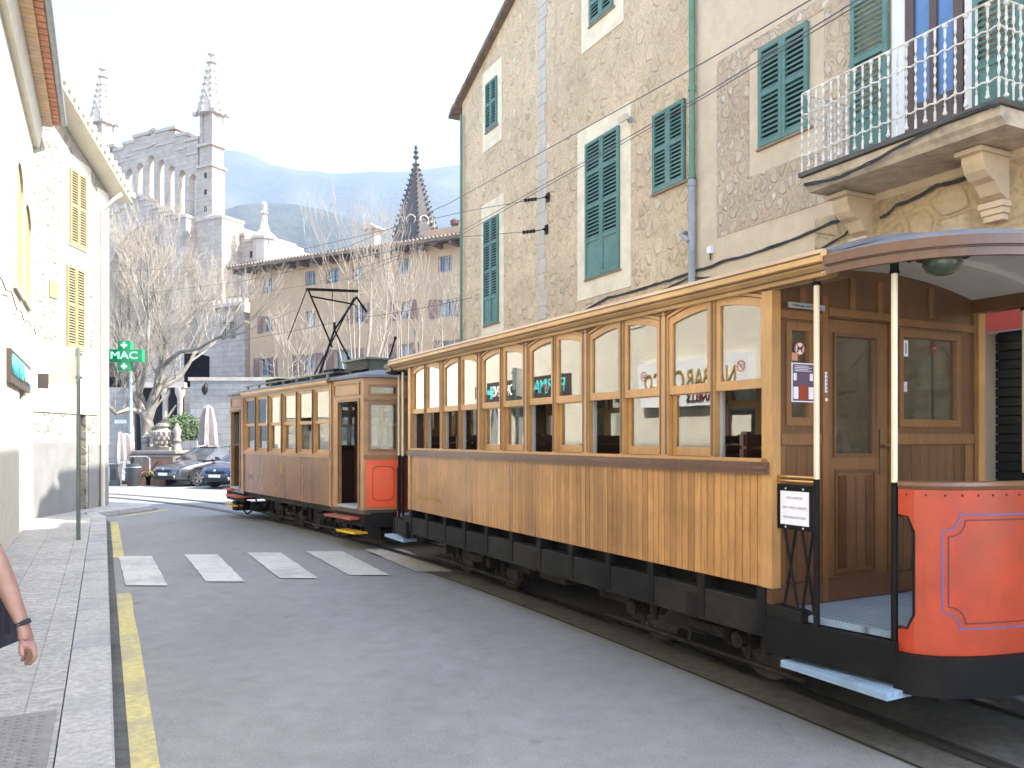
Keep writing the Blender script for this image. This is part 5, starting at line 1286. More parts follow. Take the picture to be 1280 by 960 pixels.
for s in (1, -1): g.box(-H2, H2, *sorted((s * .98, s * 1.02)), 2.76, 2.78); [g.box(x - .02, x + .02, *sorted((s * .98, s * 1.02)), 2.66, 2.76) for x in (-2.1, -1.4, -.7, 0, .7, 1.4, 2.1)]
g.build('roof_rail', 'pole_green', t2)
g = G(); g.box(-2.75, -1.75, -.42, .62, 2.98, 3.01); 
for k in range(7): g.box(-2.70, -1.80, -.38, .58, 2.83 + k * .022, 2.838 + k * .022)
g.box(-2.68, -2.60, -.3, .5, 2.76, 2.98); g.box(-1.9, -1.82, -.3, .5, 2.76, 2.98); g.build('resistor_box', 'roof_box', t2) if 'roof_box' in MT else g.build('resistor_box', 'pole_green', t2)
g = G(); g.box(-.9, .9, -.55, .55, 2.80, 2.86); g.box(-.7, -.2, -.3, .3, 2.86, 2.98); g.box(1.2, 1.9, -.2, .7, 2.78, 2.9); g.tube([(-1.4, .3, 2.84), (-.9, .3, 2.90), (-.5, .3, 2.84)], .03, 6); g.build('pantograph_base', 'black', t2)
pg = G(); K = Vector((0, 0, 3.78)); HLp, HRp = Vector((.1, .50, 4.55)), Vector((.1, -.50, 4.48)); BLp, BRp = Vector((-.1, .36, 2.86)), Vector((.1, -.52, 2.95))
pg.tube([HRp, K, BLp], .022, 6); pg.tube([HRp + Vector((.12, 0, 0)), K + Vector((.1, 0, -.2)), BLp + Vector((.3, 0, 0))], .014, 6)
pg.tube([HLp, Vector((0, .12, 3.62)), Vector((0, .05, 3.45))], .018, 6); pg.tube([K, BRp], .018, 6); pg.tube([K, K + Vector((0, 0, .15))], .025, 6)
pg.tube([HLp, (.1, .88, 3.55)], .010, 5); pg.tube([HRp, HRp + Vector((0, -.22, -.28))], .02, 6)
pg.obox((.1, 0, 4.56), (.04, 0, 0), (0, .52, -.035), (0, 0, .022)); pg.tube([(.1, .44, 4.40), (.1, -.46, 4.33)], .016, 6); pg.tube([(.1, 0, 4.37), (.1, 0, 4.55)], .01, 5)
pg.tube([(-1.0, -.55, 2.85), (-1.0, -.78, 3.55)], .018, 6); pg.lathe([(.03, -.03), (.03, .03)], (-1.0, -.79, 3.58), 8)
pg.build('pantograph', 'pole_dark', t2) if 'pole_dark' in MT else pg.build('pantograph', 'black', t2)
bogie(t2, -1.0, 1.3, .33, .38); bogie(t2, 1.1, 1.3, .33, .38)
g = G(); g.box(H2 + .9, H2 + 1.5, .3, .95, .36, .56); g.box(H2 + .6, H2 + .9, .7, 1.0, .15, .35); g.build('fender', 'black', t2)
g = G(); g.box(H2 + .9, H2 + 1.45, .55, 1.05, .57, .60); g.build('step_board', 'step_orange', t2)
text('lettering', 'F. DE S.', .13, 'gold_dull', t2, frame_m((H2 - .45, W2 + .001, .92), (-1, 0, 0), (0, 0, 1)), .002) if 'gold_dull' in MT else text('lettering', 'F. DE S.', .13, 'wood_plain_mid', t2, frame_m((H2 - .45, W2 + .001, .92), (-1, 0, 0), (0, 0, 1)), .002)
g = G(); g.prism([[(.055 * math.cos(a * .5236), 1.15 + .11 * math.sin(a * .5236)) for a in range(12)], [(.035 * math.cos(a * .5236), 1.15 + .085 * math.sin(a * .5236)) for a in range(12)]], lambda u, v, d: (-u + .02, W2 + d, v), 0, .004); g.prism([rect(-.008, .008, 1.08, 1.22)], lambda u, v, d: (-u + .02, W2 + d, v), 0, .004); g.build('number_crest', 'gold', t2)
# ================================================================ background: tan building
def plane_pts(x0, y0, dx, dy):
    """vertical plane through (x0, y0) with unit direction (dx, dy): pixel -> (distance along, height)"""
    def f(px, py):
        u = (px - 640) / F; L = (u * y0 - x0) / (dx - u * dy); Y = y0 + dy * L; return L, EYE + (548 - py) / F * Y
    return f
TD_ = Vector((.874, -.486)); TX, TY = -19.2, 60.0
tb = thing('tan_building', 'large ochre building with tiled eaves and brown window shutters beyond the bare trees', 'building', (TX, TY, 0), math.atan2(TD_.y, TD_.x))
fT = plane_pts(TX, TY, TD_.x, TD_.y)
TT_ = facade_T(0, 0, 0, -1)                      # street side lies at local -y
LT_ = fT(600, 300)[0]; zt0 = 14.0
wins = []
for (px, py, w_, h_, k) in [(335, 357, 12, 20, 'bars'), (388, 348, 13, 18, 'bars'), (415, 345, 16, 18, 'glass'), (447, 342, 13, 18, 'bars'), (504, 333, 15, 20, 'bars'), (556, 330, 17, 20, 'bars'),
                            (335, 405, 12, 20, 'shut'), (388, 400, 13, 22, 'bars'), (449, 392, 14, 22, 'shut'), (505, 388, 16, 22, 'shut'), (558, 385, 22, 22, 'shut'),
                            (332, 459, 14, 22, 'shut'), (385, 455, 18, 24, 'shut'), (430, 450, 24, 26, 'shut'), (505, 442, 18, 24, 'shut'), (560, 438, 18, 24, 'shut')]:
    a, z1 = fT(px - w_ / 2, py - h_ / 2); b, _ = fT(px + w_ / 2, py); z0 = fT(px, py + h_ / 2)[1]; z1 = fT(px, py - h_ / 2)[1]; wins.append((a, b, z0, z1, k))
g = G(); g.prism([[(0, 0), (LT_, 0), (LT_, zt0), (0, zt0)]] + [rect(a, b, z0, z1) for a, b, z0, z1, k in wins], TT_, -.4, 0); g.box(0, LT_, .45, 12, 0, zt0); g.build('wall', 'tan', tb)
for a, b, z0, z1, k in wins:
    g = G(); g.prism([rect(a, b, z0, z1), rect(a + .08, (a + b) / 2 - .04, z0 + .08, z1 - .08), rect((a + b) / 2 + .04, b - .08, z0 + .08, z1 - .08)], TT_, -.25, -.2)
    if k == 'bars':
        for i in range(5): x = a + (b - a) * (i + .5) / 5; g.prism([rect(x - .02, x + .02, z0, z1)], TT_, -.08, -.05)
    w_ = g.build('window', 'grey_pipe', tb); G().prism([rect(a, b, z0, z1)], TT_, -.32, -.30).build('pane', 'house_pane', w_)
    if k == 'shut':
        wd = (b - a) * .52
        for x0 in (a - wd - .02, b + .02): g = G(); g.prism([rect(x0, x0 + wd, z0 - .05, z1 + .05)], TT_, .01, .06); [g.prism([rect(x0 + .06, x0 + wd - .06, z0 + .1 + i * .22, z0 + .2 + i * .22)], TT_, .06, .075) for i in range(int((z1 - z0) / .25))]; g.build('shutter', 'brown_shutter', w_)
g = G(); ov = 1.1
g.prism([[(-ov, zt0 - .05), (12, zt0 + 2.6), (12, zt0 + 2.75), (-ov, zt0 + .12)]], lambda u, v, d: (d, u, v), -1.1, LT_ + 1); g.build('roof', 'tile', tb)
g = G()
for i in range(int((LT_ + 2) / .30)): x = -1.1 + i * .3; g.lathe([(.10, -ov - .06), (.10, 1.0)], (x, 0, zt0 + .16), 6, 'y')
g.build('roof_tiles', 'tile', tb)
g = G()
for i in range(int(LT_ / 1.25) + 2): x = -.6 + i * 1.25; g.box(x - .11, x + .11, -ov + .1, .0, zt0 - .34, zt0 - .08)
g.build('eave_brackets', 'timber', tb)
ch = [(fT(pxx, 300)[0], .9) for pxx in (540, 556, 570)]
g = G()
for x, h in ch[:1]: g.box(x - 1.2, x + 2.6, 1.0, 2.2, zt0, zt0 + 1.3)
cmy = g.build('chimney', 'tan', tb); g = G()
for k in range(4): x = ch[1][0] - .3 + k * .7; g.lathe([(.2, zt0 + 1.3), (.2, zt0 + 1.5), (.28, zt0 + 1.6), (.28, zt0 + 1.85), (.15, zt0 + 1.95)], (x, 1.6, 0), 10)
g.build('cowl', 'timber', cmy)
# small lantern tower on the roof near the middle
lx = fT(428, 300)[0]
g = G(); g.box(lx - .35, lx + .35, 3, 3.7, zt0 + .3, zt0 + 2.6); g.prism([[(-.75, 0), (.75, 0), (.6, .12), (0, .42), (-.6, .12)]], lambda u, v, d: (lx + u, 3.3 + d, zt0 + 2.6 + v), -.6, .6); g.build('chimney', 'church_trim', tb)
# aerial masts on the roof by the rubble house
for k, (px, h) in enumerate(((566, 5.0), (572, 7.5), (575, 6.2))):
    x = fT(px, 300)[0]; g = G(); g.tube([(x, 1.5 + k * .5, zt0 + .5), (x, 1.5 + k * .5, zt0 + .5 + h)], .05, 5)
    for q_ in range(5): g.tube([(x - .4, 1.5 + k * .5, zt0 + h * .5 + q_ * .35), (x + .4, 1.5 + k * .5, zt0 + h * .5 + q_ * .35)], .02, 4)
    g.build('roof_mast', 'grey_pipe', tb)
# ---- openwork spire
spY = 78.0; sx = at(520, 300, spY).x
spz = at(520, 300, spY).z; stp = at(520, 200, spY).z
sp_ = thing('openwork_spire', 'dark octagonal stone spire with crockets rising behind the ochre building', 'spire', (sx, spY, spz - 8), R(12))
zb, zp = 8.0, 8 + stp - spz; rb = 2.15
g = G(); n = 8; prof_ = [(rb, zb - 1.2), (rb, zb)] + [(rb * (1 - t) + .06, zb + (zp - zb) * t) for t in (.25, .5, .75, 1.0)]; g.lathe(prof_, (0, 0, 0), n); g.lathe([(rb + .35, 0), (rb + .35, zb - 1.0), (rb + .6, zb - .8), (rb + .6, zb - .55)], (0, 0, 0), n)
for i in range(n):
    a = 2 * math.pi * i / n
    for k in range(15):
        t = (k + .5) / 15.5; r_ = rb * (1 - t) + .10; s_ = .19 * (1 - t * .35); c = Vector((r_ * math.cos(a), r_ * math.sin(a), zb + (zp - zb) * t))
        g.obox(c, (s_ * math.cos(a), s_ * math.sin(a), s_ * .4), (-s_ * .5 * math.sin(a), s_ * .5 * math.cos(a), 0), (0, 0, s_ * .5))
g.build('shaft', 'slate', sp_)
g = G(); g.lathe([(.10, zp), (.34, zp + .25), (.12, zp + .5), (.28, zp + .75), (.10, zp + .95), (.18, zp + 1.15), (.03, zp + 1.5)], (0, 0, 0), 8); g.build('finial', 'slate', sp_)
g = G()
for i in range(n):
    a = 2 * math.pi * (i + .5) / n; r_ = rb * .80 * math.cos(math.pi / 8) + .06; c = Vector((r_ * math.cos(a), r_ * math.sin(a), zb + (zp - zb) * .20)); g.tube([c + Vector((-.45 * math.sin(a) * math.cos(q), .45 * math.cos(a) * math.cos(q), .45 * math.sin(q))) for q in [2 * math.pi * j / 12 for j in range(13)]], .07, 5)
g.build('roundel', 'church_trim', sp_)

# ================================================================ church
CX, CY = -27.5, 75.0; CDx, CDy = -.884, .467
chz = R(180) - math.atan2(.467, .884)
ch_ = thing('church', 'huge pale stone church with stepped gables and twin pinnacled turrets in front of the hills', 'church', (CX, CY, 0), chz)
fC = plane_pts(CX, CY, CDx, CDy)
Tc = lambda y0: (lambda u, v, d: (u, y0 + d, v))        # local +y comes towards the square
def cl(px, py): return fC(px, py)
def stepped(pts):        # [(px_left, px_right, y)...] from left to right in the picture -> outline along the top
    out = []
    for a, b, y in pts: out += [cl(a, y), cl(b, y)]
    return out
LE = cl(128, 300)[0] + 2.0
# right tower shaft and turret
def box_l(name, m, x0, x1, y0, y1, z0, z1, parent=ch_): g = G(); g.box(x0, x1, y0, y1, z0, z1); return g.build(name, m, parent)
def turret(xc, zbase, zo, parent_name='turret'):
    w_ = .90; d_ = .75; g = G()
    z = lambda y: EYE + (548 - y) / F * 75 + zo
    g.box(xc - w_, xc + w_, -1.5, 0.0, zbase, z(205)); g.box(xc - w_ * .92, xc + w_ * .92, -1.42, -.08, z(205), z(178))
    g.box(xc - w_ * .92, xc - w_ * .55, -1.42, -.08, z(178), z(136)); g.box(xc + w_ * .55, xc + w_ * .92, -1.42, -.08, z(178), z(136))
    g.box(xc - w_ * .6, xc + w_ * .6, -1.2, -.25, z(178), z(136))
    t = g.build(parent_name, 'church', ch_)
    g = G()
    for zz, e in ((z(205), .16), (z(178), .14)): g.box(xc - w_ - e, xc + w_ + e, -1.5 - e, e, zz - .18, zz + .05); g.build('string_course', 'church_trim', t); g = G()
    # gables on all four sides
    yc = -.75
    for (ax, s) in (('x', 1), ('x', -1), ('y', 1), ('y', -1)):
        g = G()
        if ax == 'y': g.prism([[(xc - 1.12, z(137)), (xc + 1.12, z(137)), (xc, z(105))], [(xc - .5, z(135)), (xc + .5, z(135)), (xc, z(122))]], lambda u, v, d: (u, (.0 if s > 0 else -1.5) + d, v), -.1, .1)
        else: g.prism([[(yc - .95, z(137)), (yc + .95, z(137)), (yc, z(105))], [(yc - .4, z(135)), (yc + .4, z(135)), (yc, z(122))]], lambda u, v, d: (xc + s * .9 + d, u, v), -.1, .1)
        if ax == 'y':
            for q in (-1, 1): g.obox((xc + q * 1.2, (.05 if s > 0 else -1.55), z(138)), (.22, 0, 0), (0, .2, 0), (0, 0, .16))
        g.build('gablet', 'church_trim', t)
    g = G(); vs = []
    prof_ = [(1.22, z(139)), (1.02, z(125)), (.36, z(76)), (.14, z(71))]
    g.lathe(prof_, (xc, yc, 0), 8)
    for i in range(8):
        a = math.pi / 4 * i
        for k in range(7): tt = (k + .6) / 7.5; r_ = 1.20 + (.36 - 1.20) * tt + .0; g.obox((xc + r_ * math.cos(a), yc + r_ * math.sin(a), z(139) + (z(76) - z(139)) * tt), (.12, 0, 0), (0, .12, 0), (0, 0, .09))
    g.lathe([(.15, z(74)), (.52, z(72.5)), (.44, z(71)), (.15, z(70)), (.13, z(64)), (.38, z(62)), (.32, z(58)), (.13, z(56)), (.11, z(51)), (.04, z(44))], (xc, yc, 0), 8); g.tube([(xc, yc, z(46)), (xc, yc, z(20))], .04, 5)
    g.build('pinnacle', 'church_trim', t)
    return z
xr_ = (cl(265, 0)[0] + cl(248, 0)[0]) / 2; turret(xr_, cl(255, 275)[1], 0.0); xl_ = cl(128, 0)[0] + 1.0; turret(xl_, 20, 1.9)
zb_ = cl(262, 273)[1]
g = G(); g.box(-1.7, 1.95, -2.2, .35, 0, zb_); g.add([(-1.7, -2.2, zb_), (1.95, -2.2, zb_), (1.95, .35, zb_), (-1.7, .35, zb_), (-.1, -1.5, zb_ + .5), (1.9, -1.5, zb_ + .5), (1.9, 0, zb_ + .5), (-.1, 0, zb_ + .5)], [(0, 1, 5, 4), (1, 2, 6, 5), (2, 3, 7, 6), (3, 0, 4, 7), (4, 5, 6, 7), (0, 3, 2, 1)]); g.build('tower_base', 'church', ch_)
g = G(); g.box(-1.78, 2.0, -2.28, .43, zb_ - .25, zb_); g.build('string_course', 'church_trim', ch_)
for yy in (219, 240, 261): q = cl(257, yy); G().prism([rect(q[0] - .16, q[0] + .16, q[1] - .25, q[1] + .25)], Tc(.0), .0, .012).build('slit_window', 'void', ch_)
# upper wall with the row of tall niches
top = stepped([(100, 142, 190), (142, 153, 186), (153, 166, 178), (166, 187, 169), (187, 189, 163), (189, 194, 161), (194, 218, 163), (218, 231, 168), (231, 246, 174)])
x_end = cl(246, 170)[0]
niches = []
for (pc_, yt) in zip((160, 173, 187, 200, 213, 226, 239.5), (214, 206, 197, 202, 209, 215, 220)):
    a, b = cl(pc_ + 5.6, 0)[0], cl(pc_ - 5.0, 0)[0]; zt_ = cl(pc_, yt - 3)[1]; zb2 = cl(pc_, 275)[1]
    niches.append(arch(min(a, b) + .12, max(a, b) - .10, zb2, zt_, .5, 8))
out = [(x_end - .3, 15)] + [(LE, 15)] + top
g = G(); g.prism([out[:2] + top] + niches, Tc(0), -.80, -.12); g.build('gable_wall', 'church', ch_)
bk_top = [(x, z - .6) for x, z in top]
g = G()
for (a, z), (b, z2) in zip(top[::2], top[1::2]): g.box(min(a, b) - .12, max(a, b) + .12, -1.32, -.0, z - .25, z + .04)
st2 = [(x, z - 1.35) for x, z in top]
for (a, z), (b, z2) in zip(st2[::2], st2[1::2]): g.box(min(a, b), max(a, b), -.13, -.02, z - .2, z)
g.build('coping', 'church_trim', ch_)
# front wall with stepped top and the big pointed recess
top2 = stepped([(100, 150, 276), (150, 158, 272), (158, 166, 268), (166, 174, 264), (174, 182, 257), (182, 190, 250), (190, 197, 253), (197, 204, 260), (204, 214, 264), (214, 222, 268), (222, 232, 272), (232, 247, 276)])
rx0, rx1 = cl(228, 0)[0], cl(152, 0)[0]; rzt = cl(190, 286)[1]
rec = arch(rx0, rx1, cl(190, 470)[1], rzt, 3.2, 16, True)
g = G(); g.prism([[(1.9, 0), (LE, 0)] + top2, rec], Tc(1.3), -1.3, 0); fw = g.build('front_wall', 'church', ch_)
g = G()
for (a, z), (b, z2) in zip(top2[::2], top2[1::2]): g.box(min(a, b) - .08, max(a, b) + .08, .0, 1.42, z - .18, z + .10)
g.build('coping', 'church_trim', ch_)
g = G(); n = 3
for k in range(4):
    e = .28 * (k + 1); r2_ = arch(rx0 + e, rx1 - e, cl(190, 470)[1], rzt - e, 3.2 - e * .4, 16, True); r1_ = arch(rx0 + e - .30, rx1 - e + .30, cl(190, 470)[1] - .02, rzt - e + .30, 3.2 - e * .4 + .1, 16, True)
    g.prism([r1_, r2_], Tc(1.3), -1.2 - .01 * k, -.25 * (k + 1))
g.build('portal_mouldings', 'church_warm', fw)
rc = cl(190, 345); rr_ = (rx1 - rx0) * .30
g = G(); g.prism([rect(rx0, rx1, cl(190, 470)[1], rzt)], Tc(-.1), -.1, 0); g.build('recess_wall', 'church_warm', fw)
g = G(); g.tube([(rc[0] + rr_ * math.cos(a), .05, rc[1] + rr_ * math.sin(a)) for a in [2 * math.pi * i / 32 for i in range(33)]], .22, 6)
for i in range(12): a = 2 * math.pi * i / 12; g.tube([(rc[0] + .5 * math.cos(a), .05, rc[1] + .5 * math.sin(a)), (rc[0] + rr_ * math.cos(a), .05, rc[1] + rr_ * math.sin(a))], .09, 5)
ro = g.build('rose_window', 'church_trim', fw); G().prism([[(rc[0] + rr_ * math.cos(a), rc[1] + rr_ * math.sin(a)) for a in [2 * math.pi * i / 24 for i in range(24)]]], Tc(-.06), -.03, .03).build('pane', 'church_warm', ro)
q = cl(247, 300)
g = G()
for i in range(6): a = math.pi / 3 * i; g.lathe([(.24, .0), (.24, .05)], (q[0] + .38 * math.cos(a), 1.3, q[1] + .38 * math.sin(a)), 8, 'y')
g.lathe([(.22, .0), (.22, .05)], (q[0], 1.3, q[1]), 8, 'y'); g.build('rosette', 'church_warm', fw)
g = G()
for (px, py) in ((257, 283), (292, 310), (315, 320)): q = cl(px, py); g.box(q[0] - .15, q[0] + .15, 1.3 if px < 260 else -3, 1.315 if px < 260 else -2.9, q[1] - .25, q[1] + .25)
# side aisle: stepped parapet behind the tower, small corner turret
sy = -1.9
def cs(px, py):   # on a plane 1.9 m behind the facade plane
    u = (px - 640) / F; x0, y0 = CX + .467 * 1.9, CY + .884 * 1.9; L = (u * y0 - x0) / (CDx - u * CDy); return L, EYE + (548 - py) / F * (y0 + CDy * L)
o_ = []
for a, b, y in [(270, 286, 280), (286, 296, 286), (296, 306, 294), (306, 318, 301), (318, 326, 306), (326, 337, 303)]: o_ += [cs(a, y), cs(b, y)]
xa_ = cs(337, 300)[0]
g = G(); g.prism([[(xa_, 0), (2.0, 0)] + [p for p in o_]], Tc(sy), -9, 0); g.build('aisle_wall', 'church', ch_)
g = G()
for (a, z), (b, z2) in zip(o_[::2], o_[1::2]): g.box(min(a, b) - .06, max(a, b) + .06, sy - .6, sy + .12, z - .15, z + .14)
g.build('coping', 'church_trim', ch_)
q = cs(329, 303)
g = G(); g.lathe([(.95, q[1] - 4), (.95, q[1] + .2), (1.15, q[1] + .25), (1.15, q[1] + .5), (.5, q[1] + 1.1), (.3, q[1] + 1.9), (.25, q[1] + 2.6), (.42, q[1] + 2.7), (.25, q[1] + 2.9), (.28, q[1] + 3.5), (.1, q[1] + 3.8)], (q[0] + .1, sy - .2, 0), 8); g.build('corner_turret', 'church_trim', ch_)
g = G()
for px, py in ((293, 310), (314, 318), (330, 330)): q = cs(px, py); g.box(q[0] - .16, q[0] + .16, sy, sy + .014, q[1] - .3, q[1] + .3)
g.build('slit_window', 'void', ch_)
# annex with a balustrade ledge, sunlit end wall and paired windows
def cs2(px, py, out_=5.0):
    u = (px - 640) / F; x0, y0 = CX - .467 * out_, CY - .884 * out_; L = (u * y0 - x0) / (CDx - u * CDy); return L, EYE + (548 - py) / F * (y0 + CDy * L)
ax0, ax1 = cs2(306, 0)[0], cs2(246, 0)[0]; az = cs2(290, 384)[1]
g = G(); hp = [cs2(287, 402), cs2(295, 424), cs2(277, 402), cs2(285, 424)]
w1 = rect(hp[1][0], hp[0][0], hp[1][1], hp[0][1]); w2 = rect(hp[3][0], hp[2][0], hp[1][1], hp[0][1])
g.prism([[(ax0, 0), (ax1, 0), (ax1, az), (ax0, az)], w1, w2], Tc(5.0), -.5, 0); g.box(ax0, ax1, 1.3, 4.45, 0, az); g.build('annex', 'church', ch_)
g = G(); g.box(ax0 - .35, ax1, 4.2, 5.4, az, az + .25); g.box(ax0 - .5, ax0 - .1, 1.3, 5.5, az - .6, az); 
for k in range(7): g.box(ax0 + k * .6, ax0 + k * .6 + .35, 4.6, 5.0, az + .25, az + .7)
g.build('ledge', 'church_trim', ch_)
for w_ in (w1, w2): g = G(); a, b, c, d = w_[0][0], w_[1][0], w_[0][1], w_[2][1]; m_ = (a + b) / 2; g.prism([rect(a, b, c, d), rect(a + .1, m_ - .05, c + .1, d - .1), rect(m_ + .05, b - .1, c + .1, d - .1)], Tc(5.0), -.3, -.2); wo_ = g.build('window', 'church_trim', ch_); G().prism([rect(a, b, c, d)], Tc(5), -.38, -.33).build('pane', 'house_pane', wo_)
# ---- low stone wall and dark lower arcade of the square's far side
lwl = thing('terrace_wall', 'long grey stone retaining wall below the church at the back of the square', 'wall', (-24.5, 52, 0), 0)
x1_ = at(316, 470, 52).x + 24.5; x0_ = at(238, 470, 52).x + 24.5; zt_ = at(300, 476, 52).z
g = G(); g.box(x0_, x1_ + 6, 0, .8, 0, zt_); g.build('wall', 'church_grey', lwl); g = G(); g.box(x0_ - .1, x1_ + 6, -.12, .9, zt_, zt_ + .22); g.build('coping', 'church_trim', lwl)
pr = thing('church_porch', 'shadowed stone porch with two columns behind the plane tree', 'porch', (at(190, 500, 56).x, 56, 0), 0)
g = G(); g.box(-4.5, -1.6, 0, 2, 0, 7.5); g.box(2.2, 3.2, 0, 2, 0, 7.5); g.box(-4.5, 3.2, 0, 2, 5.2, 7.5); g.build('wall', 'church_grey', pr)
g = G(); g.box(-1.6, 2.2, 1.2, 1.4, 0, 5.2); g.build('doorway', 'void', pr)
g = G()
for x in (-1.3, 1.0, 2.0): g.lathe([(.30, 0), (.30, .4), (.2, .5), (.18, 4.4), (.34, 4.8), (.34, 5.15)], (x, -.2, 0), 12)
g.box(-1.7, 2.4, -.5, .0, 5.15, 5.5); g.build('column', 'church_trim', pr, smooth=True)
ll = thing('wall_lantern', 'small black lantern on a bracket on the terrace wall', 'lantern', at(257, 487, 51.6), 0)
G().tube([(0, .35, .3), (0, 0, .45), (0, -.15, .3)], .03, 5).build('bracket', 'black', ll); G().lathe([(.05, -.35), (.2, -.1), (.2, .1), (.05, .35)], (0, -.15, 0), 6).build('lamp', 'black', ll)

# ================================================================ mountains
def ridge(name, Y0, depth, prof_px, seed, jag=1.0):
    rr = random.Random(seed)
    xs_ = [p[0] for p in prof_px]
    def top_y(px):
        for (a, ya), (b, yb) in zip(prof_px, prof_px[1:]):
            if a <= px <= b: return ya + (yb - ya) * (px - a) / (b - a)
        return prof_px[-1][1]
    import mathutils
    nx, ny = 150, 34; vs, fs = [], []
    for j in range(ny + 1):
        t = j / ny
        for i in range(nx + 1):
            px = xs_[0] + (xs_[-1] - xs_[0]) * i / nx
            X = (px - 640) / F * Y0; ztop = EYE + (548 - top_y(px)) / F * Y0
            y = Y0 - depth + 2 * depth * t
            k = max(0.0, 1 - abs(2 * t - 1)) ** .8
            v = mathutils.noise.fractal(Vector((X * .008, y * .008, seed)), 1.0, 2.0, 6)
            z = ztop * (k * (1 + .22 * v * (1 - k) * 4 * k ** .5)) + v * 10 * jag * (1 - .55 * k)
            vs.append((X * (y / Y0 if False else 1), y, max(-5, z)))
    for j in range(ny):
        for i in range(nx): a = j * (nx + 1) + i; fs.append((a, a + 1, a + nx + 2, a + nx + 1))
    g = G(); g.add(vs, fs); o = g.build(name, 'mount'); 
    for p in o.data.polygons: p.use_smooth = True
    return struct(o)
ridge('mountain', 1150, 330, [(-600, 330), (-200, 260), (0, 230), (140, 200), (225, 196), (262, 192), (282, 188), (302, 190), (322, 197), (332, 206), (345, 207), (360, 211), (378, 214), (395, 213), (415, 217), (440, 216), (468, 212), (500, 214), (530, 211), (560, 208), (585, 206), (640, 214), (760, 240), (1000, 290), (1500, 400)], 3)
ridge('hill', 560, 170, [(-500, 420), (0, 330), (200, 280), (262, 272), (300, 262), (322, 257), (345, 256), (366, 258), (388, 262), (408, 267), (428, 274), (450, 280), (470, 286), (500, 296), (560, 315), (700, 360), (1200, 480)], 8)
# haze: one closed box of even air round everything below the sky
hz = bpy.data.meshes.new('haze'); gh = G(); gh.box(-1300, 1500, -120, 1520, -5, 440)
m = bpy.data.materials.new('haze_air'); m.use_nodes = True; t = m.node_tree; t.nodes.clear()
pv = t.nodes.new('ShaderNodeVolumePrincipled'); oo = t.nodes.new('ShaderNodeOutputMaterial'); t.links.new(pv.outputs[0], oo.inputs['Volume'])
pv.inputs['Color'].default_value = (.36, .47, .62, 1); pv.inputs['Density'].default_value = HAZE_D; pv.inputs['Anisotropy'].default_value = .2
MT['haze'] = m; struct(gh.build('haze', 'haze'), 'stuff')

# ================================================================ bare trees
def tree_mesh(seed, limbs, depth, twigs, r_end=.006, spread=.55, up=.25, shrink=.74, sides=4, kill=0):
    rr = random.Random(seed); g = G(); tw = G()
    def grow(p, d, L, r, lev):
        n = 3; pts = [p]; rs = [r]; q = p.copy(); dd = d.copy()
        for i in range(n):
            dd = (dd + Vector((rr.gauss(0, .10), rr.gauss(0, .10), rr.gauss(0, .07) + up * .10))).normalized(); q = q + dd * L / n; pts.append(q.copy()); rs.append(r * (1 - .38 * (i + 1) / n))
        (g if r > .028 else tw).tube(pts, rs, sides + 3 if r > .08 else (sides if r > .028 else 3), cap=False)
        if lev <= 0: return
        k = twigs if lev <= 2 else rr.choice((2, 3))
        for j in range(k):
            t = 1.0 if j == 0 else rr.uniform(.35, 1)
            b = pts[0].lerp(pts[-1], t) if t < 1 else pts[-1]
            idx = min(n - 1, int(t * n)); b = pts[idx].lerp(pts[min(n, idx + 1)], t * n - idx) if t < 1 else pts[-1]
            ax = Vector((rr.gauss(0, 1), rr.gauss(0, 1), rr.gauss(0, .6))).normalized(); nd = (dd + ax * spread * (.35 if j == 0 else 1) + Vector((0, 0, up))).normalized()
            grow(b, nd, L * rr.uniform(shrink - .1, shrink + .1), max(r_end, r * (.66 if j == 0 else .5)), lev - 1)
    for pts, rs, L, lev in limbs:
        P = [Vector(p) for p in pts]; g.tube(P, rs, 9)
        d = (P[-1] - P[-2]).normalized()
        for j in range(3): ax = Vector((rr.gauss(0, 1), rr.gauss(0, 1), rr.gauss(0, .5))); grow(P[-1], (d + ax * .35).normalized(), L, rs[-1] * .8, lev)
        for q in range(1, len(P)):
            for j in range(2):
                b = P[q - 1].lerp(P[q], rr.random()); ax = Vector((rr.gauss(0, 1), rr.gauss(0, 1), abs(rr.gauss(0, .8)) + .3)).normalized()
                if q > 1: grow(b, ax, L * .8, max(.012, rs[q] * .28), lev - 1)
    return g, tw
ty = 33.0; tb0 = gpt(186, 604); tb0 = Vector((at(186, 600, ty).x, ty, 0))
pt_ = thing('plane_tree', 'big bare pollarded plane tree with pale mottled trunk behind the fountain', 'tree', tb0)
S_ = F / ty
def rel(px, py, dy=0): q = at(px, py, ty + dy) - tb0; return (q.x, dy, q.z)
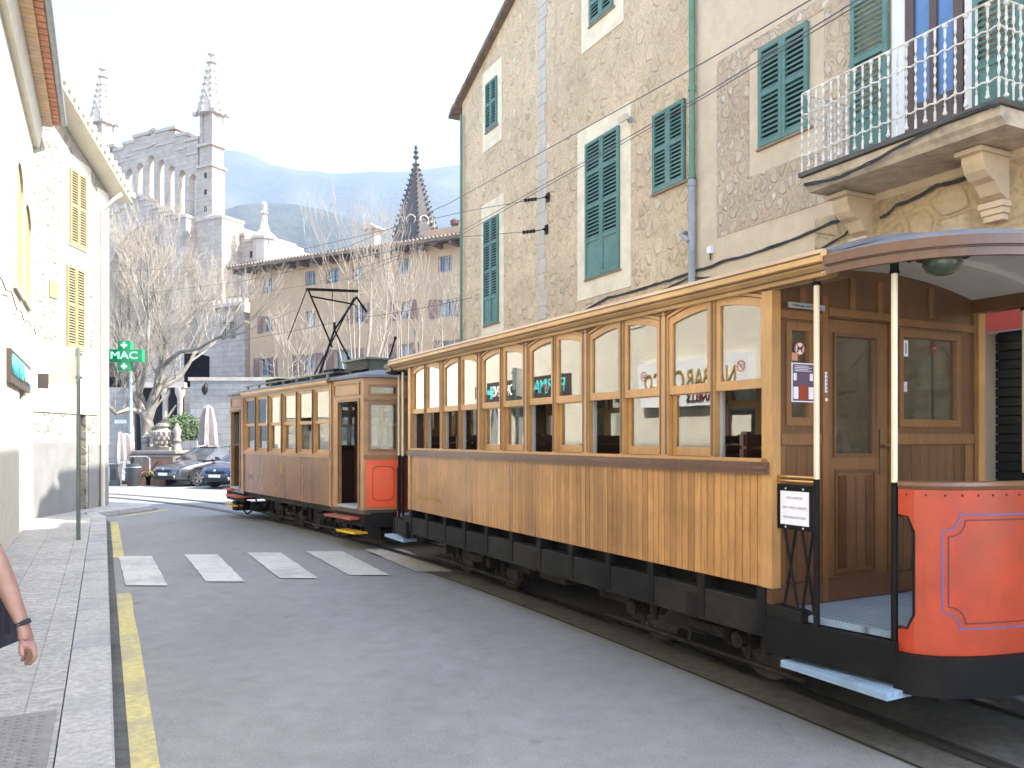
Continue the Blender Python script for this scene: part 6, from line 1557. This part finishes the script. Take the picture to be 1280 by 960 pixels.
lim = [([(0, 0, -.05), rel(186, 565), rel(184, 530), rel(182, 518)], [.36, .27, .25, .22], 1.2, 2),
       ([rel(182, 522), rel(175, 508, -.2), rel(168, 496, -.3), rel(166, 480, -.2), rel(163, 455, 0)], [.20, .16, .13, .10, .08], 1.5, 5),
       ([rel(184, 525), rel(192, 500), rel(200, 478, .2), rel(206, 450, .3), rel(208, 430, .3)], [.22, .19, .16, .12, .09], 1.5, 5),
       ([rel(198, 485, .2), rel(212, 478, .5), rel(226, 470, .8), rel(238, 452, 1.0)], [.14, .12, .10, .07], 1.45, 5),
       ([rel(180, 515, 0), rel(160, 512, -.8), rel(145, 517, -1.2), rel(128, 500, -1.4), rel(118, 475, -1.5)], [.13, .10, .09, .07, .05], 1.3, 5),
       ([rel(206, 455, .3), rel(225, 440, -.4), rel(248, 436, -.8), rel(266, 425, -1.0)], [.10, .08, .06, .05], 1.25, 4),
       ([rel(172, 500, 0), rel(180, 470, -.8), rel(184, 440, -1.0), rel(186, 400, -1.0)], [.12, .10, .08, .06], 1.4, 5)]
lim = [(a, b, c, d + (1 if d > 3 else 0)) for a, b, c, d in lim]
g, tw = tree_mesh(11, lim, 5, 2, .006, .62, .20, .78)
g.build('trunk', 'bark', pt_, smooth=True); tw.build('crown', 'twig', pt_)
# further bare street trees in front of the ochre building
def small_tree(px, Y, ztop_px, seed, label, wid=1.0):
    b = Vector((at(px, 548, Y).x, Y, 0)); t = thing('bare_tree', label, 'tree', b, 0, 'bare pale trees in front of the ochre building')
    H = EYE + (548 - ztop_px) / F * Y; h0 = H * .30
    rr = random.Random(seed); L = []
    L.append(([(0, 0, -.05), (.05, 0, h0 * .5), (0, 0, h0)], [.13, .10, .08], .9, 1))
    for k in range(7):
        a = k * 2 * math.pi / 7 + rr.random(); e = rr.uniform(.5, 1.25) * wid
        L.append(([(0, 0, h0 - .1), (e * .55 * math.cos(a), e * .55 * math.sin(a), h0 + H * .09), (e * math.cos(a), e * math.sin(a), h0 + H * .26), (e * 1.1 * math.cos(a), e * 1.1 * math.sin(a), h0 + H * .42)], [.050, .038, .028, .018], H * .13, 3))
    L.append(([(0, 0, h0 - .1), (.05, .05, h0 + H * .25), (0, 0, h0 + H * .45)], [.055, .036, .02], H * .13, 3))
    g, tw = tree_mesh(seed, L, 3, 2, .007, .42, .35, .72)
    g.build('trunk', 'twig', t); tw.build('crown', 'twig', t)
small_tree(372, 34, 395, 21, 'low bare pale tree in front of the eaves corner of the ochre building', 1.0)
small_tree(447, 30, 258, 22, 'tallest bare pale tree, its twigs rising above the ochre building roof', 1.1)
small_tree(500, 33, 320, 23, 'medium bare pale tree between the roof chimney and the dark spire', 1.0)
small_tree(552, 29, 345, 24, 'bare pale tree beside the rubble house corner', .9)

# ================================================================ fountain and things on the square
fo = thing('fountain', 'pale stone fountain with a pink front panel, urn and carved pinnacles under the plane tree', 'fountain', Vector((at(203, 600, 31.2).x, 31.2, 0)), R(-8))
g = G(); g.box(-.88, .88, -.6, .6, 0, .18); g.box(-.82, .82, -.55, .55, .18, 1.12); g.box(-.90, .90, -.62, .62, 1.12, 1.24); g.build('basin', 'stone_f', fo, bevel=.02)
g = G(); g.prism([rect(-.42, .74, .28, 1.0)], lambda u, v, d: (u, -.55 - d, v), 0, .02); g.build('front_panel', 'pink_f', fo)
g = G(); g.prism([rect(-.50, .80, .22, 1.06), rect(-.42, .74, .28, 1.0)], lambda u, v, d: (u, -.55 - d, v), 0, .06); g.build('panel_frame', 'stone_f', fo)
g = G(); g.tube([(-.1, -.7, .45), (.25, -.7, .85)], .02, 6); g.build('spout', 'gear', fo)
g = G(); g.box(-.45, .45, -.3, .3, 1.24, 1.38); g.lathe([(.38, 1.38), (.30, 1.44), (.36, 1.6), (.42, 1.75), (.38, 1.95), (.22, 2.05), (.18, 2.12), (.26, 2.16), (.22, 2.26), (.05, 2.28)], (0, 0, 0), 18)
for i in range(14):
    a = 2 * math.pi * i / 14
    for zz in (1.55, 1.72, 1.88): g.obox((.39 * math.cos(a + zz), .39 * math.sin(a + zz), zz), (.05, 0, 0), (0, .05, 0), (0, 0, .06))
g.build('urn', 'stone_f', fo, smooth=False)
g = G()
for x, h in ((-.66, .62), (.60, .95)):
    g.lathe([(.18, 1.24), (.16, 1.34), (.11, 1.5), (.17, 1.62), (.11, 1.75), (.17, 1.24 + h * .8), (.12, 1.24 + h * .9), (.02, 1.24 + h + .1)], (x, 0, 0), 9)
g.build('pinnacle', 'stone_f', fo, smooth=True)
def leaf_cloud(name, c, rad, n, m, seed, size=.06, parent=None, loc=None):
    rr = random.Random(seed); g = G()
    for i in range(n):
        while True:
            v = Vector((rr.uniform(-1, 1), rr.uniform(-1, 1), rr.uniform(-1, 1)))
            if .25 < v.length < 1: break
        import mathutils
        v = v * (1 + .35 * mathutils.noise.noise(v * 2.3 + Vector((seed, 0, 0)))); p = Vector(c) + Vector((v.x * rad[0], v.y * rad[1], v.z * rad[2]))
        a = Vector((rr.gauss(0, 1), rr.gauss(0, 1), rr.gauss(0, .6))).normalized() * size * rr.uniform(.6, 1.4); b = a.orthogonal().normalized() * size * .55
        g.add([p - a, p + b, p + a, p - b], [(0, 1, 2, 3)])
    return g.build(name, m, parent)
sh = thing('potted_shrub', 'dense dark green shrub on a stone pedestal between fountain and tall umbrella', 'shrub', Vector((at(229, 560, 40).x, 40, 0)))
g = G(); g.box(-.9, .9, -.6, .6, 0, 1.6); g.lathe([(.35, 1.6), (.5, 1.9), (.55, 2.0)], (0, 0, 0), 12); g.build('pedestal', 'church_grey', sh)
leaf_cloud('foliage', (0, 0, 2.15), (1.05, .8, .72), 2600, 'leaf', 5, .08, sh); g = G(); g.tube([(0, 0, 1.9), (.05, 0, 2.5)], .08, 6); g.build('stem', 'bark', sh)
def folded_umbrella(px, Y, h, w_, label, rot=0):
    t = thing('folded_umbrella', label, 'umbrella', Vector((at(px, 560, Y).x, Y, 0)), rot, 'folded cafe umbrellas on the square')
    G().tube([(0, 0, 0), (0, 0, h)], .03, 8).build('pole', 'grey_pipe', t); g = G(); n = 12; vs = []
    pr_ = [(.10, .28), (.16, .34), (.20, .5), (.17, .75), (.10, .96), (.03, 1.0)]
    for r_, k in pr_:
        for j in range(n): a = 2 * math.pi * j / n; q = r_ * w_ * (1 + (.28 if j % 2 else -.18)); vs.append((q * math.cos(a), q * math.sin(a), h * k))
    g.add(vs, [(i * n + j, i * n + (j + 1) % n, (i + 1) * n + (j + 1) % n, (i + 1) * n + j) for i in range(len(pr_) - 1) for j in range(n)] + [tuple(range(n))]); g.build('canvas', 'canvas', t)
    G().box(-.3, .3, -.3, .3, 0, .08).build('base', 'gear', t)
folded_umbrella(260, 34.5, 3.1, 1.6, 'tall folded pale umbrella behind the two parked cars')
folded_umbrella(150, 30.5, 1.95, .9, 'slimmer folded pale umbrella beside the corner house, one of a low pair')
folded_umbrella(157, 31, 1.9, 1.3, 'wider folded pale umbrella of the low pair, next to the waste bin')
bn = thing('waste_bin', 'dark cylindrical waste bin beside the flower boxes', 'bin', Vector((at(167, 600, 29.3).x, 29.3, 0)))
G().lathe([(.20, 0), (.23, .1), (.24, .68), (.26, .70), (.25, .78), (.1, .8)], (0, 0, 0), 16).build('body', 'bin', bn, smooth=True); G().lathe([(.255, .66), (.255, .70)], (0, 0, 0), 16).build('band', 'grey_pipe', bn)
bn = thing('bollard_box', 'dark grey utility box against the yellow shuttered house', 'utility box', Vector((at(144.5, 600, 29.6).x, 29.6, 0)))
G().box(-.16, .16, -.15, .15, 0, .72).box(-.18, .18, -.17, .17, .72, .78).build('body', 'grey_pipe_dark', bn, bevel=.01); G().box(-.1, .1, -.155, -.15, .2, .6).build('panel', 'bin', bn)
for i, (px, lb, se) in enumerate(((183, 'smaller terracotta flower box next to the waste bin', 1), (197, 'wider flower box with red and yellow blooms below the fountain', 2))):
    hw_ = .20 if i == 0 else .34
    t = thing('flower_box', lb, 'planter', Vector((at(px, 600, 29.8).x, 29.8, 0)), 0, 'flower boxes in front of the fountain')
    G().prism([[(-hw_, 0), (hw_, 0), (hw_ + .03, .30), (-hw_ - .03, .30)], ], lambda u, v, d: (u, d, v), -.15, .15).build('box', 'terra', t)
    leaf_cloud('leaves', (0, 0, .38), (hw_, .16, .14), 260, 'leaf', se, .05, t); leaf_cloud('flowers', (0, 0, .46), (hw_, .16, .10), 50, 'flower' if i == 0 else 'flower2', se + 9, .035, t)
cs_ = thing('cafe_table_set', 'folded metal cafe chair leaning beside the umbrellas', 'chair', Vector((at(155, 605, 29.9).x, 29.9, 0)), .5)
g = G(); [g.tube([(x, 0, 0), (x, .15, .85)], .012, 5) for x in (-.2, .2)]; [g.tube([(x, .3, 0), (x, -.02, .5)], .012, 5) for x in (-.2, .2)]; g.box(-.2, .2, -.02, .3, .44, .46); [g.box(-.2, .2, .12, .135, z, z + .06) for z in (.6, .7, .8)]; g.build('frame', 'grey_pipe', cs_)
lp = thing('street_lamp', 'slim pale teal lamp post behind the green pharmacy cross', 'street lamp', Vector((at(163.5, 560, 31.5).x, 31.5, 0)))
G().lathe([(.12, 0), (.10, .5), (.065, .6), (.05, 4.5)], (0, 0, 0), 10).build('post', 'teal_pole', lp, smooth=True); G().lathe([(.14, 0), (.14, .35), (.12, .4)], (0, 0, 0), 10).build('base', 'teal_pole', lp)
sg = thing('traffic_sign', 'small white plate on a thin post under the lamp, by the dark doorway', 'sign', Vector((at(151, 560, 33).x, 33, 0)))
G().tube([(0, 0, 0), (0, 0, 2.4)], .025, 6).build('post', 'grey_pipe', sg); G().box(-.24, .24, -.03, -.01, 2.3, 2.45).build('plate', 'white', sg)
g = G(); g.tube([(0, 0, 0), (0, 0, .95), (.1, 0, 1.02), (.7, 0, 1.02), (.8, 0, .95), (.8, 0, 0)], .03, 8); o = g.build('hoop_rail', 'grey_pipe', smooth=True); o.location = (at(160, 570, 30.3).x, 30.3, 0); tag(o, 'grey tubular hoop railing beside the folded umbrellas', 'railing')
# ================================================================ parked cars
def car(name, label, paint, loc, heading, kind='hatch', plate_m='white'):
    """heading = direction the nose points (radians from +X); local +x is the nose"""
    c = thing(name, label, 'car', loc, heading, 'cars parked on the square'); W = .87
    # body sections along x: (x, z_low, z_belt, half width at belt)
    sec = [(2.08, .34, .52, .52), (2.02, .24, .64, .70), (1.80, .20, .74, .80), (1.30, .19, .84, .86), (.80, .19, .92, .87), (.0, .19, .95, .88), (-.9, .19, .98, .87), (-1.5, .20, 1.02, .85), (-1.86, .24, .98, .78), (-1.98, .34, .80, .66)]
    vs, fs = [], []; m_ = 9
    for x, zl, zb_, hw in sec:
        zm = zl + (zb_ - zl) * .55
        ring = [(0, zl), (hw * .9, zl), (hw * 1.0, zl + .08), (hw * 1.035, zm), (hw * .99, zb_ - .06), (hw * .90, zb_), (0, zb_ + .035)]
        full = ring + [(-y, z) for y, z in ring[-2:0:-1]]
        vs += [(x, y, z) for y, z in full]
    n = 12
    for i in range(len(sec) - 1):
        for j in range(n): fs.append((i * n + j, i * n + (j + 1) % n, (i + 1) * n + (j + 1) % n, (i + 1) * n + j))
    fs += [tuple(range(n)), tuple((len(sec) - 1) * n + j for j in range(n))]
    g = G(); g.add(vs, fs); b = g.build('body', paint, c, smooth=True); sb = b.modifiers.new('s', 'SUBSURF'); sb.levels = sb.render_levels = 2; b.modifiers.remove(b.modifiers['es'])
    gh_ = [(.98, .91), (.25, 1.36), (-.15, 1.43), (-.9, 1.42), (-1.45, 1.30), (-1.82, .98)]
    hwb, hwt = .80, .60
    def hwz(z): return hwb + (hwt - hwb) * (z - .92) / .5
    g = G(); vs = []
    for x, z in gh_: vs += [(x, hwz(z), z), (x, -hwz(z), z)]
    # glass house
    k = len(gh_); fs = [(2 * i, 2 * i + 1, 2 * i + 3, 2 * i + 2) for i in range(k - 1)] + [tuple(2 * i for i in range(k)), tuple(2 * i + 1 for i in range(k))[::-1]]
    g.add(vs, fs); g.build('glass', 'car_glass', c)
    g = G()
    for s in (1, -1):
        P = [Vector((x, s * (hwz(z) + .004), z + .004)) for x, z in gh_]; g.tube(P, [.035, .035, .035, .035, .035, .04], 6)
        for xx in (-.28, -1.1): g.tube([(xx, s * (hwz(.95) + .006), .95), (xx - .02, s * (hwz(1.4) + .004), 1.40)], .028, 5)
    g.add([(.27, .60, 1.375), (.27, -.60, 1.375), (-.15, -.60, 1.45), (-.15, .60, 1.45), (-.9, .60, 1.44), (-.9, -.60, 1.44), (-1.46, -.62, 1.31), (-1.46, .62, 1.31)], [(0, 1, 2, 3), (3, 2, 5, 4), (4, 5, 6, 7)]); g.build('roof', paint, c)
    for sx_ in (1.28, -1.26):
        for s in (1, -1):
            g = G(); g.lathe([(.20, -.09), (.30, -.10), (.315, -.06), (.315, .06), (.30, .10), (.20, .09)], (sx_, s * .78, .315), 22, 'y'); wh = g.build('wheel', 'tyre', c, smooth=True)
            g = G(); g.lathe([(.205, s * .02), (.205, s * .105), (.185, s * .105), (.17, s * .06), (.03, s * .07), (.0, s * .09)], (sx_, s * .78, .315), 18, 'y')
            rm = g.build('rim', 'rim_dark', wh); g = G()
            for q in range(6): a = q * math.pi / 3; g.obox((sx_ + .11 * math.cos(a), s * .885, .315 + .11 * math.sin(a)), (.08 * math.cos(a), 0, .08 * math.sin(a)), (-.02 * math.sin(a), 0, .02 * math.cos(a)), (0, .008, 0))
            g.build('spokes', 'rim', wh)
            g = G(); g.tube([(sx_ + .36 * math.cos(R(a)), s * .872, .315 + .36 * math.sin(R(a))) for a in range(-20, 201, 20)], .03, 6); g.build('wheel_arch', 'tyre', c)
    for s in (1, -1):
        g = G(); g.prism([[(-.16, -.05), (.14, -.06), (.17, .0), (.05, .08), (-.15, .03)]], lambda u, v, d: (1.93 - abs(u - .16 * 0) * .0 - (.12 if False else 0) - .35 * max(0, u + .1) ** 1 - d * .0 + .045 + d, s * (.53 + u), .60 + v), -.05, .015); g.build('headlight', 'lens', c)
        g = G(); g.obox((.55, s * .96, .98), (.05, 0, 0), (0, .09, 0), (0, 0, .06)); g.build('mirror', paint, c, bevel=.02)
    g = G(); g.box(2.02, 2.075, -.42, .42, .50, .60); g.box(2.03, 2.09, -.55, .55, .27, .38); g.build('grille', 'tyre', c)
    for s in (1, -1): G().lathe([(.06, 0), (.05, .02)], (2.045, s * .55, .36), 10, 'x').build('fog_lamp', 'lens', c)
    G().lathe([(.05, .0), (.04, .02)], (2.085, 0, .62), 12, 'x').build('badge', 'rim', c)
    G().box(2.085, 2.105, -.25, .25, .39, .49).build('number_plate', plate_m, c)
    return c
def gp(px, Y): return Vector((at(px, 548, Y).x, Y, 0))
car('parked_car', 'dark grey hatchback parked beside the fountain, nose toward the street', 'car_grey', gp(266, 30.6), R(180 + 58))
car('parked_car', 'blue car with its nose toward the street, half hidden by the front tram', 'car_blue', gp(322, 29.3), R(180 + 66))
car('parked_car', 'white car parked behind the blue one, only its roof showing', 'car_white', gp(293, 37.5), R(180 + 15))
# ================================================================ overhead wires
def wire(pts, r, label, sagz=0.0, n=24, m='wire'):
    out = []
    for a, b in zip(pts, pts[1:]):
        for i in range(n): t = i / n; q = a.lerp(b, t); q.z -= sagz * 4 * t * (1 - t); out.append(q)
    out.append(pts[-1]); return tag(G().tube(out, r, 5).build('overhead_wire', m), label, 'wire')
wire([at(1250, -140, 3.4), at(1013, 0, 5.2), at(880, 78, 7.0), at(560, 255, 14.5), at(436, 308, 22), at(300, 340, 30)], .0055, 'topmost overhead wire crossing in front of the tall shuttered window', n=6)
wire([at(1250, -75, 3.4), at(1072, 0, 4.8), at(880, 118, 7.4), at(577, 289, 14.5), at(440, 348, 24), at(150, 392, 36)], .005, 'lower overhead contact wire running along the rubble facade, upper strand', n=6)
wire([at(1250, -70, 3.4), at(1076, 4, 4.8), at(880, 122, 7.4), at(577, 293, 14.5), at(400, 352, 20)], .0045, 'lower overhead contact wire running along the rubble facade, lower strand', n=6)
for i, (pa, pb, lb) in enumerate((((686, 247), (0, 0), 'upper'), ((684, 287), (0, 0), 'lower'))):
    q = wall_pt(*pa); Y = q.y
    an = thing('wire_anchor', '%s of two rusty wall anchors with an insulator holding a span wire' % lb, 'wire anchor', q, SROT, 'span wire anchors on the rubble wall')
    G().obox((0, .02, 0), (.05, 0, 0), (0, .015, 0), (0, 0, .085)).lathe([(.04, 0), (.03, .06), (.01, .10)], (0, 0, 0), 8, 'y').build('plate', 'gear', an)
    e = at(pa[0] - 34, pa[1] + 4, Y - .3); lv = an.matrix_world
    d = (SW(0, 0) * 0 + (e - q)); ax = AD; L_ = Vector((d.x * AD.x + d.y * AD.y, -(d.x * ND.x + d.y * ND.y), d.z))
    g = G(); g.tube([(0, .06, 0), tuple(L_ * .5)], .008, 5)
    for k in range(4): c = L_ * (.5 + .12 * k); g.obox(tuple(c), (.022, 0, 0), (0, .022, 0), (0, 0, .028))
    g.build('insulator', 'gear', an)
    wire([q + (e - q) * .5, at(578, 265 if i == 0 else 296, 17.0 if i == 0 else 16.6), at(300, 330 if i == 0 else 352, 22), at(138, 340 if i == 0 else 372, 20.2)], .006, '%s thin span wire crossing the street from its wall anchor' % lb, .0, 8)
wire([at(590, 372, 17), at(440, 398, 24), at(280, 428, 30), at(140, 480, 31)], .008, 'thin wire crossing low in front of the ochre building', .05, 10)
g = G(); g.tube([(0, 0, 0), (0, 0, 0)], .01, 3)
# ================================================================ person at the left edge
def skin_obj(name, m, parent, verts, edges, radii, root=0, sub=2):
    me = bpy.data.meshes.new(name); me.from_pydata([tuple(v) for v in verts], edges, []); o = bpy.data.objects.new(name, me); COL.objects.link(o)
    md = o.modifiers.new('skin', 'SKIN'); md.use_smooth_shade = True
    for i, v in enumerate(me.skin_vertices[0].data): r_ = radii[i]; v.radius = r_ if hasattr(r_, '__len__') else (r_, r_); v.use_root = (i == root)
    s_ = o.modifiers.new('sub', 'SUBSURF'); s_.levels = s_.render_levels = sub
    me.materials.append(MT[m]); o.parent = parent; return o
PX, PY = -2.30, 3.12; PZ = .118
pe = thing('person', 'person in dark clothes with one bare arm hanging and a black wristband', 'person', (PX, PY, PZ))
def W(px, py, Y): q = at(px, py, Y); return (q.x - PX, q.y - PY, q.z - PZ)
# one continuous body: legs, trunk, neck, head, both arms, hands with fingers
V, E, RD = [], [], []
def addv(p, r, frm=None):
    V.append(Vector(p)); RD.append(r)
    if frm is not None: E.append((frm, len(V) - 1))
    return len(V) - 1
pel = addv((0, 0, .92), (.15, .11)); sp1 = addv((0, 0, 1.08), (.135, .10), pel); sp2 = addv((0, -.0, 1.25), (.155, .105), sp1); sp3 = addv((0, .0, 1.38), (.13, .09), sp2); nk = addv((0, .01, 1.48), .052, sp3); hd0 = addv((0, .0, 1.56), (.068, .075), nk); hd1 = addv((0, -.0, 1.64), (.078, .092), hd0); hd2 = addv((0, .005, 1.70), (.062, .075), hd1)
for s in (-1, 1):
    hp_ = addv((s * .09, 0, .86), .095, pel); kn = addv((s * .10, -.02 + s * .04, .48), .062, hp_); an_ = addv((s * .10, .03 + s * .06, .09), .040, kn); ft = addv((s * .105, -.09 + s * .06, .035), (.042, .03), an_); addv((s * .11, -.16 + s * .06, .03), (.034, .022), ft)
def arm(sh_, el, wr, palm, tips, thumb, s):
    sv = addv(sh_, .062, sp3); up_ = addv(Vector(sh_).lerp(Vector(el), .5), .046, sv); e_ = addv(el, .041, up_); f1 = addv(Vector(el).lerp(Vector(wr), .35), .040, e_); w_ = addv(wr, (.026, .019), f1); p1 = addv(Vector(wr).lerp(Vector(palm), .55), (.036, .019), w_); p2 = addv(palm, (.040, .016), p1)
    for base, mid, tip, r_ in tips: a = addv(base, .0105, p2); b_ = addv(mid, r_, a); addv(tip, r_ * .85, b_)
    a = addv(thumb[0], .0125, p1); b_ = addv(thumb[1], .0105, a); addv(thumb[2], .009, b_)
Y0 = 3.05
sh_r = (.185, -.02, 1.37); el_r = W(-9, 692, Y0); wr_r = W(30, 784, Y0); pm = W(35, 806, Y0)
tips = []
for k, (bx_, by_) in enumerate(((43, 812), (39.5, 814), (35.5, 815), (31.5, 813))):
    dy = -.028 + .018 * k
    ln = (.9, 1.0, .93, .75)[k]
    tips.append((W(bx_ - 1, by_ - 1, Y0 + dy), W(bx_ + 1.0 - k * .3, by_ + 9 * ln, Y0 + dy), W(bx_ - 3.2 - k * .3, by_ + 18 * ln, Y0 + dy + .004), .0098))
arm(sh_r, el_r, wr_r, pm, tips, (W(28.0, 799, Y0 - .015), W(26.6, 811, Y0 - .03), W(28.0, 821, Y0 - .035)), 1)
mir = lambda p: (-p[0], p[1], p[2])
lt_ = [tuple(mir(q) if not isinstance(q, float) else q for q in tpl) for tpl in tips]
arm(mir(sh_r), mir(el_r), mir(wr_r), mir(pm), lt_, tuple(mir(q) for q in (W(28.0, 799, Y0 - .015), W(26.6, 811, Y0 - .03), W(28.0, 821, Y0 - .035))), -1)
body = skin_obj('body', 'skin', pe, V, E, RD, 0)
# clothes as slightly larger skins over trunk and legs
cv = [(0, 0, .86), (0, 0, 1.06), (0, 0, 1.25), (0, 0, 1.37), (0, .0, 1.44), (.17, -.02, 1.37), (.215, -.02, 1.25), (-.17, -.02, 1.37), (-.215, -.02, 1.25)]
skin_obj('shirt', 'shirt', pe, cv, [(0, 1), (1, 2), (2, 3), (3, 4), (3, 5), (5, 6), (3, 7), (7, 8)], [(.205, .165), (.185, .150), (.195, .150), (.170, .13), (.085, .08), (.088, .088), (.078, .078), (.088, .088), (.078, .078)])
lv_ = [(0, 0, 1.0), (0, 0, .92), (.09, 0, .84), (.10, .02, .48), (.10, .09, .12), (-.09, 0, .84), (-.10, -.06, .48), (-.10, -.03, .12)]
skin_obj('trousers', 'navy', pe, lv_, [(0, 1), (1, 2), (2, 3), (3, 4), (1, 5), (5, 6), (6, 7)], [(.175, .135), (.185, .15), (.12, .12), (.085, .085), (.065, .065), (.12, .12), (.085, .085), (.065, .065)])
skin_obj('hair', 'hair', pe, [(0, .055, 1.50), (0, .05, 1.60), (0, .035, 1.70), (0, .015, 1.765)], [(0, 1), (1, 2), (2, 3)], [(.07, .04), (.095, .07), (.105, .10), (.06, .065)])
g = G(); [g.lathe([(.002, -.012), (.012, 0), (.002, .012)], (s * .03, -.082, 1.645), 8, 'y') for s in (-1, 1)]; g.build('eyes', 'navy', pe)
g = G(); g.add([(0, -.085, 1.65), (.014, -.088, 1.61), (0, -.112, 1.612), (-.014, -.088, 1.61)], [(0, 1, 2), (0, 2, 3), (1, 2, 3), (0, 1, 3)]); g.tube([(-.022, -.082, 1.582), (0, -.088, 1.58), (.022, -.082, 1.582)], .004, 5); g.build('nose_and_mouth', 'skin', pe)
wv = Vector(wr_r); dv_ = (Vector(wr_r) - Vector(el_r)).normalized(); g = G(); n = 20; ux = dv_.cross(Vector((0, 1, 0))).normalized(); uy = dv_.cross(ux)
P = [wv - dv_ * .012 + ux * .0268 * math.cos(2 * math.pi * i / n) + uy * .021 * math.sin(2 * math.pi * i / n) for i in range(n + 1)]
g.tube(P, .0055, 6); g.tube([p - dv_ * .008 for p in P], .0055, 6); g.build('wristband', 'navy', pe)
# bag strap and bag against the hip
g = G(); a_, b_, c_ = W(3, 746, 3.1), W(9, 762, 3.1), W(10, 792, 3.1); g.tube([W(-40, 700, 3.1), a_, b_, c_], .0085, 6); g.box(.13, W(-3, 780, 3.1)[0] + .0, -.04, .12, W(0, 812, 3.1)[2], W(0, 745, 3.1)[2]); bag = g.build('shoulder_bag', 'navy'); bag.location = (PX, PY, PZ); tag(bag, 'dark shoulder bag with a hanging strap against the hip of the person', 'bag')
